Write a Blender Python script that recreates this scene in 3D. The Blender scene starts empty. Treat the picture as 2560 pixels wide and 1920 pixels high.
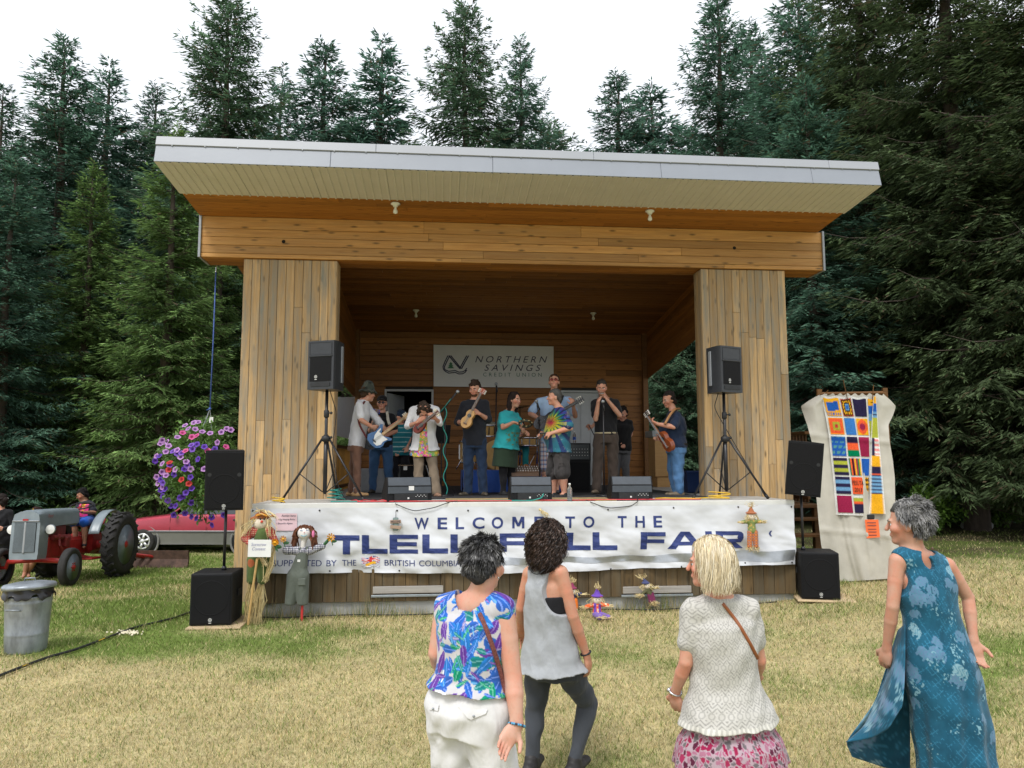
import bpy, bmesh, math, random
import numpy as np
from mathutils import Vector, Matrix
sc = bpy.context.scene
# ---------------------------------------------------------------- camera
FOC, PITCH, ROLL, EYE = 1900.0, .1017, -.0022, 1.95      # focal length in photo pixels (2560 wide)
_cp, _sp = math.cos(PITCH), math.sin(PITCH)
CF = np.array([0, _cp, _sp]); _u = np.array([0, -_sp, _cp]); _r = np.array([1., 0, 0])
CR = math.cos(ROLL)*_r + math.sin(ROLL)*_u; CU = -math.sin(ROLL)*_r + math.cos(ROLL)*_u
CO = np.array([0, 0, EYE])
cam_data = bpy.data.cameras.new('camera'); cam = bpy.data.objects.new('camera', cam_data)
sc.collection.objects.link(cam)
cam_data.sensor_width = 36; cam_data.lens = FOC/2560*36; cam_data.clip_start = .1; cam_data.clip_end = 600
cam.matrix_world = Matrix(((CR[0], CU[0], -CF[0], 0), (CR[1], CU[1], -CF[1], 0), (CR[2], CU[2], -CF[2], EYE), (0, 0, 0, 1)))
sc.camera = cam
# ---------------------------------------------------------------- sky, sun, exposure (bright overcast)
SUN_EL, SUN_AZ = math.radians(56), math.radians(205)      # azimuth of the sun, clockwise from +Y
world = bpy.data.worlds.new('World'); sc.world = world; world.use_nodes = True
wn = world.node_tree.nodes; wl = world.node_tree.links
for n in list(wn): wn.remove(n)
sky = wn.new('ShaderNodeTexSky'); sky.sky_type = 'NISHITA'; sky.sun_disc = False
sky.sun_elevation = SUN_EL; sky.sun_rotation = SUN_AZ; sky.air_density = 1; sky.dust_density = 4
hs = wn.new('ShaderNodeHueSaturation'); hs.inputs['Saturation'].default_value = .15
mx = wn.new('ShaderNodeMix'); mx.data_type = 'RGBA'; mx.inputs['Factor'].default_value = .72
mx.inputs[7].default_value = (8.6, 8.9, 9.5, 1)           # even cloud layer
bg = wn.new('ShaderNodeBackground'); bg.inputs['Strength'].default_value = .105
wo = wn.new('ShaderNodeOutputWorld')
wl.new(sky.outputs[0], hs.inputs['Color']); wl.new(hs.outputs[0], mx.inputs[6])
wl.new(mx.outputs[2], bg.inputs['Color']); wl.new(bg.outputs[0], wo.inputs[0])
sun_d = bpy.data.lights.new('sun', 'SUN'); sun_d.energy = 1.4; sun_d.angle = math.radians(14); sun_d.color = (1, .98, .94)
sun = bpy.data.objects.new('sun', sun_d); sc.collection.objects.link(sun)
_sd = Vector((math.sin(SUN_AZ)*math.cos(SUN_EL), math.cos(SUN_AZ)*math.cos(SUN_EL), math.sin(SUN_EL)))
sun.rotation_euler = _sd.to_track_quat('Z', 'Y').to_euler(); sun.location = (0, 0, 30)
sc.view_settings.view_transform = 'Standard'; sc.view_settings.look = 'None'
sc.view_settings.exposure = .65; sc.view_settings.gamma = 1
sc.render.engine = 'CYCLES'
cy = sc.cycles; cy.max_bounces = 6; cy.diffuse_bounces = 3; cy.glossy_bounces = 2; cy.transmission_bounces = 4; cy.transparent_max_bounces = 6; cy.caustics_reflective = False; cy.caustics_refractive = False
# ---------------------------------------------------------------- geometry of the view: photo pixel at a known distance -> point
def ray(px, py): return CF + CR*(px-1280)/FOC + CU*(960-py)/FOC
def P(px, py, Y):
    d = ray(px, py); return CO + d*(Y/d[1])
def Pz(px, py, z):
    d = ray(px, py); return CO + d*((z-EYE)/d[2])
PSI, LX, LY = .0934, -3.3072, 9.8124                     # bandstand frame: a along its front, b into depth
SA = np.array([math.cos(PSI), math.sin(PSI), 0]); SB = np.array([-math.sin(PSI), math.cos(PSI), 0]); SL = np.array([LX, LY, 0])
def S2W(a, b, z): return SL + SA*a + SB*b + np.array([0, 0, z])
def W2S(p): d = np.asarray(p)-SL; return np.array([d@SA, d@SB, d[2]])
def Pb(px, py, b):
    d = ray(px, py); return CO + d*((b-(CO-SL)@SB)/(d@SB))
def Sb(px, py, b): return W2S(Pb(px, py, b))
# ---------------------------------------------------------------- object helpers
COL = sc.collection
def tag(o, label=None, cat=None, group=None, kind=None):
    if label: o['label'] = label
    if cat: o['category'] = cat
    if group: o['group'] = group
    if kind: o['kind'] = kind
    return o
def link(name, data, parent=None, M=None):
    o = bpy.data.objects.new(name, data); COL.objects.link(o)
    if parent is not None: o.parent = parent
    if M is not None: o.matrix_local = M if isinstance(M, Matrix) else Matrix(M)
    return o
def thing(name, label, cat, loc=(0, 0, 0), rz=0, group=None):
    o = link(name, None); o.empty_display_size = .1
    o.location = loc; o.rotation_euler = (0, 0, rz)
    return tag(o, label, cat, group)
def npmesh(name, V, F, mat=None, smooth=True, col=None, extra=None):
    """mesh from arrays: V (n,3), F (m,3|4) or a list of faces"""
    me = bpy.data.meshes.new(name); V = np.asarray(V, np.float32)
    if isinstance(F, np.ndarray):
        k = F.shape[1]; m = len(F)
        me.vertices.add(len(V)); me.vertices.foreach_set('co', V.ravel())
        me.loops.add(m*k); me.loops.foreach_set('vertex_index', F.astype(np.int32).ravel())
        me.polygons.add(m); me.polygons.foreach_set('loop_start', np.arange(0, m*k, k, dtype=np.int32))
        me.polygons.foreach_set('loop_total', np.full(m, k, np.int32))
        me.update(calc_edges=True)
    else:
        me.from_pydata(V.tolist(), [], [list(map(int, f)) for f in F])
    me.polygons.foreach_set('use_smooth', np.full(len(me.polygons), smooth))
    if col is not None:
        c = np.ones((len(V), 4), np.float32); c[:, :3] = col
        at = me.attributes.new('Col', 'FLOAT_COLOR', 'POINT'); at.data.foreach_set('color', c.ravel())
    for k, v in (extra or {}).items():
        at = me.attributes.new(k, 'FLOAT_VECTOR', 'POINT'); at.data.foreach_set('vector', np.asarray(v, np.float32).ravel())
    if mat is not None: me.materials.append(mat)
    me.update(); return me
def nrm(v):
    v = np.asarray(v, float); return v/(np.linalg.norm(v)+1e-12)
def frame(x, z):
    """rotation with local X along x and local Z as near z as possible; columns"""
    x = nrm(x); z = np.asarray(z, float); y = nrm(np.cross(z, x)); z = np.cross(x, y)
    return np.stack([x, y, z], 1)
def mat4(R, t):
    m = np.eye(4); m[:3, :3] = R; m[:3, 3] = t; return m
class MB:
    """collects shapes into one mesh"""
    def __init__(s): s.v = []; s.f = []; s.n = 0
    def add(s, V, F, M=None):
        V = np.asarray(V, float)
        if M is not None: M = np.asarray(M); V = V@M[:3, :3].T + M[:3, 3]
        s.v.append(V); s.f += [[i+s.n for i in f] for f in F]; s.n += len(V); return s
    def box(s, c, d, M=None):
        c = np.asarray(c, float); h = np.asarray(d, float)/2
        V = [c+h*np.array(q) for q in ((-1,-1,-1),(1,-1,-1),(1,1,-1),(-1,1,-1),(-1,-1,1),(1,-1,1),(1,1,1),(-1,1,1))]
        return s.add(V, [(0,3,2,1),(4,5,6,7),(0,1,5,4),(1,2,6,5),(2,3,7,6),(3,0,4,7)], M)
    def cbox(s, c, d, ch=.004, M=None):
        c = np.asarray(c, float); h = np.asarray(d, float)/2; V = []; ix = {}
        for sx in (-1, 1):
            for sy in (-1, 1):
                for sz in (-1, 1):
                    for ax in range(3):
                        q = np.array([sx, sy, sz], float)*(h-ch); q[ax] = (sx, sy, sz)[ax]*h[ax]
                        ix[sx, sy, sz, ax] = len(V); V.append(c+q)
        F = []
        for ax in range(3):
            o = [i for i in range(3) if i != ax]
            for sg in (-1, 1):
                f = []
                for p, q in ((-1,-1),(1,-1),(1,1),(-1,1)):
                    k = [0,0,0]; k[ax] = sg; k[o[0]] = p; k[o[1]] = q; f.append(ix[k[0],k[1],k[2],ax])
                if (sg > 0) == (ax == 1): f = f[::-1]
                F.append(f)
            for p in (-1, 1):
                for q in (-1, 1):
                    k = [0,0,0]; k[o[0]] = p; k[o[1]] = q; k1 = k[:]; k2 = k[:]; k1[ax] = -1; k2[ax] = 1
                    f = [ix[(*k1, o[0])], ix[(*k2, o[0])], ix[(*k2, o[1])], ix[(*k1, o[1])]]
                    F.append(f)
        for sx in (-1, 1):
            for sy in (-1, 1):
                for sz in (-1, 1): F.append([ix[sx,sy,sz,0], ix[sx,sy,sz,1], ix[sx,sy,sz,2]])
        Va = np.array(V); G = []
        for f in F:                                        # outward facing
            n = np.cross(Va[f[1]]-Va[f[0]], Va[f[2]]-Va[f[0]]); G.append(f if n@(Va[f].mean(0)-c) > 0 else f[::-1])
        return s.add(V, G, M)
    def tube(s, pts, r, n=8, M=None, caps=True):
        pts = np.asarray(pts, float); m = len(pts); r = np.broadcast_to(np.asarray(r, float), (m,))
        t = np.gradient(pts, axis=0); t /= np.linalg.norm(t, axis=1)[:, None]+1e-12
        up = np.array([0, 0, 1.]) if abs(t[0][2]) < .9 else np.array([1., 0, 0]); V = []
        nn = np.cross(t[0], up); nn /= np.linalg.norm(nn)
        an = np.linspace(0, 2*math.pi, n, endpoint=False)
        for i in range(m):
            nn = nn - t[i]*(nn@t[i]); nn /= np.linalg.norm(nn)+1e-12; bb = np.cross(t[i], nn)
            V.append(pts[i]+r[i]*(np.cos(an)[:, None]*nn+np.sin(an)[:, None]*bb))
        F = [(i*n+j, i*n+(j+1) % n, (i+1)*n+(j+1) % n, (i+1)*n+j) for i in range(m-1) for j in range(n)]
        if caps: F += [tuple(range(n))[::-1], tuple((m-1)*n+j for j in range(n))]
        return s.add(np.concatenate(V), F, M)
    def lathe(s, prof, n=24, M=None, cap=True):
        an = np.linspace(0, 2*math.pi, n, endpoint=False); V = []
        for r, z in prof: V += [(r*math.cos(a), r*math.sin(a), z) for a in an]
        m = len(prof); F = [(i*n+j, i*n+(j+1) % n, (i+1)*n+(j+1) % n, (i+1)*n+j) for i in range(m-1) for j in range(n)]
        if cap and prof[0][0] > 1e-6: F.append(tuple(range(n))[::-1])
        if cap and prof[-1][0] > 1e-6: F.append(tuple((m-1)*n+j for j in range(n)))
        return s.add(V, F, M)
    def ball(s, c, r, n=10, M=None):
        r = np.broadcast_to(np.asarray(r, float), (3,)); k = n//2+1; V = []
        for i in range(k+1):
            t = math.pi*i/k
            V += [np.asarray(c)+r*np.array([math.sin(t)*math.cos(a), math.sin(t)*math.sin(a), math.cos(t)]) for a in np.linspace(0, 2*math.pi, n, endpoint=False)]
        F = [(i*n+j, (i+1)*n+j, (i+1)*n+(j+1) % n, i*n+(j+1) % n) for i in range(k) for j in range(n)]
        return s.add(V, F, M)
    def prism(s, poly, z0, z1, M=None):
        n = len(poly); V = [(x, y, z0) for x, y in poly]+[(x, y, z1) for x, y in poly]
        F = [tuple(range(n))[::-1], tuple(range(n, 2*n))]+[(i, (i+1) % n, n+(i+1) % n, n+i) for i in range(n)]
        return s.add(V, F, M)
    def grid(s, V, nu, nv, M=None, flip=False):
        F = [(i*nv+j, (i+1)*nv+j, (i+1)*nv+j+1, i*nv+j+1) for i in range(nu-1) for j in range(nv-1)]
        if flip: F = [f[::-1] for f in F]
        return s.add(V, F, M)
    def mesh(s, name, mat, smooth=False, col=None):
        return npmesh(name, np.concatenate(s.v), s.f, mat, smooth, col)
    def obj(s, name, mat, parent=None, smooth=False, M=None, col=None):
        return link(name, s.mesh(name, mat, smooth, col), parent, M)
def auto_smooth(o, deg=40):
    me = o.data; me.polygons.foreach_set('use_smooth', np.full(len(me.polygons), True)); me.set_sharp_from_angle(angle=math.radians(deg)); return o
def copy_tree(o, parent=None):
    c = o.copy(); COL.objects.link(c); c.parent = parent
    for ch in list(o.children): copy_tree(ch, c)
    return c
# ---------------------------------------------------------------- numeric noise
def _h(ix, iy, seed):
    n = (ix.astype(np.int64)*374761393 + iy.astype(np.int64)*668265263 + seed*974634777) & 0x7fffffff
    n = ((n ^ (n >> 13))*1274126177) & 0x7fffffff
    return ((n ^ (n >> 16)) & 0xffff)/65535.0
def vnoise(x, y, seed=0):
    x = np.asarray(x, float); y = np.asarray(y, float)
    ix = np.floor(x); iy = np.floor(y); fx = x-ix; fy = y-iy; ix = ix.astype(np.int64); iy = iy.astype(np.int64)
    fx = fx*fx*(3-2*fx); fy = fy*fy*(3-2*fy)
    a = _h(ix, iy, seed); b = _h(ix+1, iy, seed); c = _h(ix, iy+1, seed); d = _h(ix+1, iy+1, seed)
    return (a*(1-fx)+b*fx)*(1-fy)+(c*(1-fx)+d*fx)*fy
def fbm(x, y, seed=0, o=4):
    t = 0; am = .5
    for i in range(o): t = t+am*vnoise(np.asarray(x)*2**i, np.asarray(y)*2**i, seed+i*7); am *= .5
    return t/(1-.5**o)
def smst(a, b, x):
    t = np.clip((np.asarray(x, float)-a)/(b-a), 0, 1); return t*t*(3-2*t)
# ---------------------------------------------------------------- materials
def lin(c):
    """sRGB 0-255 to linear"""
    return tuple((x/255/12.92 if x/255 <= .04045 else ((x/255+.055)/1.055)**2.4) for x in c[:3])
def newmat(name):
    m = bpy.data.materials.new(name); m.use_nodes = True; nt = m.node_tree
    return m, nt.nodes, nt.links, nt.nodes['Principled BSDF']
def node(ns, t, **kw):
    n = ns.new(t)
    for k, v in kw.items():
        if k in n.inputs: n.inputs[k].default_value = v
        else: setattr(n, k, v)
    return n
def mixc(ns, ls, fac, a, b, blend='MIX'):
    n = ns.new('ShaderNodeMix'); n.data_type = 'RGBA'; n.blend_type = blend
    for i, v in ((0, fac), (6, a), (7, b)):
        if isinstance(v, (int, float)): n.inputs[i].default_value = v
        elif isinstance(v, tuple): n.inputs[i].default_value = (*v[:3], 1)
        else: ls.new(v, n.inputs[i])
    return n.outputs[2]
def ramp(ns, ls, src, stops):
    r = ns.new('ShaderNodeValToRGB'); ls.new(src, r.inputs[0]); e = r.color_ramp.elements
    while len(e) < len(stops): e.new(.5)
    for q, (p, c) in zip(e, stops): q.position = p; q.color = (*c[:3], 1) if isinstance(c, tuple) else (c, c, c, 1)
    return r.outputs[0]
def mat(name, c, rough=.6, var=.15, scale=7, bump=0., bscale=60, metal=0., attr=False, rnd=.0, stretch=(1, 1, 1), spec=.5, sheen=0, trans=0):
    m, ns, ls, bs = newmat(name)
    tc = ns.new('ShaderNodeTexCoord'); mp = node(ns, 'ShaderNodeMapping'); mp.inputs['Scale'].default_value = stretch
    ls.new(tc.outputs['Object'], mp.inputs['Vector'])
    if attr:
        at = node(ns, 'ShaderNodeAttribute', attribute_name='Col'); base = at.outputs['Color']
        lo = mixc(ns, ls, 1., base, (1-var,)*3, 'MULTIPLY'); hi = mixc(ns, ls, 1., base, (1+var,)*3, 'MULTIPLY')
    else:
        lo = tuple(x*(1-var) for x in c); hi = tuple(min(1, x*(1+var)) for x in c)
    nz = node(ns, 'ShaderNodeTexNoise', Scale=scale, Detail=5., Roughness=.6); ls.new(mp.outputs[0], nz.inputs['Vector'])
    f = node(ns, 'ShaderNodeMapRange'); f.inputs[1].default_value = .3; f.inputs[2].default_value = .7; ls.new(nz.outputs['Fac'], f.inputs[0])
    out = mixc(ns, ls, f.outputs[0], lo, hi)
    if rnd:
        oi = ns.new('ShaderNodeObjectInfo'); v = node(ns, 'ShaderNodeMapRange'); ls.new(oi.outputs['Random'], v.inputs[0])
        v.inputs[3].default_value = 1-rnd; v.inputs[4].default_value = 1+rnd
        h = ns.new('ShaderNodeHueSaturation'); ls.new(v.outputs[0], h.inputs['Value']); ls.new(out, h.inputs['Color']); out = h.outputs[0]
    ls.new(out, bs.inputs['Base Color'])
    bs.inputs['Roughness'].default_value = rough; bs.inputs['Metallic'].default_value = metal
    bs.inputs['Specular IOR Level'].default_value = spec
    if sheen: bs.inputs['Sheen Weight'].default_value = sheen
    if trans: bs.inputs['Transmission Weight'].default_value = trans
    if bump:
        n2 = node(ns, 'ShaderNodeTexNoise', Scale=float(bscale), Detail=4.); ls.new(mp.outputs[0], n2.inputs['Vector'])
        b = node(ns, 'ShaderNodeBump', Strength=bump, Distance=.01); ls.new(n2.outputs['Fac'], b.inputs['Height']); ls.new(b.outputs[0], bs.inputs['Normal'])
    return m
def wood(name, c1, c2, grey=0., greyc=(.2, .2, .17), knots=.6, rough=.55, rnd=.22):
    """sawn boards, grain along local X; weathered grey streaks with a shape of their own"""
    m, ns, ls, bs = newmat(name)
    tc = ns.new('ShaderNodeTexCoord'); oi = ns.new('ShaderNodeObjectInfo')
    off = ns.new('ShaderNodeVectorMath'); off.operation = 'SCALE'; off.inputs[0].default_value = (37, 91, 53); ls.new(oi.outputs['Random'], off.inputs['Scale'])
    ad = ns.new('ShaderNodeVectorMath'); ad.operation = 'ADD'; ls.new(tc.outputs['Object'], ad.inputs[0]); ls.new(off.outputs[0], ad.inputs[1])
    def mp(s):
        q = ns.new('ShaderNodeMapping'); q.inputs['Scale'].default_value = s; ls.new(ad.outputs[0], q.inputs['Vector']); return q.outputs[0]
    g = node(ns, 'ShaderNodeTexNoise', Scale=1., Detail=6., Roughness=.65, Distortion=.6); ls.new(mp((1.6, 34, 34)), g.inputs['Vector'])
    out = mixc(ns, ls, ramp(ns, ls, g.outputs['Fac'], [(.3, 0.), (.7, 1.)]), c1, c2)
    v = node(ns, 'ShaderNodeMapRange'); ls.new(oi.outputs['Random'], v.inputs[0]); v.inputs[3].default_value = 1-rnd; v.inputs[4].default_value = 1+rnd
    h = ns.new('ShaderNodeHueSaturation'); ls.new(v.outputs[0], h.inputs['Value']); ls.new(out, h.inputs['Color']); out = h.outputs[0]
    if knots:
        k = node(ns, 'ShaderNodeTexVoronoi', Scale=1., voronoi_dimensions='2D'); ls.new(mp((2.4, 8, 1)), k.inputs['Vector'])
        kf = ramp(ns, ls, k.outputs['Distance'], [(.05, 1.), (.17, 0.)])
        sp_ = ns.new('ShaderNodeSeparateColor'); ls.new(k.outputs['Color'], sp_.inputs[0]); km = ramp(ns, ls, sp_.outputs[0], [(.3, 0.), (.7, knots)])
        kd = ns.new('ShaderNodeMath'); kd.operation = 'MULTIPLY'; ls.new(km, kd.inputs[1]); ls.new(kf, kd.inputs[0])
        out = mixc(ns, ls, kd.outputs[0], out, tuple(x*.28 for x in c1))
    if grey:
        w = node(ns, 'ShaderNodeTexNoise', Scale=1., Detail=6., Roughness=.7); ls.new(mp((.9, 9, 9)), w.inputs['Vector'])
        wf = ramp(ns, ls, w.outputs['Fac'], [(.42, 0.), (.68, grey)]); out = mixc(ns, ls, wf, out, greyc)
    ls.new(out, bs.inputs['Base Color']); bs.inputs['Roughness'].default_value = rough; bs.inputs['Specular IOR Level'].default_value = .3
    b = node(ns, 'ShaderNodeBump', Strength=.35, Distance=.004); ls.new(g.outputs['Fac'], b.inputs['Height']); ls.new(b.outputs[0], bs.inputs['Normal'])
    return m
BLACK = mat('black plastic', (.012, .013, .015), .55, .25, 30, .15, 200)
BLACKM = mat('black metal', (.014, .014, .016), .38, .2, 20)
CHROME = mat('chrome', (.7, .7, .72), .18, .05, metal=1.)
WHITE = mat('white paint', (.72, .72, .7), .5, .06)
GREYM = mat('grey metal', (.34, .36, .38), .42, .1, metal=.7)
BIRCH = mat('straw', (.62, .5, .26), .75, .25, 30)
GREENC = mat('teal cable', (.02, .28, .23), .45, .1)
REDC = mat('red cable', (.6, .05, .06), .45, .1)
YELC = mat('yellow cable', (.72, .45, .03), .45, .1)
# ================================================================ the ground
def gz(x, y):
    x = np.asarray(x, float); y = np.asarray(y, float)
    z = .15*smst(2.2, 5, x)*smst(6.5, 9.5, y)
    z = z-.31*smst(10.3, 15.4, y)*smst(-3.2, -6.4, x)
    return z+.02*(fbm(x*.5, y*.5, 3)-.5)*smst(1, 4, np.hypot(x, y))
def gmask(x, y):
    """0 dry straw .. 1 green"""
    g = fbm(x*.42+3, y*.55, 11)*.62+fbm(x*1.7, y*2.1, 23)*.5-.14
    g = g+.26*np.exp(-((y-8.3)/.9)**2)*smst(1.8, .2, x)*smst(-5.5, -3.6, x)
    g = g+.42*np.exp(-((y-10.6)/1.5)**2)*smst(-2.8, -3.8, x)*smst(-8.2, -5.4, x)
    g = g+.10*np.exp(-((y-7.6)/1.2)**2)*smst(.5, 2, x)
    g = g-.16*np.exp(-((y-6.2)/1.0)**2)*smst(1, -1, x)
    g = g+.16*smst(4.6, 3.6, y)*smst(.5, 2.5, x)
    g = g+.2*smst(12, 16, y)
    return smst(.36, .74, g)
def forest(x, y):
    e = y-(17.6+1.2*np.sin(x*.5)+.8*np.sin(x*1.3+1)+smst(-4, -8, x)*3.4-smst(4.2, 7, x)*2.6)
    return smst(-.6, 1.6, e+2*(fbm(x*.6, y*.6, 5)-.5))
def gcolor(x, y):
    g = gmask(x, y)[..., None]; n = fbm(x*6, y*6, 41)[..., None]
    straw = np.array([.43, .365, .195])*(.7+.6*n); green = np.array([.145, .2, .048])*(.7+.6*n)
    c = straw*(1-g)+green*g
    f = forest(x, y)[..., None]*.92; floor = np.array([.05, .042, .022])*(.6+.8*n)+np.array([.02, .05, .0])*smst(.5, .75, fbm(x*.9, y*.9, 77))[..., None]
    return c*(1-f)+floor*f
def spaced(lo, hi, step, far0, far1):
    a = list(np.arange(lo, hi+.01, step)); s = step
    while a[-1] < far1: s *= 1.25; a.append(a[-1]+s)
    s = step
    while a[0] > far0: s *= 1.25; a.insert(0, a[0]-s)
    return np.array(a)
_gx = spaced(-13, 13, .16, -260, 260); _gy = spaced(2.5, 23, .16, -120, 320)
_X, _Y = np.meshgrid(_gx, _gy, indexing='ij'); _V = np.stack([_X, _Y, gz(_X, _Y)], -1).reshape(-1, 3)
_n = len(_gy); _i = (np.arange(len(_gx)-1)[:, None]*_n+np.arange(_n-1)[None]).ravel()
GROUND = mat('dry lawn', None, .95, .28, 22, .8, 90, attr=True, spec=.1)
tag(link('ground', npmesh('ground', _V, np.stack([_i, _i+_n, _i+_n+1, _i+1], 1), GROUND, True, gcolor(_X, _Y).reshape(-1, 3))), kind='structure')
# ---------------------------------------------------------------- grass blades
def blades(x, y, h, w, col, lean, rng, z=None):
    n = len(x); a = rng.uniform(0, 2*np.pi, n); b = rng.uniform(0, 2*np.pi, n)
    z = (gz(x, y) if z is None else z)-.004
    base = np.stack([x, y, z], 1); s = np.stack([np.cos(a), np.sin(a), 0*a], 1)*w[:, None]
    tip = base+np.stack([np.cos(b)*lean*h, np.sin(b)*lean*h, h], 1)
    V = np.stack([base-s, base+s, tip], 1).reshape(-1, 3); F = np.arange(3*n).reshape(-1, 3)
    return V, F, np.repeat(col, 3, 0)
rng = np.random.default_rng(5)
def scatter(n, y0, y1, p):
    u = rng.uniform(0, 1, n); q = 1-p; y = (y0**q+u*(y1**q-y0**q))**(1/q)
    x = rng.uniform(-1, 1, n)*(.80*y+.5); return x, y
gx, gy = scatter(520000, 3.3, 20, 1.35)
_s = np.stack([(gx-LX)*SA[0]+(gy-LY)*SA[1], (gx-LX)*SB[0]+(gy-LY)*SB[1]], 1)
_k = ~((_s[:, 0] > -.6) & (_s[:, 0] < 7.8) & (_s[:, 1] > -.02)) & (rng.uniform(0, 1, len(gx)) > forest(gx, gy)*.8)
gx, gy = gx[_k], gy[_k]
_g = gmask(gx, gy); _isg = rng.uniform(0, 1, len(gx)) < .2+.7*_g
_h0 = rng.uniform(.014, .044, len(gx))*np.where(_isg, 1.15, 1)*(1+.5*(gy > 9))*(.6+.9*fbm(gx*2.5, gy*2.5, 61)); _w0 = rng.uniform(.0016, .0032, len(gx))*np.clip(gy/5, .8, 3)
_c = np.where(_isg[:, None], np.array([.185, .255, .06]), np.array([.60, .51, .275]))*rng.uniform(.45, 1.4, (len(gx), 1))*rng.uniform(.93, 1.07, (len(gx), 3))
parts = [blades(gx, gy, _h0, _w0, _c, rng.uniform(.1, 1.3, len(gx)), rng)]
_a = rng.uniform(-.1, 7.3, 2600); _b = -rng.gamma(1.2, .045, 2600)-.02                       # longer tufts against the foundation
_p = SL[:2]+_a[:, None]*SA[:2]+_b[:, None]*SB[:2]; _m = fbm(_a*1.3, _a*0, 9); _k = rng.uniform(0, 1, 2600) < _m*1.3; _p = _p[_k]; n = len(_p)
parts.append(blades(_p[:, 0], _p[:, 1], rng.uniform(.06, .3, n)*_m[_k]*1.3, rng.uniform(.002, .004, n), np.where(rng.uniform(0, 1, (n, 1)) < .45, [[.15, .2, .05]], [[.45, .37, .18]])*rng.uniform(.7, 1.2, (n, 1)), rng.uniform(.05, .5, n), rng))
_V = np.concatenate([p[0] for p in parts]); _o = np.cumsum([0]+[len(p[0]) for p in parts[:-1]])
_F = np.concatenate([p[1]+o for p, o in zip(parts, _o)]); GRASS = mat('grass blades', None, .8, .1, 9, attr=True, spec=.15)
tag(link('grass', npmesh('grass', _V, _F, GRASS, False, np.concatenate([p[2] for p in parts]))), 'short dry straw and green grass blades of the mown lawn', 'grass', kind='stuff')
# ---------------------------------------------------------------- spruces
NEEDLE = mat('spruce needles', None, .6, .12, 3, attr=True, spec=.25)
def translucent(m, f):
    nt = m.node_tree; bs = nt.nodes['Principled BSDF']; src = bs.inputs['Base Color'].links[0].from_socket
    t = nt.nodes.new('ShaderNodeBsdfTranslucent'); nt.links.new(src, t.inputs['Color']); x = nt.nodes.new('ShaderNodeMixShader'); x.inputs[0].default_value = f
    out = [n for n in nt.nodes if n.type == 'OUTPUT_MATERIAL'][0]
    nt.links.new(bs.outputs[0], x.inputs[1]); nt.links.new(t.outputs[0], x.inputs[2]); nt.links.new(x.outputs[0], out.inputs['Surface'])
translucent(NEEDLE, .38); translucent(GRASS, .3)
BARK = mat('spruce bark', (.075, .058, .045), .9, .4, 9, .8, 25, stretch=(1, 1, .35))
def diamonds(b, d, l, w, col, rng):
    n = len(b); up = np.stack([rng.normal(0, .45, n), rng.normal(0, .45, n), np.ones(n)], 1)
    s = np.cross(d, up); s /= np.linalg.norm(s, axis=1)[:, None]+1e-9
    m = b+d*(l*.42)[:, None]; V = np.stack([b, m+s*w[:, None], b+d*l[:, None], m-s*w[:, None]], 1).reshape(-1, 3)
    return V, np.arange(4*n).reshape(-1, 4), np.repeat(col, 4, 0)
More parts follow.
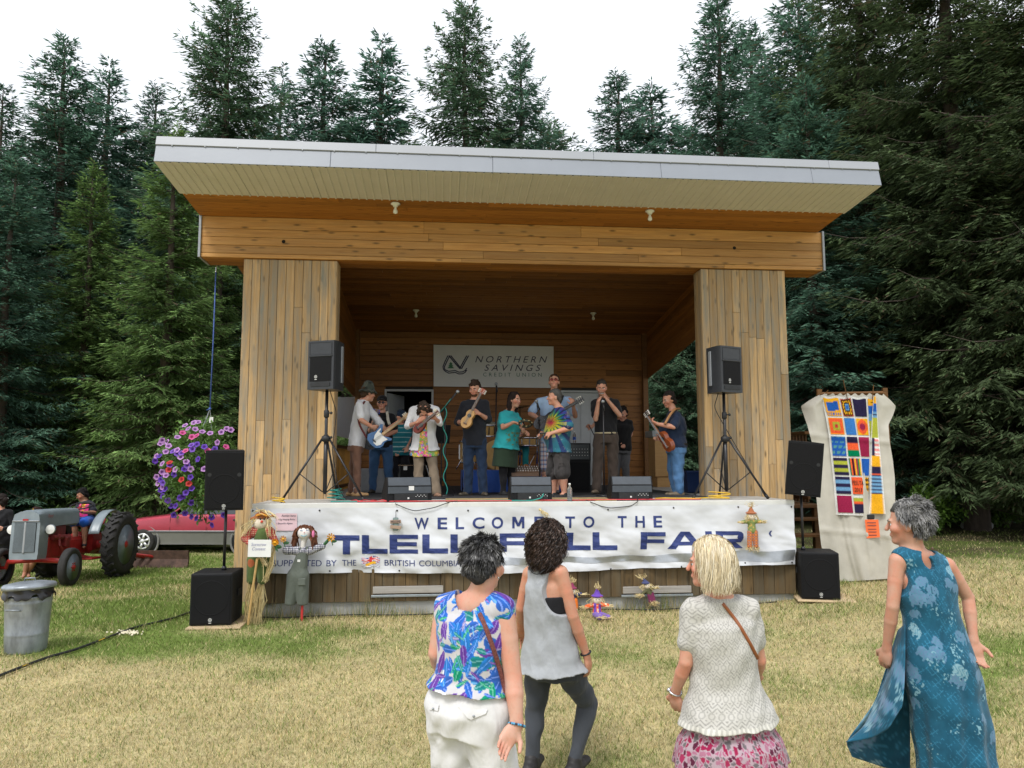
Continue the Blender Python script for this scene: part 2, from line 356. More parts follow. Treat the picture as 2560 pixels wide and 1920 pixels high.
def spruce(seed, h, rmax, z0, tint, droop=.10, lev=44, nb=7, spray=1.0, sparse=0., pw=.7):
    R = np.random.default_rng(seed)
    zs = z0+(h-z0)*(np.linspace(0, .985, lev)**.92)+R.normal(0, .06, lev)
    z = np.repeat(zs, nb)+R.normal(0, .1, lev*nb); rel = np.clip((h-z)/(h-z0), .012, 1); n = len(z)
    az = R.uniform(0, 2*np.pi, n); L = rmax*rel**pw*R.uniform(.62, 1.12, n)*(1-.25*smst(.8, 1, rel))+.22
    if sparse: k = R.uniform(0, 1, n) > sparse; z, rel, az, L = z[k], rel[k], az[k], L[k]; n = len(z)
    th = -.22+1.15*(1-rel)**2.6+R.normal(0, .1, n)
    rad = np.stack([np.cos(az), np.sin(az), 0*az], 1); tan = np.stack([-np.sin(az), np.cos(az), 0*az], 1)
    bow = R.normal(0, .08, n)
    def pt(i, t):
        hz = L[i]*t*np.cos(th[i]); zz = z[i]+L[i]*(t*np.sin(th[i])-droop*1.8*t*(1-t*.85)+.10*t**3)
        return rad[i]*hz[:, None]+tan[i]*(bow[i]*L[i]*t*t)[:, None]+np.stack([0*zz, 0*zz, zz], 1)
    nt = (L/(.155/spray)).astype(int)+4; bi = np.repeat(np.arange(n), nt*2)
    t = R.uniform(.02, 1.0, len(bi))**.95; sg = np.where(R.uniform(0, 1, len(bi)) < .5, -1, 1)
    p = pt(bi, t); lt = (.42*L[bi]*(1.05-t)+.16)*R.uniform(.55, 1.15, len(bi)); lt = np.minimum(lt, .85)*(.55+.45*smst(0, .12, rel[bi]))
    ph = R.uniform(.7, 1.15, len(bi))*sg*(1-.55*t**3)
    el = th[bi]*.6-droop*1.6*(1-t)-R.uniform(0, .25, len(bi))+.12*(t > .85)
    d = rad[bi]*(np.cos(ph)*np.cos(el))[:, None]+tan[bi]*(np.sin(ph)*np.cos(el))[:, None]; d[:, 2] += np.sin(el)
    m = (lt/(.105/spray)).astype(int)+1; ti = np.repeat(np.arange(len(bi)), m)
    u = R.uniform(.0, 1, len(ti)); sd = R.normal(0, .55, len(ti)); dd = d[ti].copy(); sdv = np.cross(dd, [0, 0, 1.])
    dd = dd+sdv*sd[:, None]; dd[:, 2] -= R.uniform(0, .42, len(ti)); dd /= np.linalg.norm(dd, axis=1)[:, None]
    b = p[ti]+d[ti]*(lt[ti]*u)[:, None]; b[:, 2] -= .12*lt[ti]*u*u; b[:, 2] += R.normal(0, .03, len(ti))*np.minimum(L[bi][ti], 1.5)
    ln = R.uniform(.17, .33, len(ti))/spray**.5*np.where(rel[bi][ti] < .15, .8, 1); w = R.uniform(.018, .034, len(ti))/spray**.6
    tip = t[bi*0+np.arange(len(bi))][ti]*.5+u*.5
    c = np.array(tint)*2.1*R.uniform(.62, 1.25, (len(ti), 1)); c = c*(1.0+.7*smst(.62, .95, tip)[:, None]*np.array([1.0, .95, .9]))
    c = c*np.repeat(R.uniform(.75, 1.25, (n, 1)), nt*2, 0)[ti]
    c = np.where((R.uniform(0, 1, len(ti)) < .05)[:, None], np.array([[.13, .10, .06]]), c)
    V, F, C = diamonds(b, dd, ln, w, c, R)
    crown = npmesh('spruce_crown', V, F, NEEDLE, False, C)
    tr = MB(); r0 = h*.0125+.05
    zz = np.linspace(-.5, h*.99, 14); tr.tube(np.stack([.05*np.sin(zz*.6+seed), .05*np.cos(zz*.5), zz], 1), r0*(1-zz/h)**.8+.012, 9)
    for i in range(0, n, 3):
        tt = np.linspace(0, .95, 5); q = pt(np.full(5, i), tt); tr.tube(q, np.linspace(.022+L[i]*.006, .005, 5), 3, caps=False)
    for k in range(26):                                     # bare dead branches below the crown
        zb = R.uniform(.6, max(z0+1.5, 2)); a = R.uniform(0, 6.28); ll = R.uniform(.5, 2.0); tt = np.linspace(0, 1, 6)
        q = np.stack([np.cos(a)*ll*tt, np.sin(a)*ll*tt, zb-.3*ll*tt**2+R.normal(0, .04, 6)], 1); tr.tube(q, np.linspace(.018, .004, 6), 3, caps=False)
    return crown, tr.mesh('spruce_trunk', BARK, True), h
KINDS = [spruce(1, 19, 4.1, 1.2, (.043, .085, .058), lev=46), spruce(2, 19, 3.3, 2.0, (.042, .082, .058), lev=44, sparse=.1),
         spruce(3, 18, 3.6, .6, (.066, .108, .034), droop=.16, lev=46), spruce(4, 20, 4.5, 1.0, (.044, .078, .045), droop=.14, lev=48, nb=8, pw=.6),
         spruce(5, 22, 4.8, 2.2, (.034, .05, .022), droop=.2, lev=50, spray=1.15), spruce(6, 17, 2.9, 1.5, (.044, .088, .064), lev=42, sparse=.2)]
def tree(px, py, D, kind, label, group=None, wide=1.0, rz=None, name='spruce_tree'):
    top = P(px, py, D); x, y = top[0], D; z = float(gz(x, y)); c, t, h = KINDS[kind]; s = (top[2]-z)/h
    o = thing(name, label, 'tree', (x, y, z), px*.37 if rz is None else rz, group); o.scale = (s*wide, s*wide, s)
    link('trunk', t, o); link('crown', c, o); return o
for a in ((8, 215, 24.5, 1, 'spruce at the left picture edge with a thin ragged top'),
          (168, 105, 26, 0, 'tall spruce with bare spiky leader, second from the left edge', None, 1.2),
          (275, 165, 29, 5, 'slender spruce with sparse pointed top just right of the tall left one', None, 1.15),
          (392, 215, 30, 1, 'small spruce top peeking out left of the big broad spruce'),
          (575, -6, 27, 3, 'big broad dense spruce rising above the left end of the roof', None, 1.08),
          (705, 190, 33, 5, 'thin spruce tucked behind the right side of the big broad spruce'),
          (815, 108, 34, 1, 'narrow spruce above the roof, left of the two central spruces', None, 1.25),
          (955, 108, 36, 5, 'slender spruce above the roof with open sky on its left', None, 1.3),
          (1165, 15, 33, 3, 'broad full spruce above the middle of the roof', None, 1.0),
          (1300, 105, 35, 0, 'spruce leaning on the right flank of the broad middle spruce', None, .9),
          (1545, 185, 40, 1, 'small distant spruce just right of the sky gap', None, 1.2),
          (1628, 222, 42, 5, 'low distant spruce between the sky gap and the tall right group', None, 1.5),
          (1790, -45, 34, 0, 'tall spruce at the right of the sky gap, its top leaving the picture', None, .95),
          (1872, 75, 37, 1, 'dark pointed spruce between two taller ones at right', None, 1.2),
          (1990, -70, 30, 0, 'tall spruce above the right end of the roof', None, 1.05),
          (440, 330, 21.5, 2, 'bright green spruce with layered low branches behind the hanging basket', None, 1.15),
          (235, 420, 23, 2, 'yellowish green spruce with sweeping branches behind the tractor', None, 1.1),
          (40, 395, 21, 0, 'dark bluish spruce at the left edge above the woman in black', None, 1.2),
          (560, 480, 24.5, 2, 'green spruce half hidden by the left pillar', None, 1.0),
          (-190, 250, 20, 3, 'spruce just outside the left edge, its branches reaching in', None, 1.1),
          (2130, -330, 24, 4, 'huge mossy spruce right of the roof corner', None, .95),
          (2330, -520, 20, 4, 'huge dark spruce with drooping branches at upper right', None, 1.0),
          (2560, -420, 17.5, 4, 'nearest huge spruce at the right edge with hanging boughs', None, 1.0, 2.2),
          (2010, 200, 22, 0, 'dark spruce standing behind the right pillar', None, 1.2),
          (2250, 160, 25.5, 3, 'deep shaded spruce behind the canvas sheet', None, 1.2),
          (2480, 60, 23.5, 3, 'shaded spruce filling the right background', None, 1.2),
          (2790, -300, 19, 4, 'huge spruce just beyond the right edge, boughs reaching in'),
          (1690, 480, 26, 3, 'spruce seen through the open right side of the stage', None, 1.1),
          (870, 470, 27, 2, 'spruce seen through the open left side of the stage', None, 1.1)): tree(*a)
_R = random.Random(8)
for i, px in enumerate(list(range(-420, 1360, 118))+list(range(1500, 3000, 118))):
    tree(px+_R.uniform(-30, 30), _R.uniform(300, 430) if px < 1900 else _R.uniform(100, 300), _R.uniform(37, 47), (0, 3, 0, 3)[i % 4], 'spruce in the dense back row of the forest', 'spruces of the forest back row', 1.5)
# undergrowth at the forest edge
LEAF = mat('bush leaves', None, .5, .1, 4, attr=True, spec=.3)
def bush(px, py, D, rx, rz_, n, tint, label, seed):
    R = np.random.default_rng(seed); p = P(px, py, D); p[2] = gz(p[0], p[1]); o = thing('bush', label, 'bush', p)
    q = R.normal(0, 1, (n, 3)); q /= np.linalg.norm(q, axis=1)[:, None]; q *= R.uniform(.25, 1, (n, 1))**.5
    b = q*np.array([rx, rx*.8, rz_])*(.8+.35*np.sin(q[:, :1]*5+seed))+np.array([0, 0, rz_*.95]); d = q+R.normal(0, .6, (n, 3)); d /= np.linalg.norm(d, axis=1)[:, None]
    V, F, C = diamonds(b, d, R.uniform(.06, .13, n), R.uniform(.015, .035, n), np.array(tint)*R.uniform(.5, 1.4, (n, 1)), R)
    st = MB()
    for k in range(9):
        e = b[k*7]; st.tube([(0, 0, -.05), e*.5+np.array([0, 0, .1]), e], [.012, .008, .003], 4)
    st.obj('stem', BARK, o); link('foliage', npmesh('foliage', V, F, LEAF, False, C), o)
bush(2335, 1330, 19, .75, .62, 2600, (.10, .19, .03), 'bright green leafy bush beside the canvas sheet at the forest edge', 3)
bush(2520, 1300, 21, .6, .55, 1800, (.10, .18, .03), 'bright green bush low between trunks at the right edge', 4)
bush(2150, 1290, 23, .9, .8, 2200, (.05, .11, .02), 'dark leafy bush behind the canvas sheet', 5)
bush(60, 1330, 20.5, 1.2, .55, 2600, (.055, .11, .025), 'low dark bush behind the woman in black', 6)
bush(470, 1330, 24, 1.1, .7, 2400, (.06, .12, .025), 'low green bush behind the red car', 7)
_rk = MB(); _rk.ball((0, 0, .08), (.42, .3, .2), 12); _v = _rk.v[0]; _rk.v[0] = _v*(1+.25*(fbm(_v[:, 0]*6+9, _v[:, 1]*6+_v[:, 2]*5, 4)[:, None]-.5))
_p = P(2440, 1310, 20.5); _p[2] = gz(_p[0], _p[1]); tag(_rk.obj('rock', mat('rock', (.3, .3, .29), .9, .3, 6, .5), None, True, mat4(np.eye(3), _p)), 'pale grey rock on the forest floor at right', 'rock')
# ================================================================ the bandstand
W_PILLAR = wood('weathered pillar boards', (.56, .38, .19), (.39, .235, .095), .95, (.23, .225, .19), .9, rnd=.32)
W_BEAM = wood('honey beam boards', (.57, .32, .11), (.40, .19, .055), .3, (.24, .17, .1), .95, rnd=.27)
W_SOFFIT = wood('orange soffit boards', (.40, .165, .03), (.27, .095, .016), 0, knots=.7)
W_CEIL = wood('dark ceiling boards', (.29, .12, .028), (.175, .066, .015), 0, knots=.7, rnd=.3)  # ceiling boards a darker brown than the soffit
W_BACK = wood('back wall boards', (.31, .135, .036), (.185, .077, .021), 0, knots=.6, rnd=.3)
W_SKIRT = wood('weathered skirt boards', (.135, .088, .038), (.08, .052, .024), .6, (.12, .11, .08), rnd=.3)
W_CORE = mat('dark gap timber', (.035, .02, .01), .9)
W_POST = wood('dark post timber', (.2, .095, .03), (.13, .06, .02))
BS = thing('bandstand', 'wooden bandstand with pale metal shed roof and two board-clad pillars', 'bandstand', (LX, LY, 0), PSI)
rb = random.Random(4)
_bc = {}
def board(parent, c, ld, nd, L, W, T, m, name='board'):
    k = (round(L, 3), round(W, 3), round(T, 3), m.name)
    if k not in _bc: _bc[k] = MB().cbox((0, 0, 0), (L, W, T), .0045).mesh('board', m)
    return link(name, _bc[k], parent, mat4(frame(ld, nd), c))
def runs(lo, hi, pmin=1.6, pmax=3.6):
    """cut a length into butt-jointed pieces"""
    e = [lo]
    while e[-1] < hi-pmax: e.append(e[-1]+rb.uniform(pmin, pmax))
    e.append(hi); return list(zip(e[:-1], e[1:]))
DECK = 1.419; ZB, ZT = 4.934, 5.549; PB = 1.191
for (x0, x1) in ((-.529, .8245), (6.388, 7.7466)):
    pil = MB().box(((x0+x1)/2, PB+.18, 2.4), (x1-x0-.03, .30, 5.06)).obj('pillar', W_CORE, BS)
    n = 11; w = (x1-x0)/n
    for i in range(n):
        for (z0, z1) in runs(-.12, ZB-.004, 1.4, 4.6):
            board(pil, (x0+w*(i+.5), PB+.012, (z0+z1)/2), (0, 0, 1), (0, -1, 0), z1-z0-.002, w-.004, .024, W_PILLAR)
    for sx, xx in ((-1, x0+.006), (1, x1-.006)):
        for i in range(3): board(pil, (xx, PB+.027+.1*(i+.5), 2.4), (0, 0, 1), (sx, 0, 0), 5.05, .096, .022, W_PILLAR)
# beam across the front
BA0, BA1, BBF = -1.14, 8.357, 1.141
beam = MB().box(((BA0+BA1)/2, BBF+.25, (ZB+ZT)/2+.01), (BA1-BA0-.03, .45, ZT-ZB-.04)).obj('beam', W_CORE, BS)
zs = [ZB]+[ZB+.062+.1235*i for i in range(5)]; zs[-1] = ZT
for z0, z1 in zip(zs[:-1], zs[1:]):
    for p, q in runs(BA0, BA1, 2.2, 4.4): board(beam, ((p+q)/2, BBF+.012, (z0+z1)/2), (1, 0, 0), (0, -1, 0), q-p-.002, z1-z0-.004, .024, W_BEAM)
for i in range(4):
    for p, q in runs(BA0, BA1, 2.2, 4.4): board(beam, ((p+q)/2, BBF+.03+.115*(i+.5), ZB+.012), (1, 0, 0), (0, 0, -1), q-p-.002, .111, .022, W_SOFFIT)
TRIM = mat('grey flashing', (.3, .32, .35), .45, .08, metal=.3)
for a in (BA0-.008, BA1+.008): MB().cbox((a, BBF+.22, (ZB+ZT)/2), (.035, .5, ZT-ZB+.02), .003).obj('end_trim', TRIM, BS)
for px, py in ((709, 604), (1836, 620)):
    s = Sb(px, py, BBF); MB().tube([(s[0], BBF-.004, s[2]), (s[0], BBF+.02, s[2])], .026, 14).obj('knot_hole', mat('knot hole', (.004, .003, .002), .9), BS)
# roof: slab, fascia, soffits
def zs_(b): return ZT+(BBF-b)*.0725
RA0, RA1 = -1.205, 8.325
RP = [(-.555, zs_(-.555)+.03), (1.2, ZT+.045), (6.95, 4.83+.05), (6.95, 5.3), (-.485, 6.0)]
roof = MB().add([(RA0+.03, b, z) for b, z in RP]+[(RA1-.03, b, z) for b, z in RP], [(0, 1, 2, 3, 4), (9, 8, 7, 6, 5)]+[(i, 5+i, 5+(i+1) % 5, (i+1) % 5) for i in range(5)]).obj('roof', mat('roof edge', (.05, .055, .05), .6), BS)
FASC = mat('pale blue grey metal', (.255, .275, .315), .42, .04, 2, .05, 20, spec=.4)
FASC2 = mat('pale cap flashing', (.32, .335, .365), .42, .03, 2, spec=.4)
SOFM = mat('cream metal soffit', (.64, .605, .57), .5, .04, 3)
fdir = nrm((0, .0858, .3547)); fn = nrm((0, -.3547, .0858))
for p, q in runs(RA0, RA1, 1.7, 2.6):
    board(roof, np.array([(p+q)/2, -.58, 5.674])+fdir*.12, (1, 0, 0), fn, q-p-.003, .24, .012, FASC, 'fascia_panel')
for p, q in runs(RA0-.004, RA1+.004, 2.6, 3.4):
    board(roof, np.array([(p+q)/2, -.58, 5.674])+fdir*.30+fn*.014, (1, 0, 0), fn, q-p-.003, .125, .02, FASC2, 'cap_flashing')
_sc = MB()
for i in range(24): _sc.ball(np.array([RA0+.2+i*.4, -.58, 5.674])+fdir*.232+fn*.016, .009, 6)
_sc.obj('screws', GREYM, roof)
ns_ = 10; wd = (RA1-RA0)/ns_
for i in range(ns_):                                        # ribbed soffit sheets
    m = MB(); prof = []
    k = 9
    for j in range(k):
        u0 = wd*j/k; prof += [(u0, 0), (u0+wd/k*.72, 0), (u0+wd/k*.78, .012), (u0+wd/k*.94, .012)]
    prof.append((wd-.002, 0))
    V = [(RA0+wd*i+u, b, zs_(b)-h+.006) for u, h in prof for b in (-.575, .385)]
    m.grid(V, len(prof), 2).obj('soffit_sheet', SOFM, roof)
rows = np.linspace(.385, BBF-.002, 7)
for b0, b1 in zip(rows[:-1], rows[1:]):
    for p, q in runs(RA0+.04, RA1-.03, 2, 4.2):
        bm = (b0+b1)/2; board(roof, ((p+q)/2, bm, zs_(bm)+.006), (1, 0, 0), (0, -.0725, -1), q-p-.002, b1-b0-.004, .02, W_SOFFIT, 'soffit_board')
# ceiling sloping down to the back
CB0, CB1, CZ0, CZ1 = 1.6, 6.7, 5.47, 4.83
ceil = MB().box(((RA0+RA1)/2, (CB0+CB1)/2, (CZ0+CZ1)/2+.05), (RA1-RA0-.2, 5.1, .02), mat4(np.eye(3), (0, 0, 0))).mesh('ceiling', W_CORE)
for v in ceil.vertices: v.co.z += (v.co.y-(CB0+CB1)/2)*(CZ1-CZ0)/(CB1-CB0)
ceil = link('ceiling', ceil, BS)
nr = 38; cs = (CZ1-CZ0)/(CB1-CB0)
for i in range(nr):
    b0 = CB0+(CB1-CB0)*i/nr; bm = b0+(CB1-CB0)/nr/2
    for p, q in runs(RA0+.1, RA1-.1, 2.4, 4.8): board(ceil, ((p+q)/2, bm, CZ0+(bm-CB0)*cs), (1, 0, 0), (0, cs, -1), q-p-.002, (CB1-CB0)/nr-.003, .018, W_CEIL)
# back wall, posts, doorways
WB = 6.7; DOORS = ((1.183, 2.177, 3.491), (5.08, 5.93, 3.49)); bw = link('back_wall', None, BS)
def minus(lo, hi, cuts):
    seg = [(lo, hi)]
    for c0, c1 in cuts: seg = [t for a, b in seg for t in (((a, min(b, c0)), (max(a, c1), b)) if c0 < b and c1 > a else ((a, b),)) if t[1]-t[0] > .02]
    return seg
z = DECK
while z < 4.86:
    cuts = [(d[0]-.02, d[1]+.02) for d in DOORS if z < d[2]]
    for lo, hi in minus(.5, 7.02, cuts):
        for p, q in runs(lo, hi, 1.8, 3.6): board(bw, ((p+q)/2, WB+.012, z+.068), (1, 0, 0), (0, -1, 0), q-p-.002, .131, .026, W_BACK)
    z += .136
DARKR = mat('dark room', (.03, .026, .022), .9)
_m = MB()
for lo, hi in minus(.48, 7.04, [(d[0], d[1]) for d in DOORS]): _m.box(((lo+hi)/2, WB+.05, 3.15), (hi-lo, .04, 3.5))
for d in DOORS: _m.box(((d[0]+d[1])/2, WB+.05, (d[2]+4.9)/2), (d[1]-d[0], .04, 4.9-d[2]))
_m.box((3.75, 8.6, 3.1), (6.4, .04, 3.8)).box((3.75, 7.7, 1.40), (6.4, 1.9, .03)).box((.56, 7.65, 3.1), (.04, 1.95, 3.8)).box((6.94, 7.65, 3.1), (.04, 1.95, 3.8)).box((3.75, 7.65, 4.98), (6.4, 1.95, .03))
_m.obj('room_shell', DARKR, BS)
DOORP = mat('grey white door paint', (.46, .48, .48), .45, .05)
for i, d in enumerate(DOORS):
    m = MB()
    for a in (d[0]-.012, d[1]+.012): m.box((a, WB-.002, (DECK+d[2])/2), (.045, .06, d[2]-DECK))
    m.box(((d[0]+d[1])/2, WB-.002, d[2]+.02), (d[1]-d[0]+.07, .062, .045)); fr = m.obj('door_frame', DOORP, BS)
    if i == 0:
        R = frame((math.cos(1.2), math.sin(1.2), 0), (0, 0, 1)); MB().cbox((.42, 0, 1.02), (.84, .04, 2.03), .004, mat4(R, (d[0]+.03, WB+.06, DECK))).obj('door', DOORP, BS)
    else:
        dr = MB().cbox(((d[0]+d[1])/2, WB+.03, (DECK+d[2])/2), (d[1]-d[0]-.03, .04, d[2]-DECK-.02), .004)
        for k in range(3): dr.box((d[0]+.2+.22*k, WB+.006, 2.45), (.012, .012, 1.9))
        do = dr.obj('door', DOORP, BS); MB().ball((d[0]+.08, WB-.02, 2.4), .03, 8).obj('handle', CHROME, do)
for a in (.54, 6.96): MB().cbox((a, WB-.06, (DECK+4.84)/2), (.115, .12, 4.84-DECK), .006).obj('post', W_POST, BS)
# upper side walls between pillars and back corner
for a, sx, zb in ((.50, 1, lambda b: 3.346-(b-6.391)*.0485), (7.02, -1, lambda b: 3.806-(b-6.492)*.113)):
    zr = 5.0
    sw = MB().add([(a, 1.5, zb(1.5)), (a, 6.66, zb(6.66)), (a, 6.66, CZ1+.05), (a, 1.5, CZ0+.05)], [(0, 1, 2, 3)]).obj('side_wall', W_CORE, BS)
    nrow = 16
    for i in range(nrow):
        f0, f1 = i/nrow, (i+1)/nrow; V = []
        for b in (1.52, 6.64):
            lo, hi = zb(b), CZ0+(b-CB0)*cs
            V += [(a+sx*.016, b, lo+(hi-lo)*f0+.003), (a+sx*.016, b, lo+(hi-lo)*f1-.002), (a-sx*.004, b, lo+(hi-lo)*f0+.003), (a-sx*.004, b, lo+(hi-lo)*f1-.002)]
        V = np.array(V); c = V.mean(0); R = np.array([[0, -1, 0], [1, 0, 0], [0, 0, 1.]])    # local x along depth
        o = MB().add((V-c)@np.array([[0, 1, 0], [1, 0, 0], [0, 0, 1.]]), [(0, 1, 5, 4), (2, 6, 7, 3), (0, 4, 6, 2), (1, 3, 7, 5), (0, 2, 3, 1), (4, 5, 7, 6)]).mesh('board', W_CEIL)
        link('board', o, sw, mat4(np.array([[0, 1, 0], [1, 0, 0], [0, 0, 1.]]), c))
# lamp holders with bare bulbs
PORC = mat('white porcelain', (.75, .74, .7), .25, .03); GLASSB = mat('bulb glass', (.78, .78, .74), .15, .03)
for (a, b, zc) in ((1.715, .47, zs_(.47)), (5.392, .47, zs_(.47)), (1.86, 5.2, CZ0+(5.2-CB0)*cs), (5.5, 5.2, CZ0+(5.2-CB0)*cs)):
    o = MB().lathe([(.0, 0), (.065, 0), (.068, .015), (.04, .03), (.03, .055), (.0, .055)][::-1], 18, mat4(np.diag([1, 1, -1.]), (a, b, zc-.008))).obj('lamp_holder', PORC, BS, True)
    MB().lathe([(.0, 0), (.016, .0), (.018, .03), (.033, .065), (.03, .09), (.0, .105)], 14, mat4(np.diag([1, -1, -1.]), (a, b, zc-.06))).obj('bulb', GLASSB, o, True)
# deck, nosing, skirt, foundation
DW = 7.167
DECKM = mat('grey painted deck', (.42, .41, .385), .6, .18, 5, .2)
MB().box((DW/2, .62, DECK-.06), (DW-.004, 1.2, .12)).box((3.6, 4.0, DECK-.062), (8.1, 5.5, .12)).obj('deck', DECKM, BS)
MB().cbox((DW/2, -.012, DECK-.036), (DW+.012, .045, .078), .006).obj('deck_nosing', mat('white nosing', (.66, .66, .63), .45, .08, 4), BS)
sk = MB().box((DW/2, .6, .77), (DW-.06, 1.1, 1.17)).box((3.6, 4.0, .77), (8.0, 5.2, 1.1)).obj('skirt', W_CORE, BS)
n = 48; w = DW/n
for i in range(n): board(sk, (w*(i+.5), .012, .755), (0, 0, 1), (0, -1, 0), 1.17, w-.004, .024+.004*rb.random(), W_SKIRT)
for i in range(8): board(sk, (DW-.012, .15*(i+.5), .755), (0, 0, 1), (1, 0, 0), 1.17, .146, .024, W_SKIRT); board(sk, (.012, .15*(i+.5), .755), (0, 0, 1), (-1, 0, 0), 1.17, .146, .024, W_SKIRT)
CONC = mat('concrete', (.33, .335, .32), .9, .22, 5, .4, 40)
MB().cbox((DW/2, .62, -.07), (DW-.03, 1.16, .5), .01).obj('foundation', CONC, BS)
GREYW = wood('silver grey plank', (.34, .32, .29), (.22, .2, .18), .4, (.4, .39, .37), .3)
for (p0, p1) in ((932, 1108), (1557, 1728)):
    s0, s1 = Sb(p0, 1475, -.02), Sb(p1, 1475, -.02); zc = (s0[2]+s1[2])/2
    h = link('hatch', None, BS)
    board(h, ((s0[0]+s1[0])/2, -.018, zc+.005), (1, 0, 0), (0, -1, 0), s1[0]-s0[0], .09, .03, GREYW, 'plank')
    MB().cbox(((s0[0]+s1[0])/2, -.02, zc-.07), (s1[0]-s0[0]+.04, .03, .03), .004).obj('metal_strip', mat('dull zinc', (.33, .37, .4), .4, .2, 6, metal=.6), h)
    for e in (s0[0], s1[0]): board(h, (e, -.012, .76), (0, 0, 1), (0, -1, 0), 1.1, .035, .02, W_SKIRT, 'frame_batten')
# ---------------------------------------------------------------- flat print helpers
def font2d(body, shear=0., bold=0., space=1.):
    cu = bpy.data.curves.new('t', 'FONT'); cu.body = body; cu.shear = shear; cu.offset = bold; cu.space_character = space; cu.resolution_u = 4
    o = bpy.data.objects.new('t', cu); me = bpy.data.meshes.new_from_object(o)
    bm = bmesh.new(); bm.from_mesh(me); bmesh.ops.triangulate(bm, faces=bm.faces[:])
    V = np.array([v.co[:2] for v in bm.verts]); F = [[v.index for v in f.verts] for f in bm.faces]
    bm.free(); bpy.data.meshes.remove(me); bpy.data.objects.remove(o); bpy.data.curves.remove(cu)
    V = V-V.min(0); V = V/V.max(0); return V, F
def fine(V, F, L):
    """split triangles until no edge is longer than L"""
    bm = bmesh.new(); vs = [bm.verts.new((*p, 0) if len(p) == 2 else p) for p in V]
    for f in F:
        try: bm.faces.new([vs[i] for i in f])
        except ValueError: pass
    for _ in range(6):
        e = [x for x in bm.edges if x.calc_length() > L]
        if not e: break
        bmesh.ops.subdivide_edges(bm, edges=e, cuts=1); bmesh.ops.triangulate(bm, faces=bm.faces[:])
    bm.verts.index_update(); V = np.array([v.co[:] for v in bm.verts]); F = [[v.index for v in f.verts] for f in bm.faces]; bm.free(); return V, F
BLOCK = {  # wide block letters as polygons in a unit box
    'T': [[(0, .72), (1, .72), (1, 1), (0, 1)], [(.36, 0), (.64, 0), (.64, .72), (.36, .72)]],
    'L': [[(0, 0), (.28, 0), (.28, 1), (0, 1)], [(.28, 0), (1, 0), (1, .27), (.28, .27)]],
    'E': [[(0, 0), (.27, 0), (.27, 1), (0, 1)], [(.27, 0), (1, 0), (1, .22), (.27, .22)], [(.27, .39), (.96, .39), (.96, .61), (.27, .61)], [(.27, .78), (1, .78), (1, 1), (.27, 1)]],
    'F': [[(0, 0), (.27, 0), (.27, 1), (0, 1)], [(.27, .36), (.95, .36), (.95, .58), (.27, .58)], [(.27, .76), (1, .76), (1, 1), (.27, 1)]],
    'A': [[(0, 0), (.22, 0), (.56, 1), (.38, 1)], [(.56, 1), (.38, 1), (.48, .82), (.78, 0), (1, 0), (.62, 1)][2:]+[(.56, 1)], [(.24, .22), (.75, .22), (.69, .42), (.31, .42)]],
    'M': [[(0, 0), (.19, 0), (.19, 1), (0, 1)], [(.81, 0), (1, 0), (1, 1), (.81, 1)], [(.0, 1), (.27, 1), (.6, .18), (.4, .18)], [(.73, 1), (1, 1), (.6, .18), (.4, .18)]],
    'I': [[(0, 0), (1, 0), (1, 1), (0, 1)]],
    'R': [[(0, 0), (.25, 0), (.25, 1), (0, 1)], [(.25, .77), (.8, .77), (.8, 1), (.25, 1)], [(.8, 1), (.8, .77), (.76, .64), (1, .6), (1, .84), (.94, .95)], [(.76, .66), (.8, .5), (.95, .46), (1, .62)], [(.25, .34), (.9, .34), (.95, .46), (.8, .55), (.25, .55)], [(.72, .34), (1, 0), (.72, 0), (.45, .34)]]}
# ---------------------------------------------------------------- welcome banner on the apron
def rip(a, z):
    v = np.clip((1.36-z)/.72, 0, 1)
    d = .018*np.sin(a*2.1+z*3)+.013*np.sin(a*5.3-z*7+1)+.007*np.sin(a*11.7+z*15)+.03*(fbm(a*1.4+z*2.2, z*3-a*.6, 5)-.5)+.03*(fbm(a*5+z*7, z*7-a*2.5, 15)-.5)
    return -.06-d*(.4+v*1.5)-.012*v
VINYL = mat('white vinyl', (.62, .635, .665), .42, .05, 2, .12, 14, spec=.4)
NAVY = mat('navy print', (.018, .035, .155), .55, .12, 6)
ban = thing('welcome_banner', 'long white vinyl welcome banner with navy letters stretched along the stage front', 'banner', (LX, LY, 0), PSI)
nu, nv = 260, 34; V = []
for i in range(nu):
    u = i/(nu-1); px = 627+1357*u; yt = 1272-10*u; yb = np.interp(px, [627, 1100, 1400, 1700, 1900, 1990], [1432, 1433, 1430, 1417, 1411, 1411])
    for j in range(nv):
        s = Sb(px+(5*u)*(j/(nv-1)), yt+(yb-yt)*j/(nv-1), -.05); V.append((s[0], rip(s[0], s[2]), s[2]))
_bo = MB().grid(V, nu, nv).obj('sheet', VINYL, ban, True)
def onb(px, py, lift): s = Sb(px, py, -.055); return (s[0], rip(s[0], s[2])-lift, s[2])
def wordmesh(V, F, x0, x1, yt0, yb0, yt1=None, yb1=None, wav=onb, lift=.004, L=.035):
    yt1 = yt0 if yt1 is None else yt1; yb1 = yb0 if yb1 is None else yb1
    V, F = fine(V*np.array([1, .25]) if False else V, F, L/max(.2, abs(x1-x0)/190.))
    return [wav(x0+(x1-x0)*u, (yb0+(yb1-yb0)*u)*(1-v)+(yt0+(yt1-yt0)*u)*v, lift) for u, v in V[:, :2]], F
m = MB()
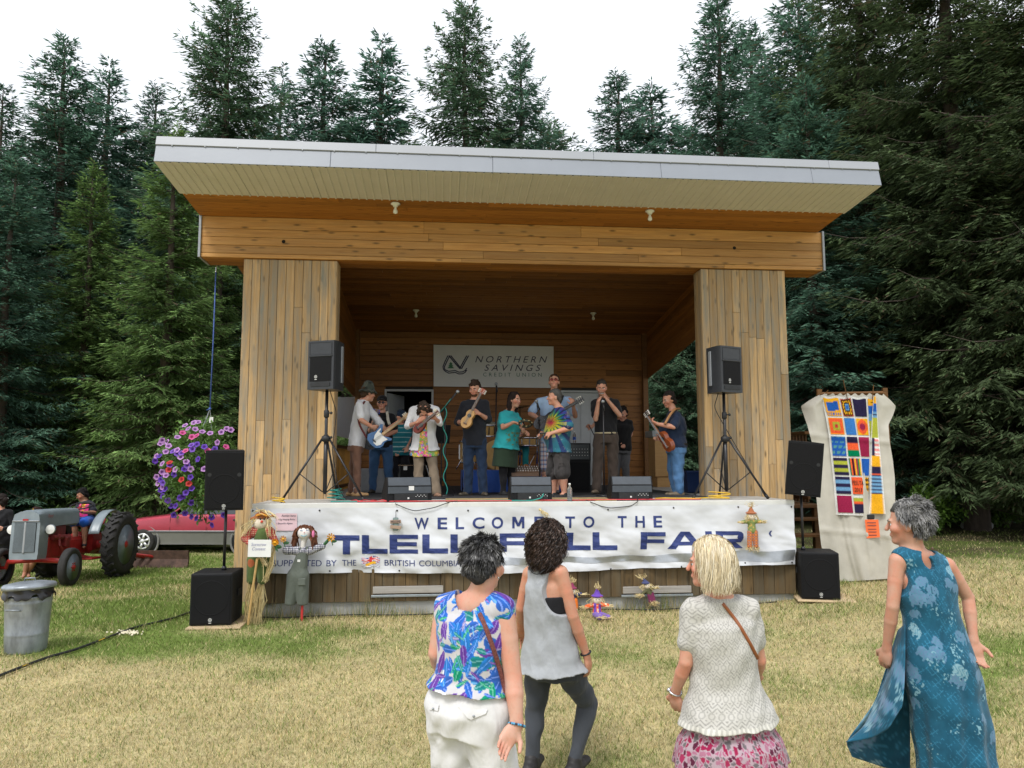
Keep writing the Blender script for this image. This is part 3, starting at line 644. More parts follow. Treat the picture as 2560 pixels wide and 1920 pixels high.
for ch, x0, x1 in (('W', 1036, 1072), ('E', 1094, 1118), ('L', 1139, 1160), ('C', 1181, 1211), ('O', 1229, 1258), ('M', 1281, 1311), ('E', 1336, 1360), ('T', 1413, 1437), ('O', 1458, 1486), ('T', 1544, 1566), ('H', 1587, 1610), ('E', 1632, 1654)):
    k = (x0-1036)/620
    if ch == 'M':
        m = MB()
        for j, pl in enumerate(BLOCK['M']): m.add(*wordmesh(np.array(pl), [list(range(len(pl)))], x0, x1, 1294-5*k, 1323-5*k, lift=.004+.0012*j))
        m.obj('letter', NAVY, ban)
    else: MB().add(*wordmesh(*font2d(ch, bold=.022), x0, x1, 1294-5*k, 1323-5*k)).obj('letter', NAVY, ban)
m = MB()
for ch, x0, x1 in (('T', 834, 899), ('L', 905, 969), ('E', 974, 1045), ('L', 1056, 1120), ('L', 1126, 1190), ('F', 1249, 1314), ('A', 1320, 1412), ('L', 1417, 1477), ('L', 1482, 1543), ('F', 1600, 1662), ('A', 1667, 1757), ('I', 1761, 1778), ('R', 1788, 1857)):
    k = (x0-834)/1000
    m = MB()
    for j, pl in enumerate(BLOCK[ch]): m.add(*wordmesh(np.array(pl), [list(range(len(pl)))], x0, x1, 1338-11*k, 1386-17*k, lift=.004+.0012*j, L=.02))
    m.obj('letter', NAVY, ban)
m = MB()
for wd_, x0, x1 in (('SUPPORTED', 684, 805), ('BY', 817, 842), ('THE', 855, 890), ('BRITISH', 961, 1037), ('COLUMBIA', 1048, 1152)): MB().add(*wordmesh(*font2d(wd_, bold=0.), x0, x1, 1400, 1415)).obj('lettering', NAVY, ban)
V = []; C = []
for i in range(31):
    for j in range(21):
        u, v = i/30, j/20; V.append(onb(904+45*u, 1393+26*v+3*math.sin(u*7), .005))
        if v < .55:
            w_ = v/.55; dg = min(abs(u-w_), abs(u-(1-w_))); cr = min(abs(u-.5), abs(w_-.5)*.6)
            c = (.6, .03, .05) if cr < .07 or dg < .05 else ((.8, .8, .8) if cr < .13 or dg < .13 else (.03, .06, .3))
        else:
            c = (.85, .45, .02) if abs(u-.5) < .3 and v < .78 else ((.8, .8, .8) if int(v*20+2*math.sin(u*9)) % 3 else (.03, .06, .3))
        C.append(c)
MB().grid(V, 31, 21).obj('flag_print', mat('flag print', None, .45, .05, attr=True), ban, col=np.array(C))
V = []
for i in range(120):
    px = 1156+830*i/119; yc = 1406-18*i/119+2*math.sin(i*.3); hh = np.interp(px, [1156, 1250, 1420, 1600, 1720, 1900, 1987], [8, 9, 7, 7, 11, 13, 13])
    for j in range(4): V.append(onb(px, yc+hh*(j/1.5-1), .005))
MB().grid(V, 120, 4).obj('tape_strip', mat('silver tape', (.36, .38, .4), .3, .12, 8, .2, 30, metal=.5), ban, True)
m = MB()
for px, py in ((632, 1277), (799, 1276), (993, 1276), (1170, 1276), (1520, 1274), (1683, 1269), (1845, 1267), (1978, 1267), (825, 1427), (998, 1427), (1528, 1423), (1700, 1415), (1860, 1406), (1980, 1406)): m.ball(onb(px, py, .004), .012, 8)
m.obj('grommets', BLACKM, ban)
m = MB().add([onb(1928+q*4-3*math.sin(t*3.1)*1.3, 1327+14*t, .006) for t in np.linspace(0, 1, 8) for q in (0, 1)], [(2*i, 2*i+1, 2*i+3, 2*i+2) for i in range(7)]); m.obj('tear', NAVY, ban)
# ---------------------------------------------------------------- credit union banner on the back wall
cub = thing('wall_banner', 'grey white credit union banner hung on the back wall', 'banner', (LX, LY, 0), PSI)
def onw(px, py, lift): s = Sb(px, py, 6.64); return (s[0], 6.64-lift+.006*math.sin(s[0]*3+s[2]*4)+.004*math.sin(s[0]*9-s[2]*6), s[2])
MB().grid([onw(1084+300*i/30, 862+4*i/30+104*j/12, 0) for i in range(31) for j in range(13)], 31, 13).obj('sheet', mat('grey banner vinyl', (.66, .67, .67), .45, .05, 2, .1, 10), cub, True)
INK = mat('dark ink', (.02, .02, .06), .5, .1); GINK = mat('green ink', (.04, .16, .12), .5, .1)
m = MB(); m.add(*wordmesh(*font2d('NORTHERN', .28, 0, 1.5), 1188, 1368, 890, 906, 891, 907, onw, L=.3)); m.add(*wordmesh(*font2d('SAVINGS', .28, 0, 1.5), 1211, 1352, 911, 927, 912, 928, onw, L=.3)); m.obj('lettering', INK, cub)
MB().add(*wordmesh(*font2d('CREDIT UNION', 0, 0, 1.7), 1208, 1354, 931.5, 941, 932.5, 942, onw, L=.3)).obj('lettering', GINK, cub)
def ribbon(m, pts, w, fn, lift):
    pts = np.array(pts, float); t = np.gradient(pts, axis=0); t /= np.linalg.norm(t, axis=1)[:, None]; q = np.stack([-t[:, 1], t[:, 0]], 1)*w/2
    V = [fn(*p, lift) for a, b in zip(pts-q, pts+q) for p in (a, b)]; m.add(V, [(2*i, 2*i+1, 2*i+3, 2*i+2) for i in range(len(pts)-1)])
m = MB()
for o in (0, 4.6):
    ribbon(m, [(1120+o, 889), (1112+o, 905), (1107.5+o*.8, 917), (1109+o*.6, 924), (1114+o*.5, 929-o*.6), (1122, 933-o), (1130, 932-o), (1138, 931-o), (1147, 935-o), (1156, 934.5-o), (1163, 931-o), (1167, 925-o)], 2.8, onw, .005+o*.0003)
    ribbon(m, [(1122+o, 889), (1131+o, 900), (1141+o*.9, 912), (1150+o*.6, 922)], 3, onw, .007+o*.0003)
    ribbon(m, [(1149+o, 922), (1157+o, 907), (1167+o, 889)], 3, onw, .009+o*.0003)
m.obj('emblem', INK, cub)
m = MB()
for k, (w_, y0, y1) in enumerate(((5, 905, 911), (7, 909, 916), (9, 913, 921))): m.add([onw(1127, y0, .011+k*.001), onw(1127-w_, y1, .011+k*.001), onw(1127+w_, y1, .011+k*.001)], [(0, 1, 2)])
m.obj('emblem_tree', mat('emblem green', (.03, .17, .08), .5, .1), cub)
# ---------------------------------------------------------------- side fittings
p = [(.53, 3.47, 2.42), (.53, 6.45, 2.42), (.53, 6.45, 3.34), (.53, 3.47, 3.08)]
tag(MB().add(p+[(x-.03, b, z) for x, b, z in p], [(0, 1, 2, 3), (7, 6, 5, 4), (0, 4, 5, 1), (2, 6, 7, 3), (1, 5, 6, 2), (0, 3, 7, 4)]).obj('white_panel', mat('white board', (.72, .74, .76), .5, .04), None, M=mat4(np.array([SA, SB, [0, 0, 1]]).T, SL)), 'white board panel standing in the open left side of the stage', 'panel')
def railing(name, label, a, b0, b1, z0, z1, nsl, mt, mt2, world=False):
    o = thing(name, label, 'railing', (LX, LY, 0), PSI)
    MB().cbox((a, (b0+b1)/2, z1+.03), (.12, b1-b0+.1, .05), .004).obj('top_rail', mt2, o); MB().cbox((a, (b0+b1)/2, z0+.08), (.05, b1-b0, .06), .004).obj('bottom_rail', mt2, o)
    for i in range(nsl): MB().cbox((a, b0+(b1-b0)*(i+.5)/nsl, (z0+z1)/2), (.03, (b1-b0)/nsl*.55, z1-z0), .004).obj('slat', mt, o)
    return o
W_SLAT = wood('yellow slats', (.5, .27, .06), (.38, .18, .035), 0, knots=.3); W_RAIL = wood('brown rail', (.17, .085, .03), (.11, .05, .02))
railing('side_railing', 'yellow slatted wooden railing under the white panel at left', .5, 2.2, 6.4, DECK, 2.2, 30, W_SLAT, W_RAIL)
railing('stair_railing', 'brown wooden stair railing behind the right pillar', 8.6, 2.4, 5.0, 1.25, 2.4, 22, W_RAIL, W_POST)
o = thing('wooden_steps', 'brown wooden steps and landing beside the right pillar', 'steps', (LX, LY, 0), PSI)
MB().cbox((8.25, 3.4, 1.2), (.95, 2.4, .06), .006).obj('landing', W_RAIL, o)
for a in (7.85, 8.65):
    for b in (2.3, 3.4, 4.5): MB().cbox((a, b, .55), (.1, .1, 1.3), .006).obj('leg', W_POST, o)
for k in range(4): MB().cbox((8.25, 2.1-.24*k, 1.0-.24*k), (.95, .26, .045), .005).obj('tread', W_RAIL, o)
o = thing('lectern', 'pale wooden lectern with grey sloping top beside the right rear post', 'lectern', S2W(6.95, 5.6, DECK), PSI)
W_LECT = wood('pale plywood', (.5, .3, .12), (.42, .24, .09), 0, knots=.2)
MB().prism([(-.16, -.25), (.19, -.25), (.19, .25), (-.16, .25)], .22, 1.02).obj('cabinet', W_LECT, o); MB().cbox((.02, 0, .11), (.27, .42, .22), .005).obj('plinth', W_LECT, o)
MB().cbox((0, 0, 1.1), (.44, .56, .13), .006).obj('top_box', mat('grey lectern top', (.3, .33, .33), .5), o)
# floor coverings
for nm, lb, a0, a1, b0, b1, c in (('floor_mat', 'black rubber mat on the deck behind the monitors', .95, 6.3, .9, 6.5, (.025, .025, .027)), ('rug', 'tan rug strip at the front of the deck under the musicians', 2.45, 4.75, .12, .88, (.36, .26, .12))):
    tag(MB().cbox(((a0+a1)/2, (b0+b1)/2, .006), (a1-a0, b1-b0, .012), .003).obj(nm, mat(nm, c, .9, .3, 12, .3), None, M=mat4(np.array([SA, SB, [0, 0, 1]]).T, SL+np.array([0, 0, DECK+.001]))), lb, nm.replace('_', ' ').replace('floor ', ''))
# ================================================================ smooth bodies: blended limbs turned into one continuous surface
class SD:
    def __init__(s): s.p = []
    def cone(s, a, b, r1, r2=None, k=.02, n=None, q=1., neg=False):
        """limb from a to b; optional flattening by q along n"""
        s.p.append(('c', np.asarray(a, float), np.asarray(b, float), r1, r1 if r2 is None else r2, k, None if n is None else nrm(n), q, neg)); return s
    def ell(s, c, R, r, k=.02, neg=False):
        """ellipsoid, R columns are its axes, r its radii"""
        s.p.append(('e', np.asarray(c, float), np.asarray(R, float), np.asarray(r, float), None, k, None, 1, neg)); return s
    def chain(s, pts, rs, k=.02, n=None, q=1.):
        for i in range(len(pts)-1): s.cone(pts[i], pts[i+1], rs[i], rs[i+1], k if i == 0 else .005, n, q)
        return s
    def mesh(s, vox=.008, cut=None, wob=None):
        lo = np.full(3, 1e9); hi = -lo
        for t in s.p:
            if t[8]: continue
            if t[0] == 'c': r = max(t[3], t[4]); lo = np.minimum(lo, np.minimum(t[1], t[2])-r); hi = np.maximum(hi, np.maximum(t[1], t[2])+r)
            else: r = t[3].max(); lo = np.minimum(lo, t[1]-r); hi = np.maximum(hi, t[1]+r)
        lo -= 3*vox; hi += 3*vox; N = np.ceil((hi-lo)/vox).astype(int)+1
        g = np.full(N, .3, np.float32); ax = [lo[i]+vox*np.arange(N[i]) for i in range(3)]
        for t in s.p:
            kind, k, neg = t[0], t[5], t[8]
            if kind == 'c': r = max(t[3], t[4]); a = np.minimum(t[1], t[2])-r; b = np.maximum(t[1], t[2])+r
            else: r = t[3].max(); a = t[1]-r; b = t[1]+r
            i0 = np.clip(np.floor((a-k-2*vox-lo)/vox).astype(int), 0, N); i1 = np.clip(np.ceil((b+k+2*vox-lo)/vox).astype(int)+1, 0, N)
            if (i1 <= i0).any(): continue
            X = np.stack(np.meshgrid(*[ax[i][i0[i]:i1[i]] for i in range(3)], indexing='ij'), -1)
            if kind == 'c':
                pa = X-t[1]; ba = t[2]-t[1]
                if t[6] is not None:
                    f = 1/t[7]-1; pa = pa+(pa@t[6])[..., None]*t[6]*f; ba = ba+(ba@t[6])*t[6]*f
                h = np.clip(pa@ba/(ba@ba+1e-12), 0, 1); d = np.linalg.norm(pa-h[..., None]*ba, axis=-1)-(t[3]+(t[4]-t[3])*h)
                if t[6] is not None: d = d*(.5+.5*t[7])
            else:
                qq = (X-t[1])@t[2]; l = np.linalg.norm(qq/t[3], axis=-1); l2 = np.linalg.norm(qq/t[3]**2, axis=-1)+1e-9; d = l*(l-1)/l2
            sl = tuple(slice(i0[i], i1[i]) for i in range(3)); o = g[sl]
            if neg: d = -d; h = np.maximum(k-np.abs(o-d), 0)/k; g[sl] = np.maximum(o, d)+h*h*k*.25
            else: h = np.maximum(k-np.abs(o-d), 0)/k; g[sl] = np.minimum(o, d)-h*h*k*.25
        if cut is not None or wob is not None:
            X = np.stack(np.meshgrid(*ax, indexing='ij'), -1)
            if wob is not None: g = g+wob(X).astype(np.float32)
            if cut is not None: g = np.maximum(g, cut(X).astype(np.float32))
        g[0] = g[-1] = .3; g[:, 0] = g[:, -1] = .3; g[:, :, 0] = g[:, :, -1] = .3
        return nets(g, lo, vox)
def nets(g, lo, vox):
    s = g < 0; n = np.array(g.shape)
    c = np.zeros(n-1, np.int8)
    for i in (0, 1):
        for j in (0, 1):
            for k in (0, 1): c += s[i:n[0]-1+i, j:n[1]-1+j, k:n[2]-1+k]
    A = np.argwhere((c > 0) & (c < 8)); idx = np.full(n-1, -1, np.int32); idx[tuple(A.T)] = np.arange(len(A))
    acc = np.zeros((len(A), 3)); cnt = np.zeros(len(A))
    cor = [(i, j, k) for i in (0, 1) for j in (0, 1) for k in (0, 1)]
    val = {q: g[A[:, 0]+q[0], A[:, 1]+q[1], A[:, 2]+q[2]] for q in cor}
    for q in cor:
        for ax in range(3):
            if q[ax]: continue
            p = list(q); p[ax] = 1; p = tuple(p); a, b = val[q], val[p]; m = (a < 0) != (b < 0)
            t = np.where(m, a/np.where(m, a-b, 1), 0); e = np.tile(np.array(q, float), (len(A), 1)); e[:, ax] += t
            acc += e*m[:, None]; cnt += m
    V = lo+vox*(A+acc/np.maximum(cnt, 1)[:, None]); F = []
    for ax in range(3):
        u, v = [(1, 2), (2, 0), (0, 1)][ax]; sl0 = [slice(1, -1)]*3; sl1 = [slice(1, -1)]*3
        sl0[ax] = slice(0, -1); sl1[ax] = slice(1, None); a = s[tuple(sl0)]; b = s[tuple(sl1)]
        E = np.argwhere(a != b); fl = a[tuple(E.T)]; off = np.ones(3, int); off[ax] = 0; E = E+off
        q = []
        for du, dv in ((-1, -1), (0, -1), (0, 0), (-1, 0)):
            w = E.copy(); w[:, u] += du; w[:, v] += dv; q.append(idx[tuple(w.T)])
        q = np.stack(q, 1); q[~fl] = q[~fl][:, ::-1]; F.append(q)
    return V, np.concatenate(F)
SKIN = None
def skinmat(name):
    m, ns, ls, bs = newmat(name)
    at = node(ns, 'ShaderNodeAttribute', attribute_name='Col'); tc = ns.new('ShaderNodeTexCoord')
    nz = node(ns, 'ShaderNodeTexNoise', Scale=14., Detail=5.); ls.new(tc.outputs['Object'], nz.inputs['Vector'])
    n3 = node(ns, 'ShaderNodeTexNoise', Scale=60., Detail=3.); ls.new(tc.outputs['Object'], n3.inputs['Vector'])
    red = mixc(ns, ls, 1., at.outputs['Color'], (1.08, .84, .78), 'MULTIPLY')
    c = mixc(ns, ls, ramp(ns, ls, nz.outputs['Fac'], [(.4, 0.), (.68, 1.)]), at.outputs['Color'], red)
    c = mixc(ns, ls, ramp(ns, ls, n3.outputs['Fac'], [(.55, 0.), (.75, .25)]), c, mixc(ns, ls, 1., at.outputs['Color'], (.72, .6, .5), 'MULTIPLY'))
    ls.new(c, bs.inputs['Base Color']); bs.inputs['Roughness'].default_value = .5; bs.inputs['Specular IOR Level'].default_value = .35
    bs.inputs['Subsurface Weight'].default_value = .12; bs.inputs['Subsurface Radius'].default_value = (.012, .005, .003); bs.inputs['Subsurface Scale'].default_value = 1.
    b = node(ns, 'ShaderNodeBump', Strength=.12, Distance=.003); n2 = node(ns, 'ShaderNodeTexNoise', Scale=90., Detail=3.); ls.new(tc.outputs['Object'], n2.inputs['Vector'])
    ls.new(n2.outputs['Fac'], b.inputs['Height']); ls.new(b.outputs[0], bs.inputs['Normal'])
    return m
SKIN = skinmat('skin')
def cloth(name, rough=.85, fold=.5, fscale=9., weave=True, attr=True, c=None, stretch=(1, 1, .45)):
    """woven cloth: colour from the print, folds from stretched noise"""
    m, ns, ls, bs = newmat(name); tc = ns.new('ShaderNodeTexCoord')
    mp = ns.new('ShaderNodeMapping'); mp.inputs['Scale'].default_value = stretch; ls.new(tc.outputs['Object'], mp.inputs['Vector'])
    nz = node(ns, 'ShaderNodeTexNoise', Scale=fscale, Detail=2.5, Roughness=.5, Distortion=1.2); ls.new(mp.outputs[0], nz.inputs['Vector'])
    if attr: at = node(ns, 'ShaderNodeAttribute', attribute_name='Col'); ls.new(at.outputs['Color'], bs.inputs['Base Color'])
    else: bs.inputs['Base Color'].default_value = (*c, 1)
    bs.inputs['Roughness'].default_value = rough; bs.inputs['Specular IOR Level'].default_value = .2; bs.inputs['Sheen Weight'].default_value = .12
    b = node(ns, 'ShaderNodeBump', Strength=fold, Distance=.03); ls.new(nz.outputs['Fac'], b.inputs['Height']); last = b
    if weave:
        n2 = node(ns, 'ShaderNodeTexNoise', Scale=160., Detail=2.); ls.new(tc.outputs['Object'], n2.inputs['Vector'])
        b2 = node(ns, 'ShaderNodeBump', Strength=.15, Distance=.003); ls.new(n2.outputs['Fac'], b2.inputs['Height']); ls.new(b.outputs[0], b2.inputs['Normal']); last = b2
    ls.new(last.outputs[0], bs.inputs['Normal']); return m
CLOTH = cloth('cotton cloth'); DENIM = cloth('denim cloth', .9, .6, 12); FELT = cloth('felt', .95, .3, 14)
HAIRM = mat('hair', None, .7, .3, 40, .8, 90, attr=True, spec=.12, stretch=(1, 1, .25))
def sdobj(name, sd, vox, m, parent, col, cut=None, wob=None, origin=None):
    V, F = sd.mesh(vox, cut, wob)
    C = col(V) if callable(col) else np.tile(np.array(col, float), (len(V), 1))
    o = origin if origin is not None else np.zeros(3)
    return link(name, npmesh(name, V-o, F, m, True, C), parent)
# ================================================================ sound equipment
CAB = mat('speaker cabinet', (.008, .0085, .01), .6, .2, 30, .3, 300, spec=.25); GRILLE = mat('speaker grille', (.006, .006, .007), .7, .3, 200, .3, 500, spec=.2); PLASTIC = mat('grey black plastic', (.026, .029, .034), .42, .12, 20)
BADGE = mat('silver badge', (.62, .62, .6), .3, .05)
def badge(parent, c, R, r):
    m = MB(); an = np.linspace(0, 2*math.pi, 21)
    ribs = []
    for a in an: ribs += [(r*math.cos(a), 0, r*math.sin(a)), (r*.78*math.cos(a), 0, r*.78*math.sin(a))]
    m.add(ribs, [(2*i, 2*i+1, 2*i+3, 2*i+2) for i in range(20)], mat4(R, c))
    for k in range(3):
        a = math.pi*k/3+math.pi/2; m.box((0, 0, 0), (r*1.5, .001, r*.16), mat4(np.asarray(R)@np.array([[math.cos(a), 0, -math.sin(a)], [0, 1, 0], [math.sin(a), 0, math.cos(a)]]), c))
    m.box((0, 0, -r*1.7), (r*1.5, .001, r*.35), mat4(R, c)); m.obj('badge', BADGE, parent)
I3 = np.eye(3)
def pole_speaker(label, loc, rz):
    o = thing('stage_speaker', label, 'speaker', loc, rz)
    pl = [(-.2, -.17), (.2, -.17), (.212, -.1), (.15, .17), (.1, .2), (-.1, .2), (-.15, .17), (-.212, -.1)]
    auto_smooth(MB().prism(pl, 0, .66).obj('cabinet', PLASTIC, o), 30)
    m = MB(); m.grid([(x*(.165 if z < .45 else .17), -.172-.012*math.cos(x*1.3), z) for x in np.linspace(-1, 1, 9) for z in (.11, .2, .3, .4, .435)], 9, 5, flip=True); m.obj('grille', GRILLE, o, True)
    m = MB()                                                # horn flare: frame and deep throat
    A = [(-.17, -.176, .47), (.17, -.176, .47), (.17, -.176, .635), (-.17, -.176, .635)]; B = [(-.05, -.06, .52), (.05, -.06, .52), (.05, -.06, .60), (-.05, -.06, .60)]
    m.add(A+B, [(0, 4, 5, 1), (1, 5, 6, 2), (2, 6, 7, 3), (3, 7, 4, 0), (4, 7, 6, 5)]); m.obj('horn', BLACK, o)
    MB().cbox((0, -.178, .452), (.36, .02, .024), .006).obj('lip', PLASTIC, o); MB().box((0, -.174, .065), (.3, .01, .05)).obj('port', BLACK, o)
    for s in (-1, 1): MB().cbox((s*.19, .06, .35), (.02, .05, .5), .004, mat4(I3, (0, 0, 0))).obj('side_rail', GREYM, o)
    badge(o, (-.06, -.19, .17), I3, .022); return o
def tripod(label, loc, rz, hgt, spread=.56):
    o = thing('speaker_stand', label, 'stand', loc, rz); MB().tube([(0, 0, .1), (0, 0, hgt)], .021, 10).obj('pole', BLACKM, o, True); MB().tube([(0, 0, .12), (0, 0, .9)], .028, 10).obj('tube', BLACKM, o, True)
    MB().lathe([(.03, .8), (.06, .81), (.06, .87), (.03, .89)], 14).obj('collar', BLACK, o, True); MB().lathe([(.029, 1.13), (.036, 1.14), (.036, 1.22), (.029, 1.23)], 12).obj('clamp', BLACK, o, True)
    for z, d in ((.86, .06), (1.19, .055)): MB().tube([(.02, -.02, z), (d, -.03, z)], .009, 8).ball((d+.012, -.03, z), .02, 8).obj('knob', BLACK, o, True)
    for k in range(3):
        a = (math.radians(195), math.radians(-15), math.radians(80))[k]; e = np.array([math.cos(a)*spread, math.sin(a)*spread, .012]); t = np.array([math.cos(a)*.05, math.sin(a)*.05, .84])
        l = MB().tube([t, e], .015, 8).obj('leg', BLACKM, o, True); MB().tube([t+(e-t)*.94, e+nrm(e-t)*.01], .022, 8).obj('rubber_foot', BLACK, l, True)
        MB().tube([t+(e-t)*.56, (math.cos(a)*.03, math.sin(a)*.03, .13)], .008, 6).obj('brace', BLACKM, o, True)
    return o
tl = W2S(Pz(757, 1252, DECK)); tr = W2S(Pz(1835, 1246, DECK))
for a, b, s, lbs in ((.83, .42, 1, ('black plastic speaker on a tripod before the left pillar', 'black tripod stand before the left pillar')), (6.42, .47, -1, ('black plastic speaker on a tripod before the right pillar', 'black tripod stand before the right pillar'))):
    p = S2W(a, b, DECK+.001); tripod(lbs[1], p, PSI, 1.52); pole_speaker(lbs[0], p+np.array([0, 0, 1.5]), PSI-s*.42)
def big_pa(p, rz, names, tilt=0, off=0.):
    o = thing('subwoofer', names[0], 'speaker', p, rz)
    MB().cbox((0, -.04, .305), (.48, .52, .6), .012).obj('cabinet', CAB, o); MB().cbox((0, -.303, .305), (.445, .012, .555), .004).obj('grille', GRILLE, o)
    m = MB().lathe([(.19, 0), (.2, .004), (.205, 0)], 32, mat4(np.array([[1, 0, 0], [0, 0, -1], [0, 1, 0.]]), (0, -.3095, .32)), False); m.obj('cone_outline', GRILLE, o, True)
    badge(o, (-.0, -.312, .07), I3, .021)
    for s in (-1, 1): MB().cbox((s*.252, .02, .34), (.012, .16, .08), .004).obj('handle', BLACK, o)
    q = thing('speaker_pole', names[1], 'pole', p+np.array([off, 0, .606]), rz); MB().tube([(0, 0, 0), (0, 0, .82)], .018, 10).obj('tube', BLACKM, q, True); MB().lathe([(.03, 0), (.03, .03), (.018, .05)], 12).obj('flange', BLACKM, q, True)
    t = thing('loudspeaker', names[2], 'speaker', p+np.array([off, 0, 1.35]), rz); t.rotation_euler = (math.radians(3), tilt, rz+(.12 if rz > 0 else -.06))
    pl = [(-.225, -.2), (.225, -.2), (.16, .2), (-.16, .2)]
    MB().prism(pl, 0, .72).obj('cabinet', CAB, t); MB().cbox((0, -.203, .36), (.42, .012, .68), .004).obj('grille', GRILLE, t)
    m = MB().lathe([(.165, 0), (.172, .004), (.178, 0)], 32, mat4(np.array([[1, 0, 0], [0, 0, -1], [0, 1, 0.]]), (0, -.2095, .26)), False); m.obj('cone_outline', GRILLE, t, True)
    m = MB()
    for s in (-1, 1): m.tube([(s*.17, -.2075, .43), (s*.17, -.2105, .43)], .024, 12)
    m.obj('vent', BLACK, t); badge(t, (0, -.212, .055), I3, .021)
pl = P(543, 1550, 9.5); pl[2] = gz(pl[0], pl[1])+.03; big_pa(pl, .1, ('large black subwoofer on the grass at the left end of the stage', 'black pole between the left subwoofer and its speaker', 'black loudspeaker on a pole in front of the flower basket'), 0, .06)
pr = P(2042, 1480, 10.45); pr[2] = gz(pr[0], pr[1])+.035; big_pa(pr, -.2, ('large black subwoofer on the grass right of the stage', 'black pole between the right subwoofer and its speaker', 'black loudspeaker on a pole beside the canvas sheet'), .1, -.16)
for p, rz, w, l, lb, nm in ((pl, .1, .62, .74, 'pale plywood sheet under the left subwoofer', 'plywood_sheet'), (pr, -.2, .72, .66, 'thin reddish plank under the right subwoofer', 'plank')):
    o = tag(MB().cbox((.06, -.03, -.012), (w, l, .022), .003).obj(nm, wood(nm, (.55, .42, .27), (.45, .34, .2), 0, knots=.2), None, M=mat4(np.array([[math.cos(rz), -math.sin(rz), 0], [math.sin(rz), math.cos(rz), 0], [0, 0, 1]]), p)), lb, 'board')
# floor monitors, backs to the public
MONG = mat('monitor grey', (.055, .065, .08), .5, .12, 12)
def monitor(label, a, b, rz, w=.56):
    o = thing('floor_monitor', label, 'monitor', S2W(a, b, DECK+.013), PSI+rz); h = w/2
    pf = [(-.17, .0), (.2, 0), (.24, .09), (-.02, .31), (-.13, .315), (-.175, .2)]
    R = np.array([[0, 0, 1], [1, 0, 0], [0, 1, 0.]])        # profile (depth, up) extruded along width
    auto_smooth(MB().prism(pf, -h, h, mat4(R, (0, 0, 0))).obj('cabinet', CAB, o), 20)
    s1 = np.array([0, -.13, .315]); s2 = np.array([0, -.175, .2]); d = nrm(s1-s2)
    MB().cbox((0, 0, 0), (w-.03, .115, .008), .003, mat4(frame((1, 0, 0), np.cross((1, 0, 0), d)), (s1+s2)/2+np.array([0, -.004, 0]))).obj('back_panel', MONG, o)
    MB().cbox((0, -.178, .145), (w-.02, .014, .09), .004).obj('lower_panel', MONG, o); MB().cbox((0, -.181, .2), (w, .012, .012), .003).obj('seam', BLACK, o)
    MB().cbox((.02, -.182, .055), (w-.15, .02, .085), .004).obj('amp_panel', BLACK, o)
    m = MB()
    for i in range(7): m.tube([(.08+.022*i, -.19, .06+.018*(i % 2)), (.08+.022*i, -.2, .06+.018*(i % 2))], .0055, 6)
    m.obj('controls', BADGE, o); MB().box((-.02, -.193, .04), (.022, .002, .022)).obj('rating_label', WHITE, o)
    return o
mo = monitor('left floor monitor wedge with a white sticker on its back', 1.93, .33, .25, .6); MB().box((.02, -.188, .17), (.07, .004, .055)).obj('sticker', WHITE, mo)
monitor('middle floor monitor wedge with a teal cable plugged in', 3.59, .3, 0); monitor('right floor monitor wedge beside the yellow cable', 4.98, .32, -.05)
# amplifiers, mixer, bins on stage
def amp(name, label, px0, px1, py0, py1, Y, dep, body, face, knobs=0, cat='amplifier', rz=0.):
    c = P((px0+px1)/2, py1, Y); w = (px1-px0)/FOC*Y; h = (py1-py0)/FOC*Y; c[2] = max(c[2], DECK+.013)
    o = thing(name, label, cat, c, PSI+rz); MB().cbox((0, dep/2, h/2), (w, dep, h), .008).obj('cabinet', body, o); MB().cbox((0, -.004, h/2), (w*.9, .012, h*.86), .004).obj('front', face, o)
    if knobs:
        m = MB()
        for i in range(knobs): m.tube([(-w*.36+w*.72*(i % 7)/6, -.008, h*(.3+.18*(i//7))), (-w*.36+w*.72*(i % 7)/6, -.02, h*(.3+.18*(i//7)))], .007, 6)
        m.obj('knobs', BADGE, o)
    return o
amp('amp_cabinet', 'tall black amplifier cabinet behind the tie-dye shirt man', 1415, 1477, 1152, 1232, 12.9, .35, CAB, GRILLE); amp('mixer_amp', 'black powered mixer standing on the amplifier cabinet', 1420, 1477, 1108, 1152, 12.9, .3, CAB, mat('mixer face', (.05, .06, .065), .4), 21, 'mixer')
amp('guitar_amp', 'light grey guitar amplifier behind the left monitor', 902, 974, 1176, 1236, 12.9, .25, mat('grey amp cloth', (.3, .3, .31), .8), mat('grey grille cloth', (.27, .28, .29), .85), 0)
a2 = amp('bass_amp', 'black amplifier with a chrome tilt frame behind the bowing woman', 1000, 1062, 1160, 1232, 12.7, .3, CAB, GRILLE)
MB().tube([(-.24, -.03, .45), (.22, -.03, .45), (.36, -.06, 0)], .009, 6).obj('tilt_frame', CHROME, a2); MB().box((-.12, -.014, .41), (.06, .003, .07)).obj('tag', WHITE, a2)
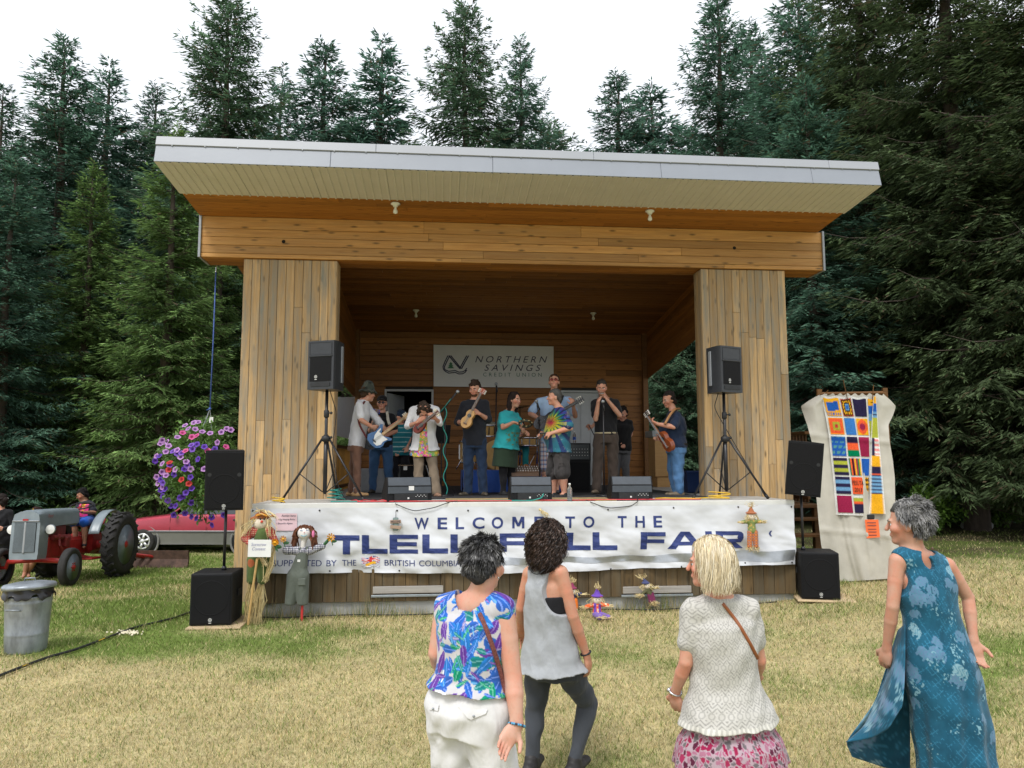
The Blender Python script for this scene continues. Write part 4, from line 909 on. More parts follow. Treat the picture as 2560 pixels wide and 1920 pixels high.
# drum kit on a blue draped riser
BLUE = cloth('blue tarp', .5, .7, 7, False, False, (.03, .1, .42))
r0 = S2W(2.75, 2.85, DECK+.013); o = tag(link('drum_riser_cloth', None), 'blue cloth draped over the low drum riser', 'cloth'); o.location = r0; o.rotation_euler.z = PSI
V = []; nn_ = 150
for i in range(nn_):
    t = i/(nn_-1)*2*(2.0+1.3); a = (t, 0) if t < 2.0 else ((2.0, t-2.0) if t < 3.3 else ((5.3-t, 1.3) if t < 5.3 else (0, 6.6-t)))
    for j in range(6): f = j/5; fl = .035*f*math.sin(t*17+f)+.04*f*math.sin(t*6.3); V.append((a[0]+(fl if a[1] in (0, 1.3) else 0)*.4, a[1]-(.08*f+fl if a[1] < .65 else -.05*f), .37*(1-f)+.004))
top = len(V); MB().grid(V, nn_, 6).add([(0, 0, .372), (2, 0, .372), (2, 1.3, .372), (0, 1.3, .372)], [(0, 1, 2, 3)]).obj('drape', BLUE, o, True)
dk = thing('drum_kit', 'drum kit with maple shells and chrome stands behind the teal shirt woman', 'drum kit', S2W(3.35, 3.6, DECK+.39), PSI)
MAPLE = mat('maple shell', (.55, .33, .11), .3, .15, 9); SKINW = mat('drum head', (.62, .6, .56), .5, .05)
def drum(c, axis, r, d, dark=False):
    R = frame(axis, (0, 0, 1) if abs(axis[2]) < .9 else (1, 0, 0)); R = np.stack([R[:, 1], R[:, 2], R[:, 0]], 1); M = mat4(R, c)
    s = MB().lathe([(r, -d/2), (r, d/2)], 28, M, False).obj('drum_shell', MAPLE, dk, True); MB().lathe([(0, d/2+.004), (r*.97, d/2+.004)], 28, M).lathe([(r*.97, -d/2-.004), (0, -d/2-.004)], 28, M).obj('drum_head', BLACK if dark else SKINW, s)
    for z in (-d/2, d/2): MB().lathe([(r, z-.014), (r+.014, z-.014), (r+.014, z+.014), (r, z+.014)], 28, M).obj('hoop', CHROME if not dark else MAPLE, s, True)
    m = MB()
    for k in range(8): a = k*math.pi/4; m.box((math.cos(a)*(r+.012), math.sin(a)*(r+.012), 0), (.02, .02, d*.7), M)
    m.obj('lugs', CHROME, s)
drum((.05, .1, .26), (0, -1, 0), .265, .4, True); drum((-.12, -.02, .72), (0, -.25, 1), .135, .2); drum((.22, .0, .72), (0, -.25, 1), .145, .21); drum((.62, .15, .5), (0, 0, 1), .18, .14); drum((-.42, .35, .32), (0, 0, 1), .2, .38)
for (x, y, h, r) in ((-.5, .2, 1.05, .2), (.5, .45, 1.15, .23), (.8, .3, .85, .18)):
    MB().tube([(x, y, .1), (x, y, h)], .01, 6).tube([(x, y, .35), (x-.2, y-.15, 0)], .008, 5).tube([(x, y, .35), (x+.2, y-.15, 0)], .008, 5).tube([(x, y, .35), (x, y+.22, 0)], .008, 5).obj('cymbal_stand', CHROME, dk, True)
    MB().lathe([(.02, .02), (.05, .012), (r, -.012), (r, -.015), (.02, .015)], 24, mat4(frame((1, 0, .25), (0, 0, 1)), (x, y, h))).obj('cymbal', mat('bronze', (.16, .12, .06), .3, .2, metal=1.), dk, True)
for (lb, px, py, Y, px2, py2) in (('keyboard', 1276, 1171, 12.2, 1349, 1194),):
    c = P((px+px2)/2, py2, Y); w = (px2-px)/FOC*Y; c[2] = max(c[2], DECK+.3); q = thing('mixing_desk', 'brown fronted mixing desk behind the middle monitor', 'mixer', c, PSI)
    MB().prism([(-.2, 0), (.18, 0), (.18, .16), (-.2, .05)], -w/2, w/2, mat4(np.array([[0, 0, 1], [1, 0, 0], [0, 1, 0.]]), (0, 0, 0))).obj('case', mat('brown metal case', (.13, .075, .045), .5), q); m = MB()
    for i in range(11):
        for j in range(3): m.box((-w*.43+w*.86*i/10, -.1+.1*j, .09+.032*j), (.012, .012, .02))
    m.obj('knobs', BADGE, q); MB().cbox((0, 0, -.15), (w*.8, .3, .28), .006).obj('support_case', CAB, q)
def mic(m, p, d): d = nrm(d); p = np.asarray(p); m.tube([p-d*.15, p-d*.03], [.011, .017], 8); m.ball(p, .027, 10)
def mic_stand(label, base, top, boom, m_dir, cable=None):
    o = thing('microphone_stand', label, 'mic stand', base); t = np.asarray(top)-base
    MB().lathe([(.0, 0), (.13, 0), (.13, .012), (.03, .03), (.0, .03)][1:], 20).obj('base', BLACKM, o, True); MB().tube([(0, 0, .02), t], .011, 8).obj('pole', BLACKM, o, True)
    if boom is not None: bm_ = np.asarray(boom)-base; MB().tube([t+(t-bm_)*.25, bm_-nrm(bm_-t)*.06], .008, 7).ball(t, .022, 8).obj('boom', BLACKM, o, True)
    else: bm_ = t+np.array(m_dir)*.04
    k = MB(); mic(k, bm_, m_dir); k.obj('microphone', BLACKM, o, True); MB().ball(bm_, .0285, 10).obj('mesh_head', GREYM, o, True)
    if cable is not None:
        tt = np.linspace(0, 1, 40); pts = [bm_-nrm(m_dir)*.16+(t-bm_)*s for s in np.linspace(0, 1, 10)]+[t*(1-s)+np.array([.03*math.sin(s*22), -.018, .02*(1-s)]) for s in tt]
        MB().tube(pts, .0075, 6).obj('cable', cable, o, True)
    return o
mic_stand('microphone stand with boom and spiralling teal cable', P(1114, 1240, 11.6)*np.array([1, 1, 0])+np.array([0, 0, DECK+.013]), P(1112, 1020, 11.6), P(1144, 979, 11.5), (.5, -.3, .5), GREENC)
mic_stand('tall thin overhead microphone stand in front of the wall banner', P(1237, 1225, 13.6)*np.array([1, 1, 0])+np.array([0, 0, DECK+.013]), P(1241, 965, 13.6), None, (-.15, 0, 1))
mic_stand('microphone stand before the tie-dye shirt man', P(1350, 1238, 11.9)*np.array([1, 1, 0])+np.array([0, 0, DECK+.013]), P(1348, 1050, 11.9), P(1341, 1003, 11.9), (-.3, -.1, .8))
mic_stand('straight microphone stand before the harmonica player', P(1511, 1236, 11.5)*np.array([1, 1, 0])+np.array([0, 0, DECK+.013]), P(1508, 1010, 11.5), None, (-.1, .3, 1))
o = thing('music_stand', 'black folding music stand beside the bowing woman', 'music stand', P(1103, 1226, 12.8)*np.array([1, 1, 0])+np.array([0, 0, DECK+.013]), .3)
MB().tube([(0, 0, .05), (0, 0, .86)], .01, 6).tube([(0, 0, .25), (.22, -.1, 0)], .008, 5).tube([(0, 0, .25), (-.22, -.1, 0)], .008, 5).tube([(0, 0, .25), (0, .24, 0)], .008, 5).obj('pole', BLACKM, o); MB().cbox((0, 0, 0), (.3, .015, .33), .004, mat4(frame((1, 0, 0), (0, -.4, 1)), (0, .02, .98))).obj('desk', BLACK, o)
o = thing('storage_bin', 'dark blue plastic storage bin beside the right guitarist', 'bin', P(1734, 1233, 13.0)*np.array([1, 1, 0])+np.array([0, 0, DECK+.013]), PSI)
MB().add([(-.16, -.2, 0), (.16, -.2, 0), (.16, .2, 0), (-.16, .2, 0), (-.19, -.23, .33), (.19, -.23, .33), (.19, .23, .33), (-.19, .23, .33)], [(0, 3, 2, 1), (0, 1, 5, 4), (1, 2, 6, 5), (2, 3, 7, 6), (3, 0, 4, 7)]).obj('tub', mat('navy plastic', (.012, .035, .12), .4), o); MB().cbox((0, 0, .34), (.4, .48, .03), .006).obj('rim', mat('navy lid', (.014, .04, .14), .4), o)
def bottle(label, p, h, c):
    g = mat('bottle plastic', c, .12, .03, spec=.6); g.node_tree.nodes['Principled BSDF'].inputs['Transmission Weight'].default_value = .85; g.node_tree.nodes['Principled BSDF'].inputs['IOR'].default_value = 1.2
    o = thing('water_bottle', label, 'bottle', p); s = h/.24
    MB().lathe([(0, 0), (.032*s, 0), (.034*s, .01), (.034*s, .15*s), (.03*s, .17*s), (.013*s, .2*s), (.013*s, .215*s)], 18).obj('body', g, o, True); MB().lathe([(.015*s, .213*s), (.015*s, .238*s), (0, .24*s)], 14).obj('cap', WHITE, o, True); return o
bottle('clear plastic water bottle standing on the front edge of the deck', S2W(*W2S(Pz(1393, 1256, DECK))[:2]+np.array([0, .12]), DECK+.002) if False else S2W(4.1, .07, DECK+.002), .24, (.9, .92, .93))
b2 = bottle('water bottle with blue label standing on the powered mixer', P(1436, 1107, 13.0), .2, (.85, .9, .95)); MB().lathe([(.0292, .05), (.0292, .1)], 16).obj('label_band', mat('blue label', (.03, .1, .5), .4), b2)
# cables on and over the deck
def wire(name, label, pts, r, m, n=6):
    P_ = np.array(pts, float); t = np.arange(len(P_)); tt = np.linspace(0, len(P_)-1, (len(P_)-1)*8+1); Q = np.stack([np.interp(tt, t, P_[:, i]) for i in range(3)], 1)
    for _ in range(3): Q[1:-1] = (Q[:-2]+2*Q[1:-1]+Q[2:])/4
    c = Q[0].copy(); return tag(MB().tube(Q-c, r, n).obj(name, m, None, True, M=mat4(I3, c)), label, 'cable')
S = S2W; dz = DECK+.016
rw = random.Random(3)
wire('cable', 'red cable lying along the front edge of the deck', [S(1.3+.33*i, .1+rw.uniform(-.05, .06), dz) for i in range(15)], .008, REDC)
wire('cable', 'tangled pink red cable by the left monitor', [S(1.2+.06*i, .2+.09*math.sin(i*2.2), dz+.012*(i % 2)) for i in range(12)], .009, REDC)
wire('cable', 'teal cable coiled beside the left pillar foot', [S(.93+.13*math.cos(i*.9)*(1-.02*i), .75+.13*math.sin(i*.9), dz+.007*i) for i in range(22)], .008, GREENC)
wire('cable', 'teal cable running in front of the left monitor', [S(.95+.3*i, .16+rw.uniform(-.05, .05), dz) for i in range(12)], .008, GREENC)
wire('cable', 'teal cable plugged into the middle monitor', [S(3.75, .1, DECK+.1), S(3.72, .06, DECK+.05), S(3.6, .05, dz), S(3.35, .06, dz), S(3.0, .1, dz)], .008, GREENC)
wire('cable', 'yellow cable snaking to the right tripod foot', [S(5.35+.14*i, .35+.08*math.sin(i*1.3), dz+.004*(i % 2)) for i in range(6)]+[S(6.25+.16*math.cos(i*.8), .3+.12*math.sin(i*.8), dz+.008*i) for i in range(12)], .009, YELC)
wire('cable', 'yellow cable coil beside the left tripod foot', [S(.28+.08*math.cos(i*.8), .15+.07*math.sin(i*.8), DECK+.012+.005*i) for i in range(14)], .009, YELC)
wire('cable', 'thin black cable drooping over the banner left of the lettering', [S(1.78, .1, dz), S(1.8, -.06, DECK-.01), S(1.95, -.1, DECK-.07), S(2.05, -.1, DECK-.1), S(2.3, -.09, DECK-.06), S(2.47, -.05, DECK+.0), S(2.6, .06, dz)], .005, BLACK)
wire('cable', 'thin black cable drooping over the banner near its middle', [S(4.32, .1, dz), S(4.36, -.05, DECK-.005), S(4.5, -.07, DECK-.06), S(4.62, -.08, DECK-.085), S(4.9, -.07, DECK-.06), S(5.0, -.05, DECK), S(5.02, .12, DECK+.1)], .005, BLACK)
wire('cable', 'black cable running down behind the left tripod', [S(.86, .5, DECK+1.5), S(.95, .55, DECK+1.2), S(.9, .5, DECK+.7), S(1.0, .45, DECK+.2), S(1.1, .5, dz), S(1.6, .6, dz)], .006, BLACK)
wire('cable', 'black cable hanging from the right tripod speaker', [S(6.35, .5, DECK+1.5), S(6.3, .55, DECK+1.3), S(6.5, .5, DECK+.9), S(6.85, .5, DECK+.3), S(7.0, .5, dz)], .006, BLACK)
wire('cable', 'black cable lying at the foot of the concrete foundation', [np.array([*S(.1+.42*i, -.1-.06*math.sin(i*1.7), 0)[:2], 0])+np.array([0, 0, float(gz(*S(.1+.42*i, -.1-.06*math.sin(i*1.7), 0)[:2]))+.03]) for i in range(17)], .008, BLACK)
# ================================================================ yellow-black cable across the lawn and the spilt popcorn
gp = [(-20, 1700), (60, 1668), (120, 1646), (185, 1628), (250, 1604), (290, 1588), (340, 1570), (400, 1556), (440, 1546), (482, 1530), (520, 1512)]
def gpt(px, py, z=.014):
    p = Pz(px, py, 0.); p[2] = gz(p[0], p[1]); p = Pz(px, py, p[2]+z); return p
GC = [gpt(*q) for q in gp]
wire('ground_cable', 'thick black cable snaking over the lawn to the left subwoofer', [q+np.array([.0, .0, .012]) for q in GC], .014, BLACK, 8); wire('ground_cable', 'thin yellow cable lying along the black lawn cable', [q+np.array([.01*math.sin(i*2), .03+.014*math.sin(i*2.7), .008+.012*math.sin(i*1.9)]) for i, q in enumerate(GC)], .0065, YELC)
m = MB(); rp = random.Random(2)
for i in range(60):
    q = gpt(rp.gauss(322, 15), rp.gauss(1584, 3.2)); m.ball(q+np.array([0, 0, .012]), (rp.uniform(.008, .016), rp.uniform(.008, .014), .01), 6)
tag(m.obj('popcorn', mat('popcorn', (.75, .68, .5), .8, .2)), 'scattered white popcorn spilt on the grass beside the cable', 'popcorn', kind='stuff')
# ================================================================ galvanised bin
GALV = mat('galvanised steel', (.27, .30, .33), .42, .35, 9, .25, 30, metal=.55, stretch=(1, 1, .4))
tp = Pz(64, 1628, 0); o = thing('trash_can', 'galvanised steel trash can with lid and black liner on the lawn', 'trash can', tp, .3); sc_ = tp[1]/FOC
prof = [(0, .0), (.185, 0), (.19, .02), (.2, .16)]
for z in (.18, .5): prof += [(.19+.05*z, z), (.1935+.05*z, z+.012), (.19+.05*z, z+.024)]
prof += [(.218, .56), (.224, .575)]
MB().lathe(prof, 40).obj('body', GALV, o, True)
for s in (-1, 1):
    a = s*1.57-1.9; R = frame((-math.sin(a), math.cos(a), 0), (0, 0, 1)); MB().tube([(-.07, -.22, .45), (-.07, -.25, .46), (.07, -.25, .46), (.07, -.22, .45)], .008, 6, mat4(np.array([[math.cos(a), -math.sin(a), 0], [math.sin(a), math.cos(a), 0], [0, 0, 1]]), (0, 0, 0))).obj('handle', GALV, o, True)
V = []
for i in range(49):
    a = i/48*2*math.pi
    for j in range(5): V.append(((.229+.006*math.sin(a*9+j)+.012*(j < 2))*math.cos(a), (.229+.006*math.sin(a*9+j)+.012*(j < 2))*math.sin(a), .565+.02*j-(.03*math.sin(a*7)+.02*math.sin(a*13) if j == 0 else 0)))
MB().grid(V, 49, 5, flip=True).obj('liner_bag', mat('black bag', (.01, .01, .012), .3, .2), o, True)
ld = MB().lathe([(.245, 0), (.25, .0), (.25, .03), (.235, .045), (.15, .062), (.05, .07), (0, .072)], 40, mat4(frame((1, 0, .03), (.03, .03, 1)), (0, 0, .645))).obj('lid', GALV, o, True); MB().tube([(-.05, 0, .71), (-.045, 0, .745), (.045, 0, .745), (.05, 0, .71)], .007, 6).obj('lid_handle', GALV, ld, True)
# ================================================================ grey and red tractor with rear blade
TGREY = mat('tractor grey', (.20, .24, .265), .35, .12, 6, spec=.5); TRED = mat('tractor red', (.36, .02, .018), .4, .25, 9); TYRE = mat('tyre rubber', (.022, .021, .02), .8, .3, 14, .4, 40)
tz0, tz1 = float(gz(-8.0, 15.4)), float(gz(-8.0, 13.6))
trc = thing('tractor', 'vintage grey and red farm tractor parked on the lawn at left', 'tractor', (-8.52, 15.4, tz0)); trc.rotation_euler = (0, math.atan2(tz0-tz1, 1.8), -math.pi/2+.075)
YZ = np.array([[1, 0, 0], [0, 0, 1], [0, -1, 0.]])          # lathe axis onto +Y
def wheel(name, c, r, w, rim, lug, hubm, rimm, side, dish=.0):
    M = mat4(YZ if side > 0 else YZ@np.diag([1, -1, -1.]), c)
    o = MB().lathe([(rim, -w*.42), (r*.86, -w*.5), (r*.97, -w*.4), (r, -w*.2), (r, w*.2), (r*.97, w*.4), (r*.86, w*.5), (rim, w*.42)], 40, M, False).obj(name, TYRE, trc, True)
    if lug:
        m = MB()
        for k in range(lug):
            for s in (-1, 1):
                a = 2*math.pi*(k+.5*(s > 0))/lug; m.box((r+.008, 0, s*w*.26), (.05, .045, w*.5), M@mat4(np.array([[math.cos(a), -math.sin(a), 0], [math.sin(a), math.cos(a), 0], [0, 0, 1]])@np.array([[1, 0, 0], [0, math.cos(.7*s), -math.sin(.7*s)], [0, math.sin(.7*s), math.cos(.7*s)]]), (0, 0, 0)))
        m.obj('tread_lugs', TYRE, o)
    MB().lathe([(rim, w*.40), (rim*.94, w*.36), (rim*.9, w*.1), (rim*.72, w*.06), (rim*.66, w*.22+dish), (rim*.3, w*.3+dish), (.0, w*.3+dish)], 36, M).obj('rim', rimm, o, True)
    MB().lathe([(.0, w*.3+dish+.05), (rim*.12, w*.3+dish+.05), (rim*.2, w*.3+dish+.02), (rim*.24, w*.3+dish-.01)][::-1], 16, M).obj('hub', hubm, o, True)
    m = MB()
    for k in range(6): a = k*math.pi/3; m.tube([(rim*.3*math.cos(a), rim*.3*math.sin(a), w*.3+dish-.01), (rim*.3*math.cos(a), rim*.3*math.sin(a), w*.3+dish+.025)], .013, 6, M)
    m.obj('bolts', hubm, o); return o
for s in (1, -1):
    wheel('rear_wheel', (0, s*.66, .63), .61, .29, .40, 22, TRED, TGREY, s); wheel('front_wheel', (1.8, s*.58, .335), .335, .14, .235, 0, TRED, TGREY, s)
    V = [((.69+.02*(j == 0))*math.cos(a), s*(.33+.19*j/4), .63+(.69-.03*(j/4-.6)**2)*math.sin(a)) for a in np.linspace(.35, 2.3, 22) for j in range(5)]
    m = MB().grid(V, 22, 5, flip=s > 0); f = m.obj('fender', TGREY, trc, True); f.modifiers.new('thick', 'SOLIDIFY').thickness = .012
    MB().tube([(1.8, 0, .47), (1.8, s*.47, .44), (1.8, s*.5, .335), (1.8, s*.6, .335)], [.05, .045, .035, .03], 8).tube([(1.78, s*.45, .42), (.75, s*.14, .48)], .028, 7).obj('front_axle', TRED, trc, True)
    MB().lathe([(0, 0), (.075, .0), (.085, .03), (.06, .08), (0, .1)], 20, mat4(np.array([[0, 0, 1], [0, 1, 0], [-1, 0, 0.]]), (1.99, s*.31, .98)) if False else mat4(np.array([[0, 0, -1], [0, 1, 0], [1, 0, 0.]]), (2.06, s*.32, 1.0))).obj('headlight', TGREY, trc, True)
    MB().lathe([(.078, 0), (.0, -.014)], 20, mat4(np.array([[0, 0, -1], [0, 1, 0], [1, 0, 0.]]), (2.062, s*.32, 1.0)), False).obj('lens', mat('lamp lens', (.75, .75, .72), .12), trc, True)
MB().tube([(0, -.6, .63), (0, .6, .63)], .09, 12).cbox((.02, 0, .68), (.5, .44, .42), .06).cbox((.62, 0, .63), (.8, .3, .36), .05).cbox((1.35, 0, .66), (.85, .3, .42), .05).obj('transmission', TRED, trc)
MB().cbox((1.4, .0, .96), (.62, .26, .22), .03).tube([(1.1, .19, .84), (1.7, .19, .84)], .045, 8).tube([(1.5, .2, .9), (1.52, .24, .7), (1.3, .26, .45), (.1, .3, .38)], .026, 8).cbox((1.25, .2, .75), (.16, .12, .2), .02).obj('engine', mat('engine paint', (.2, .02, .018), .5, .4, 10), trc)
for s in (1, -1): MB().cbox((.52, s*.38, .40), (.5, .2, .035), .01).tube([(.5, s*.1, .46), (.5, s*.36, .4)], .03, 6).obj('footrest', TRED, trc)
V = []                                                     # hood: rounded sections from dash to nose
xs = np.linspace(.72, 2.14, 16)
for x in xs:
    u = (x-.72)/1.42; w = .175+.045*u; top = 1.36-.03*u**2-.05*max(0, u-.93)*8*(u-.93)*10; bot = 1.08-.05*u
    for t in np.linspace(0, math.pi, 15): V.append((x, w*np.sign(math.cos(t))*abs(math.cos(t))**.45, bot+(top-bot)*abs(math.sin(t))**.5))
m = MB().grid(V, 16, 15, flip=True); m.add([V[-15+i] for i in range(15)], [tuple(range(15))]); m.obj('hood', TGREY, trc, True)
nose = [(-.225, 0), (.225, 0), (.235, .1), (.235, .6), (.2, .76), (.1, .81), (-.1, .81), (-.2, .76), (-.235, .6), (-.235, .1)]
gr = MB().prism([(y, z+.5) for y, z in nose], 0, .3, mat4(np.array([[0, 0, 1], [1, 0, 0], [0, 1, 0.]]), (1.93, 0, 0))).obj('grille_shell', TGREY, trc); auto_smooth(gr, 35)
MB().box((2.236, 0, .87), (.008, .36, .50)).obj('grille_opening', BLACK, gr)
m = MB()
for i in range(26):
    y = -.17+.34*i/25
    if abs(y) > .02: m.box((2.243, y, .87), (.01, .0065, .49))
m.obj('grille_bars', TGREY, gr); MB().cbox((2.245, 0, .87), (.018, .035, .52), .004).cbox((2.24, 0, 1.15), (.02, .44, .02), .004).obj('grille_trim', GREYM, gr); MB().box((2.253, 0, 1.17), (.006, .09, .03)).obj('nose_badge', TRED, gr)
for s in (1, -1):
    V, F = font2d('Ford', .3); MB().add([(1.95-u*.17*s if s > 0 else 1.78+u*.17, s*.218, 1.2+v*.06) for u, v in V], F).obj('lettering', TRED, trc)
MB().tube([(.75, 0, 1.2), (.32, 0, 1.38)], .022, 8).obj('steering_column', TRED, trc)
a = np.linspace(0, 2*math.pi, 33); st_R = frame((0, 1, 0), (.35, 0, 1)); ring = (np.stack([.2*np.cos(a), .2*np.sin(a), 0*a], 1))@st_R.T+np.array([.3, 0, 1.4])
m = MB().tube(ring, .014, 6, caps=False)
for k in range(3): m.tube([(.3, 0, 1.39), ring[int(k*10.6)]], .009, 5)
m.obj('steering_wheel', BLACK, trc, True); MB().cbox((.72, 0, 1.17), (.06, .3, .28), .04).obj('dash', TGREY, trc)
V = [(-.26+.42*u, .23*v*(1-.25*u), 1.0+.09*(u < .12)+.05*abs(v)**2-.02*math.sin(u*3)) for u in np.linspace(0, 1, 8) for v in np.linspace(-1, 1, 9)]
q = MB().grid(V, 8, 9).obj('seat', TRED, trc, True); q.modifiers.new('thick', 'SOLIDIFY').thickness = .02; MB().tube([(-.1, 0, 1.0), (-.16, 0, .9), (.1, 0, .82)], .025, 6).obj('seat_spring', TRED, trc)
bl = thing('rear_blade', 'weathered rust brown grader blade behind the tractor', 'grader blade', (-8.3, 16.75, tz0-.02), -.06); MB().prism([(0, 0), (.05, 0), (.1, .18), (.06, .36), (.02, .36), (.05, .18)], -.95, .95, mat4(np.array([[0, 0, 1], [1, 0, 0], [0, 1, 0.]]), (.35, 0, .02))).obj('blade', mat('rusty steel', (.10, .055, .04), .7, .5, 8, .4), bl); MB().tube([(.3, .06, .25), (-.1, -.5, .4), (-.2, -1.2, .5)], .04, 7).tube([(.5, .06, .25), (.0, -.5, .4), (0, -1.2, .5)], .03, 7).obj('drawbar', TRED, bl)
# ================================================================ red car
CARR = mat('faded red paint', (.40, .045, .075), .28, .1, 3, spec=.6); CARS = mat('silver cladding', (.26, .255, .25), .35, .06, 5, metal=.4); CGL = mat('car glass', (.03, .035, .04), .05, .1, spec=.7)
cz = float(gz(-8.5, 19.3)); car = thing('parked_car', 'red station wagon with silver lower body parked behind the tractor', 'car', (-9.22, 19.25, cz), -.04)
# local: x runs to the rear (front wheel at x=0), y away from viewer
def body(x):                                               # (z belt/hood top) along the length
    return np.interp(x, [-.85, -.82, -.5, .0, .62, .75, 3.4, 3.5], [.52, .66, .80, .86, .93, .95, .98, .72])
xs = np.linspace(-.85, 3.5, 46); V = []; V2 = []
for x in xs:
    zt = body(x); e = min(1, (x+.9)/.3, (3.58-x)/.25); hw = .83*max(.55, e**.35)
    pr_ = [(-hw, .56), (-hw-.012, .7), (-hw+.01, zt-.05), (-hw+.06, zt), (0, zt+.03), (hw-.06, zt), (hw-.01, zt-.05), (hw+.012, .7), (hw, .56)]
    V += [(x, y+.83, max(z, .5) if z == .56 else z) for y, z in pr_]
    V2 += [(x, s*(hw+.004 if z > .3 else hw-.04)+.83, z) for s, z in ((-1, .22), (-1, .30), (-1, .50), (-1, .565), (1, .565), (1, .5), (1, .3), (1, .22))]
MB().grid(V, 46, 9).obj('body', CARR, car, True); auto_smooth(car.children[-1], 30); MB().grid(V2, 46, 8).obj('lower_body', CARS, car, True)
MB().cbox((1.4, -.012, .535), (3.3, .02, .035), .006).obj('rub_strip', mat('dark trim', (.06, .06, .065), .5), car)
gh = [(.62, .94, .06), (1.25, 1.40, .2), (1.9, 1.45, .21), (3.1, 1.40, .21), (3.45, .97, .08)]
MB().grid([(x, y, z+d) for x, z, i in gh for y, d in ((i, 0), (i+.05, .02), (.83, .035), (1.66-i-.05, .02), (1.66-i, 0))], 5, 5).obj('roof', CARR, car, True)
def tri(x0, x1, z0=.95):
    return [(x0, z0), (x1, z0)]
for (p0, p1, q0, q1) in ((.86, 1.58, 1.30, 1.60), (1.64, 2.45, 1.66, 2.40), (2.51, 3.3, 2.46, 3.12)):
    MB().add([(p0, .05, .965), (p1, .05, .965), (q1, .195, 1.375), (q0, .195, 1.365)], [(0, 1, 2, 3)]).obj('side_window', CGL, car)
MB().add([(.64, .12, .95), (.64, 1.54, .95), (1.24, 1.4, 1.40), (1.24, .26, 1.40)], [(0, 1, 2, 3)]).obj('windshield', CGL, car); MB().tube([(.66, .06, .95), (1.26, .21, 1.41)], .022, 6).obj('pillar', CARR, car)
MB().add([(.62, .06, .93), (3.45, .06, .95), (3.45, 1.6, .95), (.62, 1.6, .93)], [(0, 1, 2, 3)]).obj('interior', BLACK, car)
for x in (.68, 1.6, 2.5): MB().tube([(x, -.008, .57), (x, -.001, .93)], .005, 4).obj('door_seam', BLACK, car)
for x in (1.44, 2.34): MB().cbox((x, -.015, .83), (.13, .02, .04), .008).obj('door_handle', mat('handle', (.03, .03, .03), .4), car)
MB().cbox((.82, -.1, .99), (.08, .14, .1), .02).obj('mirror', BLACK, car); MB().cbox((-.74, .1, .68), (.14, .2, .1), .02).obj('headlight', mat('car lamp', (.6, .6, .6), .1), car); MB().cbox((-.85, .83, .42), (.1, 1.6, .22), .04).obj('bumper', CARS, car)
for x in (0, 2.62):
    M = mat4(np.array([[1, 0, 0], [0, 0, 1], [0, -1, 0.]])@np.diag([1, -1, -1.]), (x, .09, .30))
    MB().lathe([(.0, .083), (.37, .083), (.375, .06)], 32, M).obj('wheel_arch', BLACK, car, True); MB().lathe([(.37, .085), (.4, .1), (.42, .085)], 32, M, False).obj('arch_lip', CARS, car, True)
    w_ = MB().lathe([(.19, .1), (.25, .115), (.295, .1), (.3, .06), (.3, -.1)], 32, M, False).obj('wheel', TYRE, car, True); MB().lathe([(0, .085), (.195, .085)], 24, M, False).obj('well', BLACK, w_)
    m = MB().lathe([(.0, .115), (.05, .115), (.06, .1)], 16, M).lathe([(.16, .1), (.195, .115), (.2, .095)], 28, M, False)
    for k in range(6): a = k*math.pi/3+.3; m.box((.11, 0, .1), (.13, .055, .02), M@mat4(np.array([[math.cos(a), -math.sin(a), 0], [math.sin(a), math.cos(a), 0], [0, 0, 1]]), (0, 0, 0)))
    m.obj('alloy_rim', mat('alloy', (.7, .7, .7), .3, .05, metal=.5), w_, True)
# ================================================================ hanging flower basket
bc = P(498, 1160, 11.25); hb = thing('hanging_basket', 'large hanging basket of purple pink and red petunias left of the stage', 'flower basket', bc)
R = np.random.default_rng(12); n = 5200; q = R.normal(0, 1, (n, 3)); q /= np.linalg.norm(q, axis=1)[:, None]; rr = R.uniform(.2, 1, n)**.4
def bshape(q): 
    lob = 1+.16*np.sin(q[..., 0]*7+q[..., 1]*5)*np.cos(q[..., 2]*6)
    return q*np.array([.56, .5, .66])*lob[..., None]+np.array([0, 0, -.12])*np.clip(-q[..., 2:3], 0, 1)
b = bshape(q)*rr[:, None]*R.uniform(.8, 1.08, (n, 1)); d = q*.7+R.normal(0, .6, (n, 3)); d[:, 2] -= .25; d /= np.linalg.norm(d, axis=1)[:, None]
V, F, C = diamonds(b, d, R.uniform(.045, .09, n), R.uniform(.012, .022, n), np.array([.14, .26, .06])*R.uniform(.5, 1.5, (n, 1)), R); BL = mat('petunia leaves', None, .5, .1, attr=True); translucent(BL, .35); link('foliage', npmesh('foliage', V, F, BL, False, C), hb)
MB().lathe([(.0, -.22), (.15, -.22), (.22, .02), (.23, .03)], 24).obj('pot', mat('green pot', (.05, .09, .05), .5), hb, True)
def petunia(cen, edge):
    V = [(0, 0, -.02)]; C = [cen]; F = []; k = 20
    for ring_, (r, z, f) in enumerate(((.013, 0, .15), (.03, .012, .8), (.044, .010, 1.))):
        for i in range(k):
            a = 2*math.pi*i/k; rr_ = r*(1+.1*math.cos(5*a)*(ring_ > 0)); V.append((rr_*math.cos(a), rr_*math.sin(a), z+.004*math.sin(10*a)*(ring_ > 1))); C.append(tuple(c*(1-f)+e*f for c, e in zip(cen, edge)))
    F += [(0, 1+i, 1+(i+1) % k) for i in range(k)]
    for r in (0, 1): F += [(1+r*k+i, 1+r*k+k+i, 1+r*k+k+(i+1) % k, 1+r*k+(i+1) % k) for i in range(k)]
    return npmesh('petunia', V, F, PET, True, np.array(C))
PET = mat('petals', None, .6, .08, 30, attr=True); translucent(PET, .3)
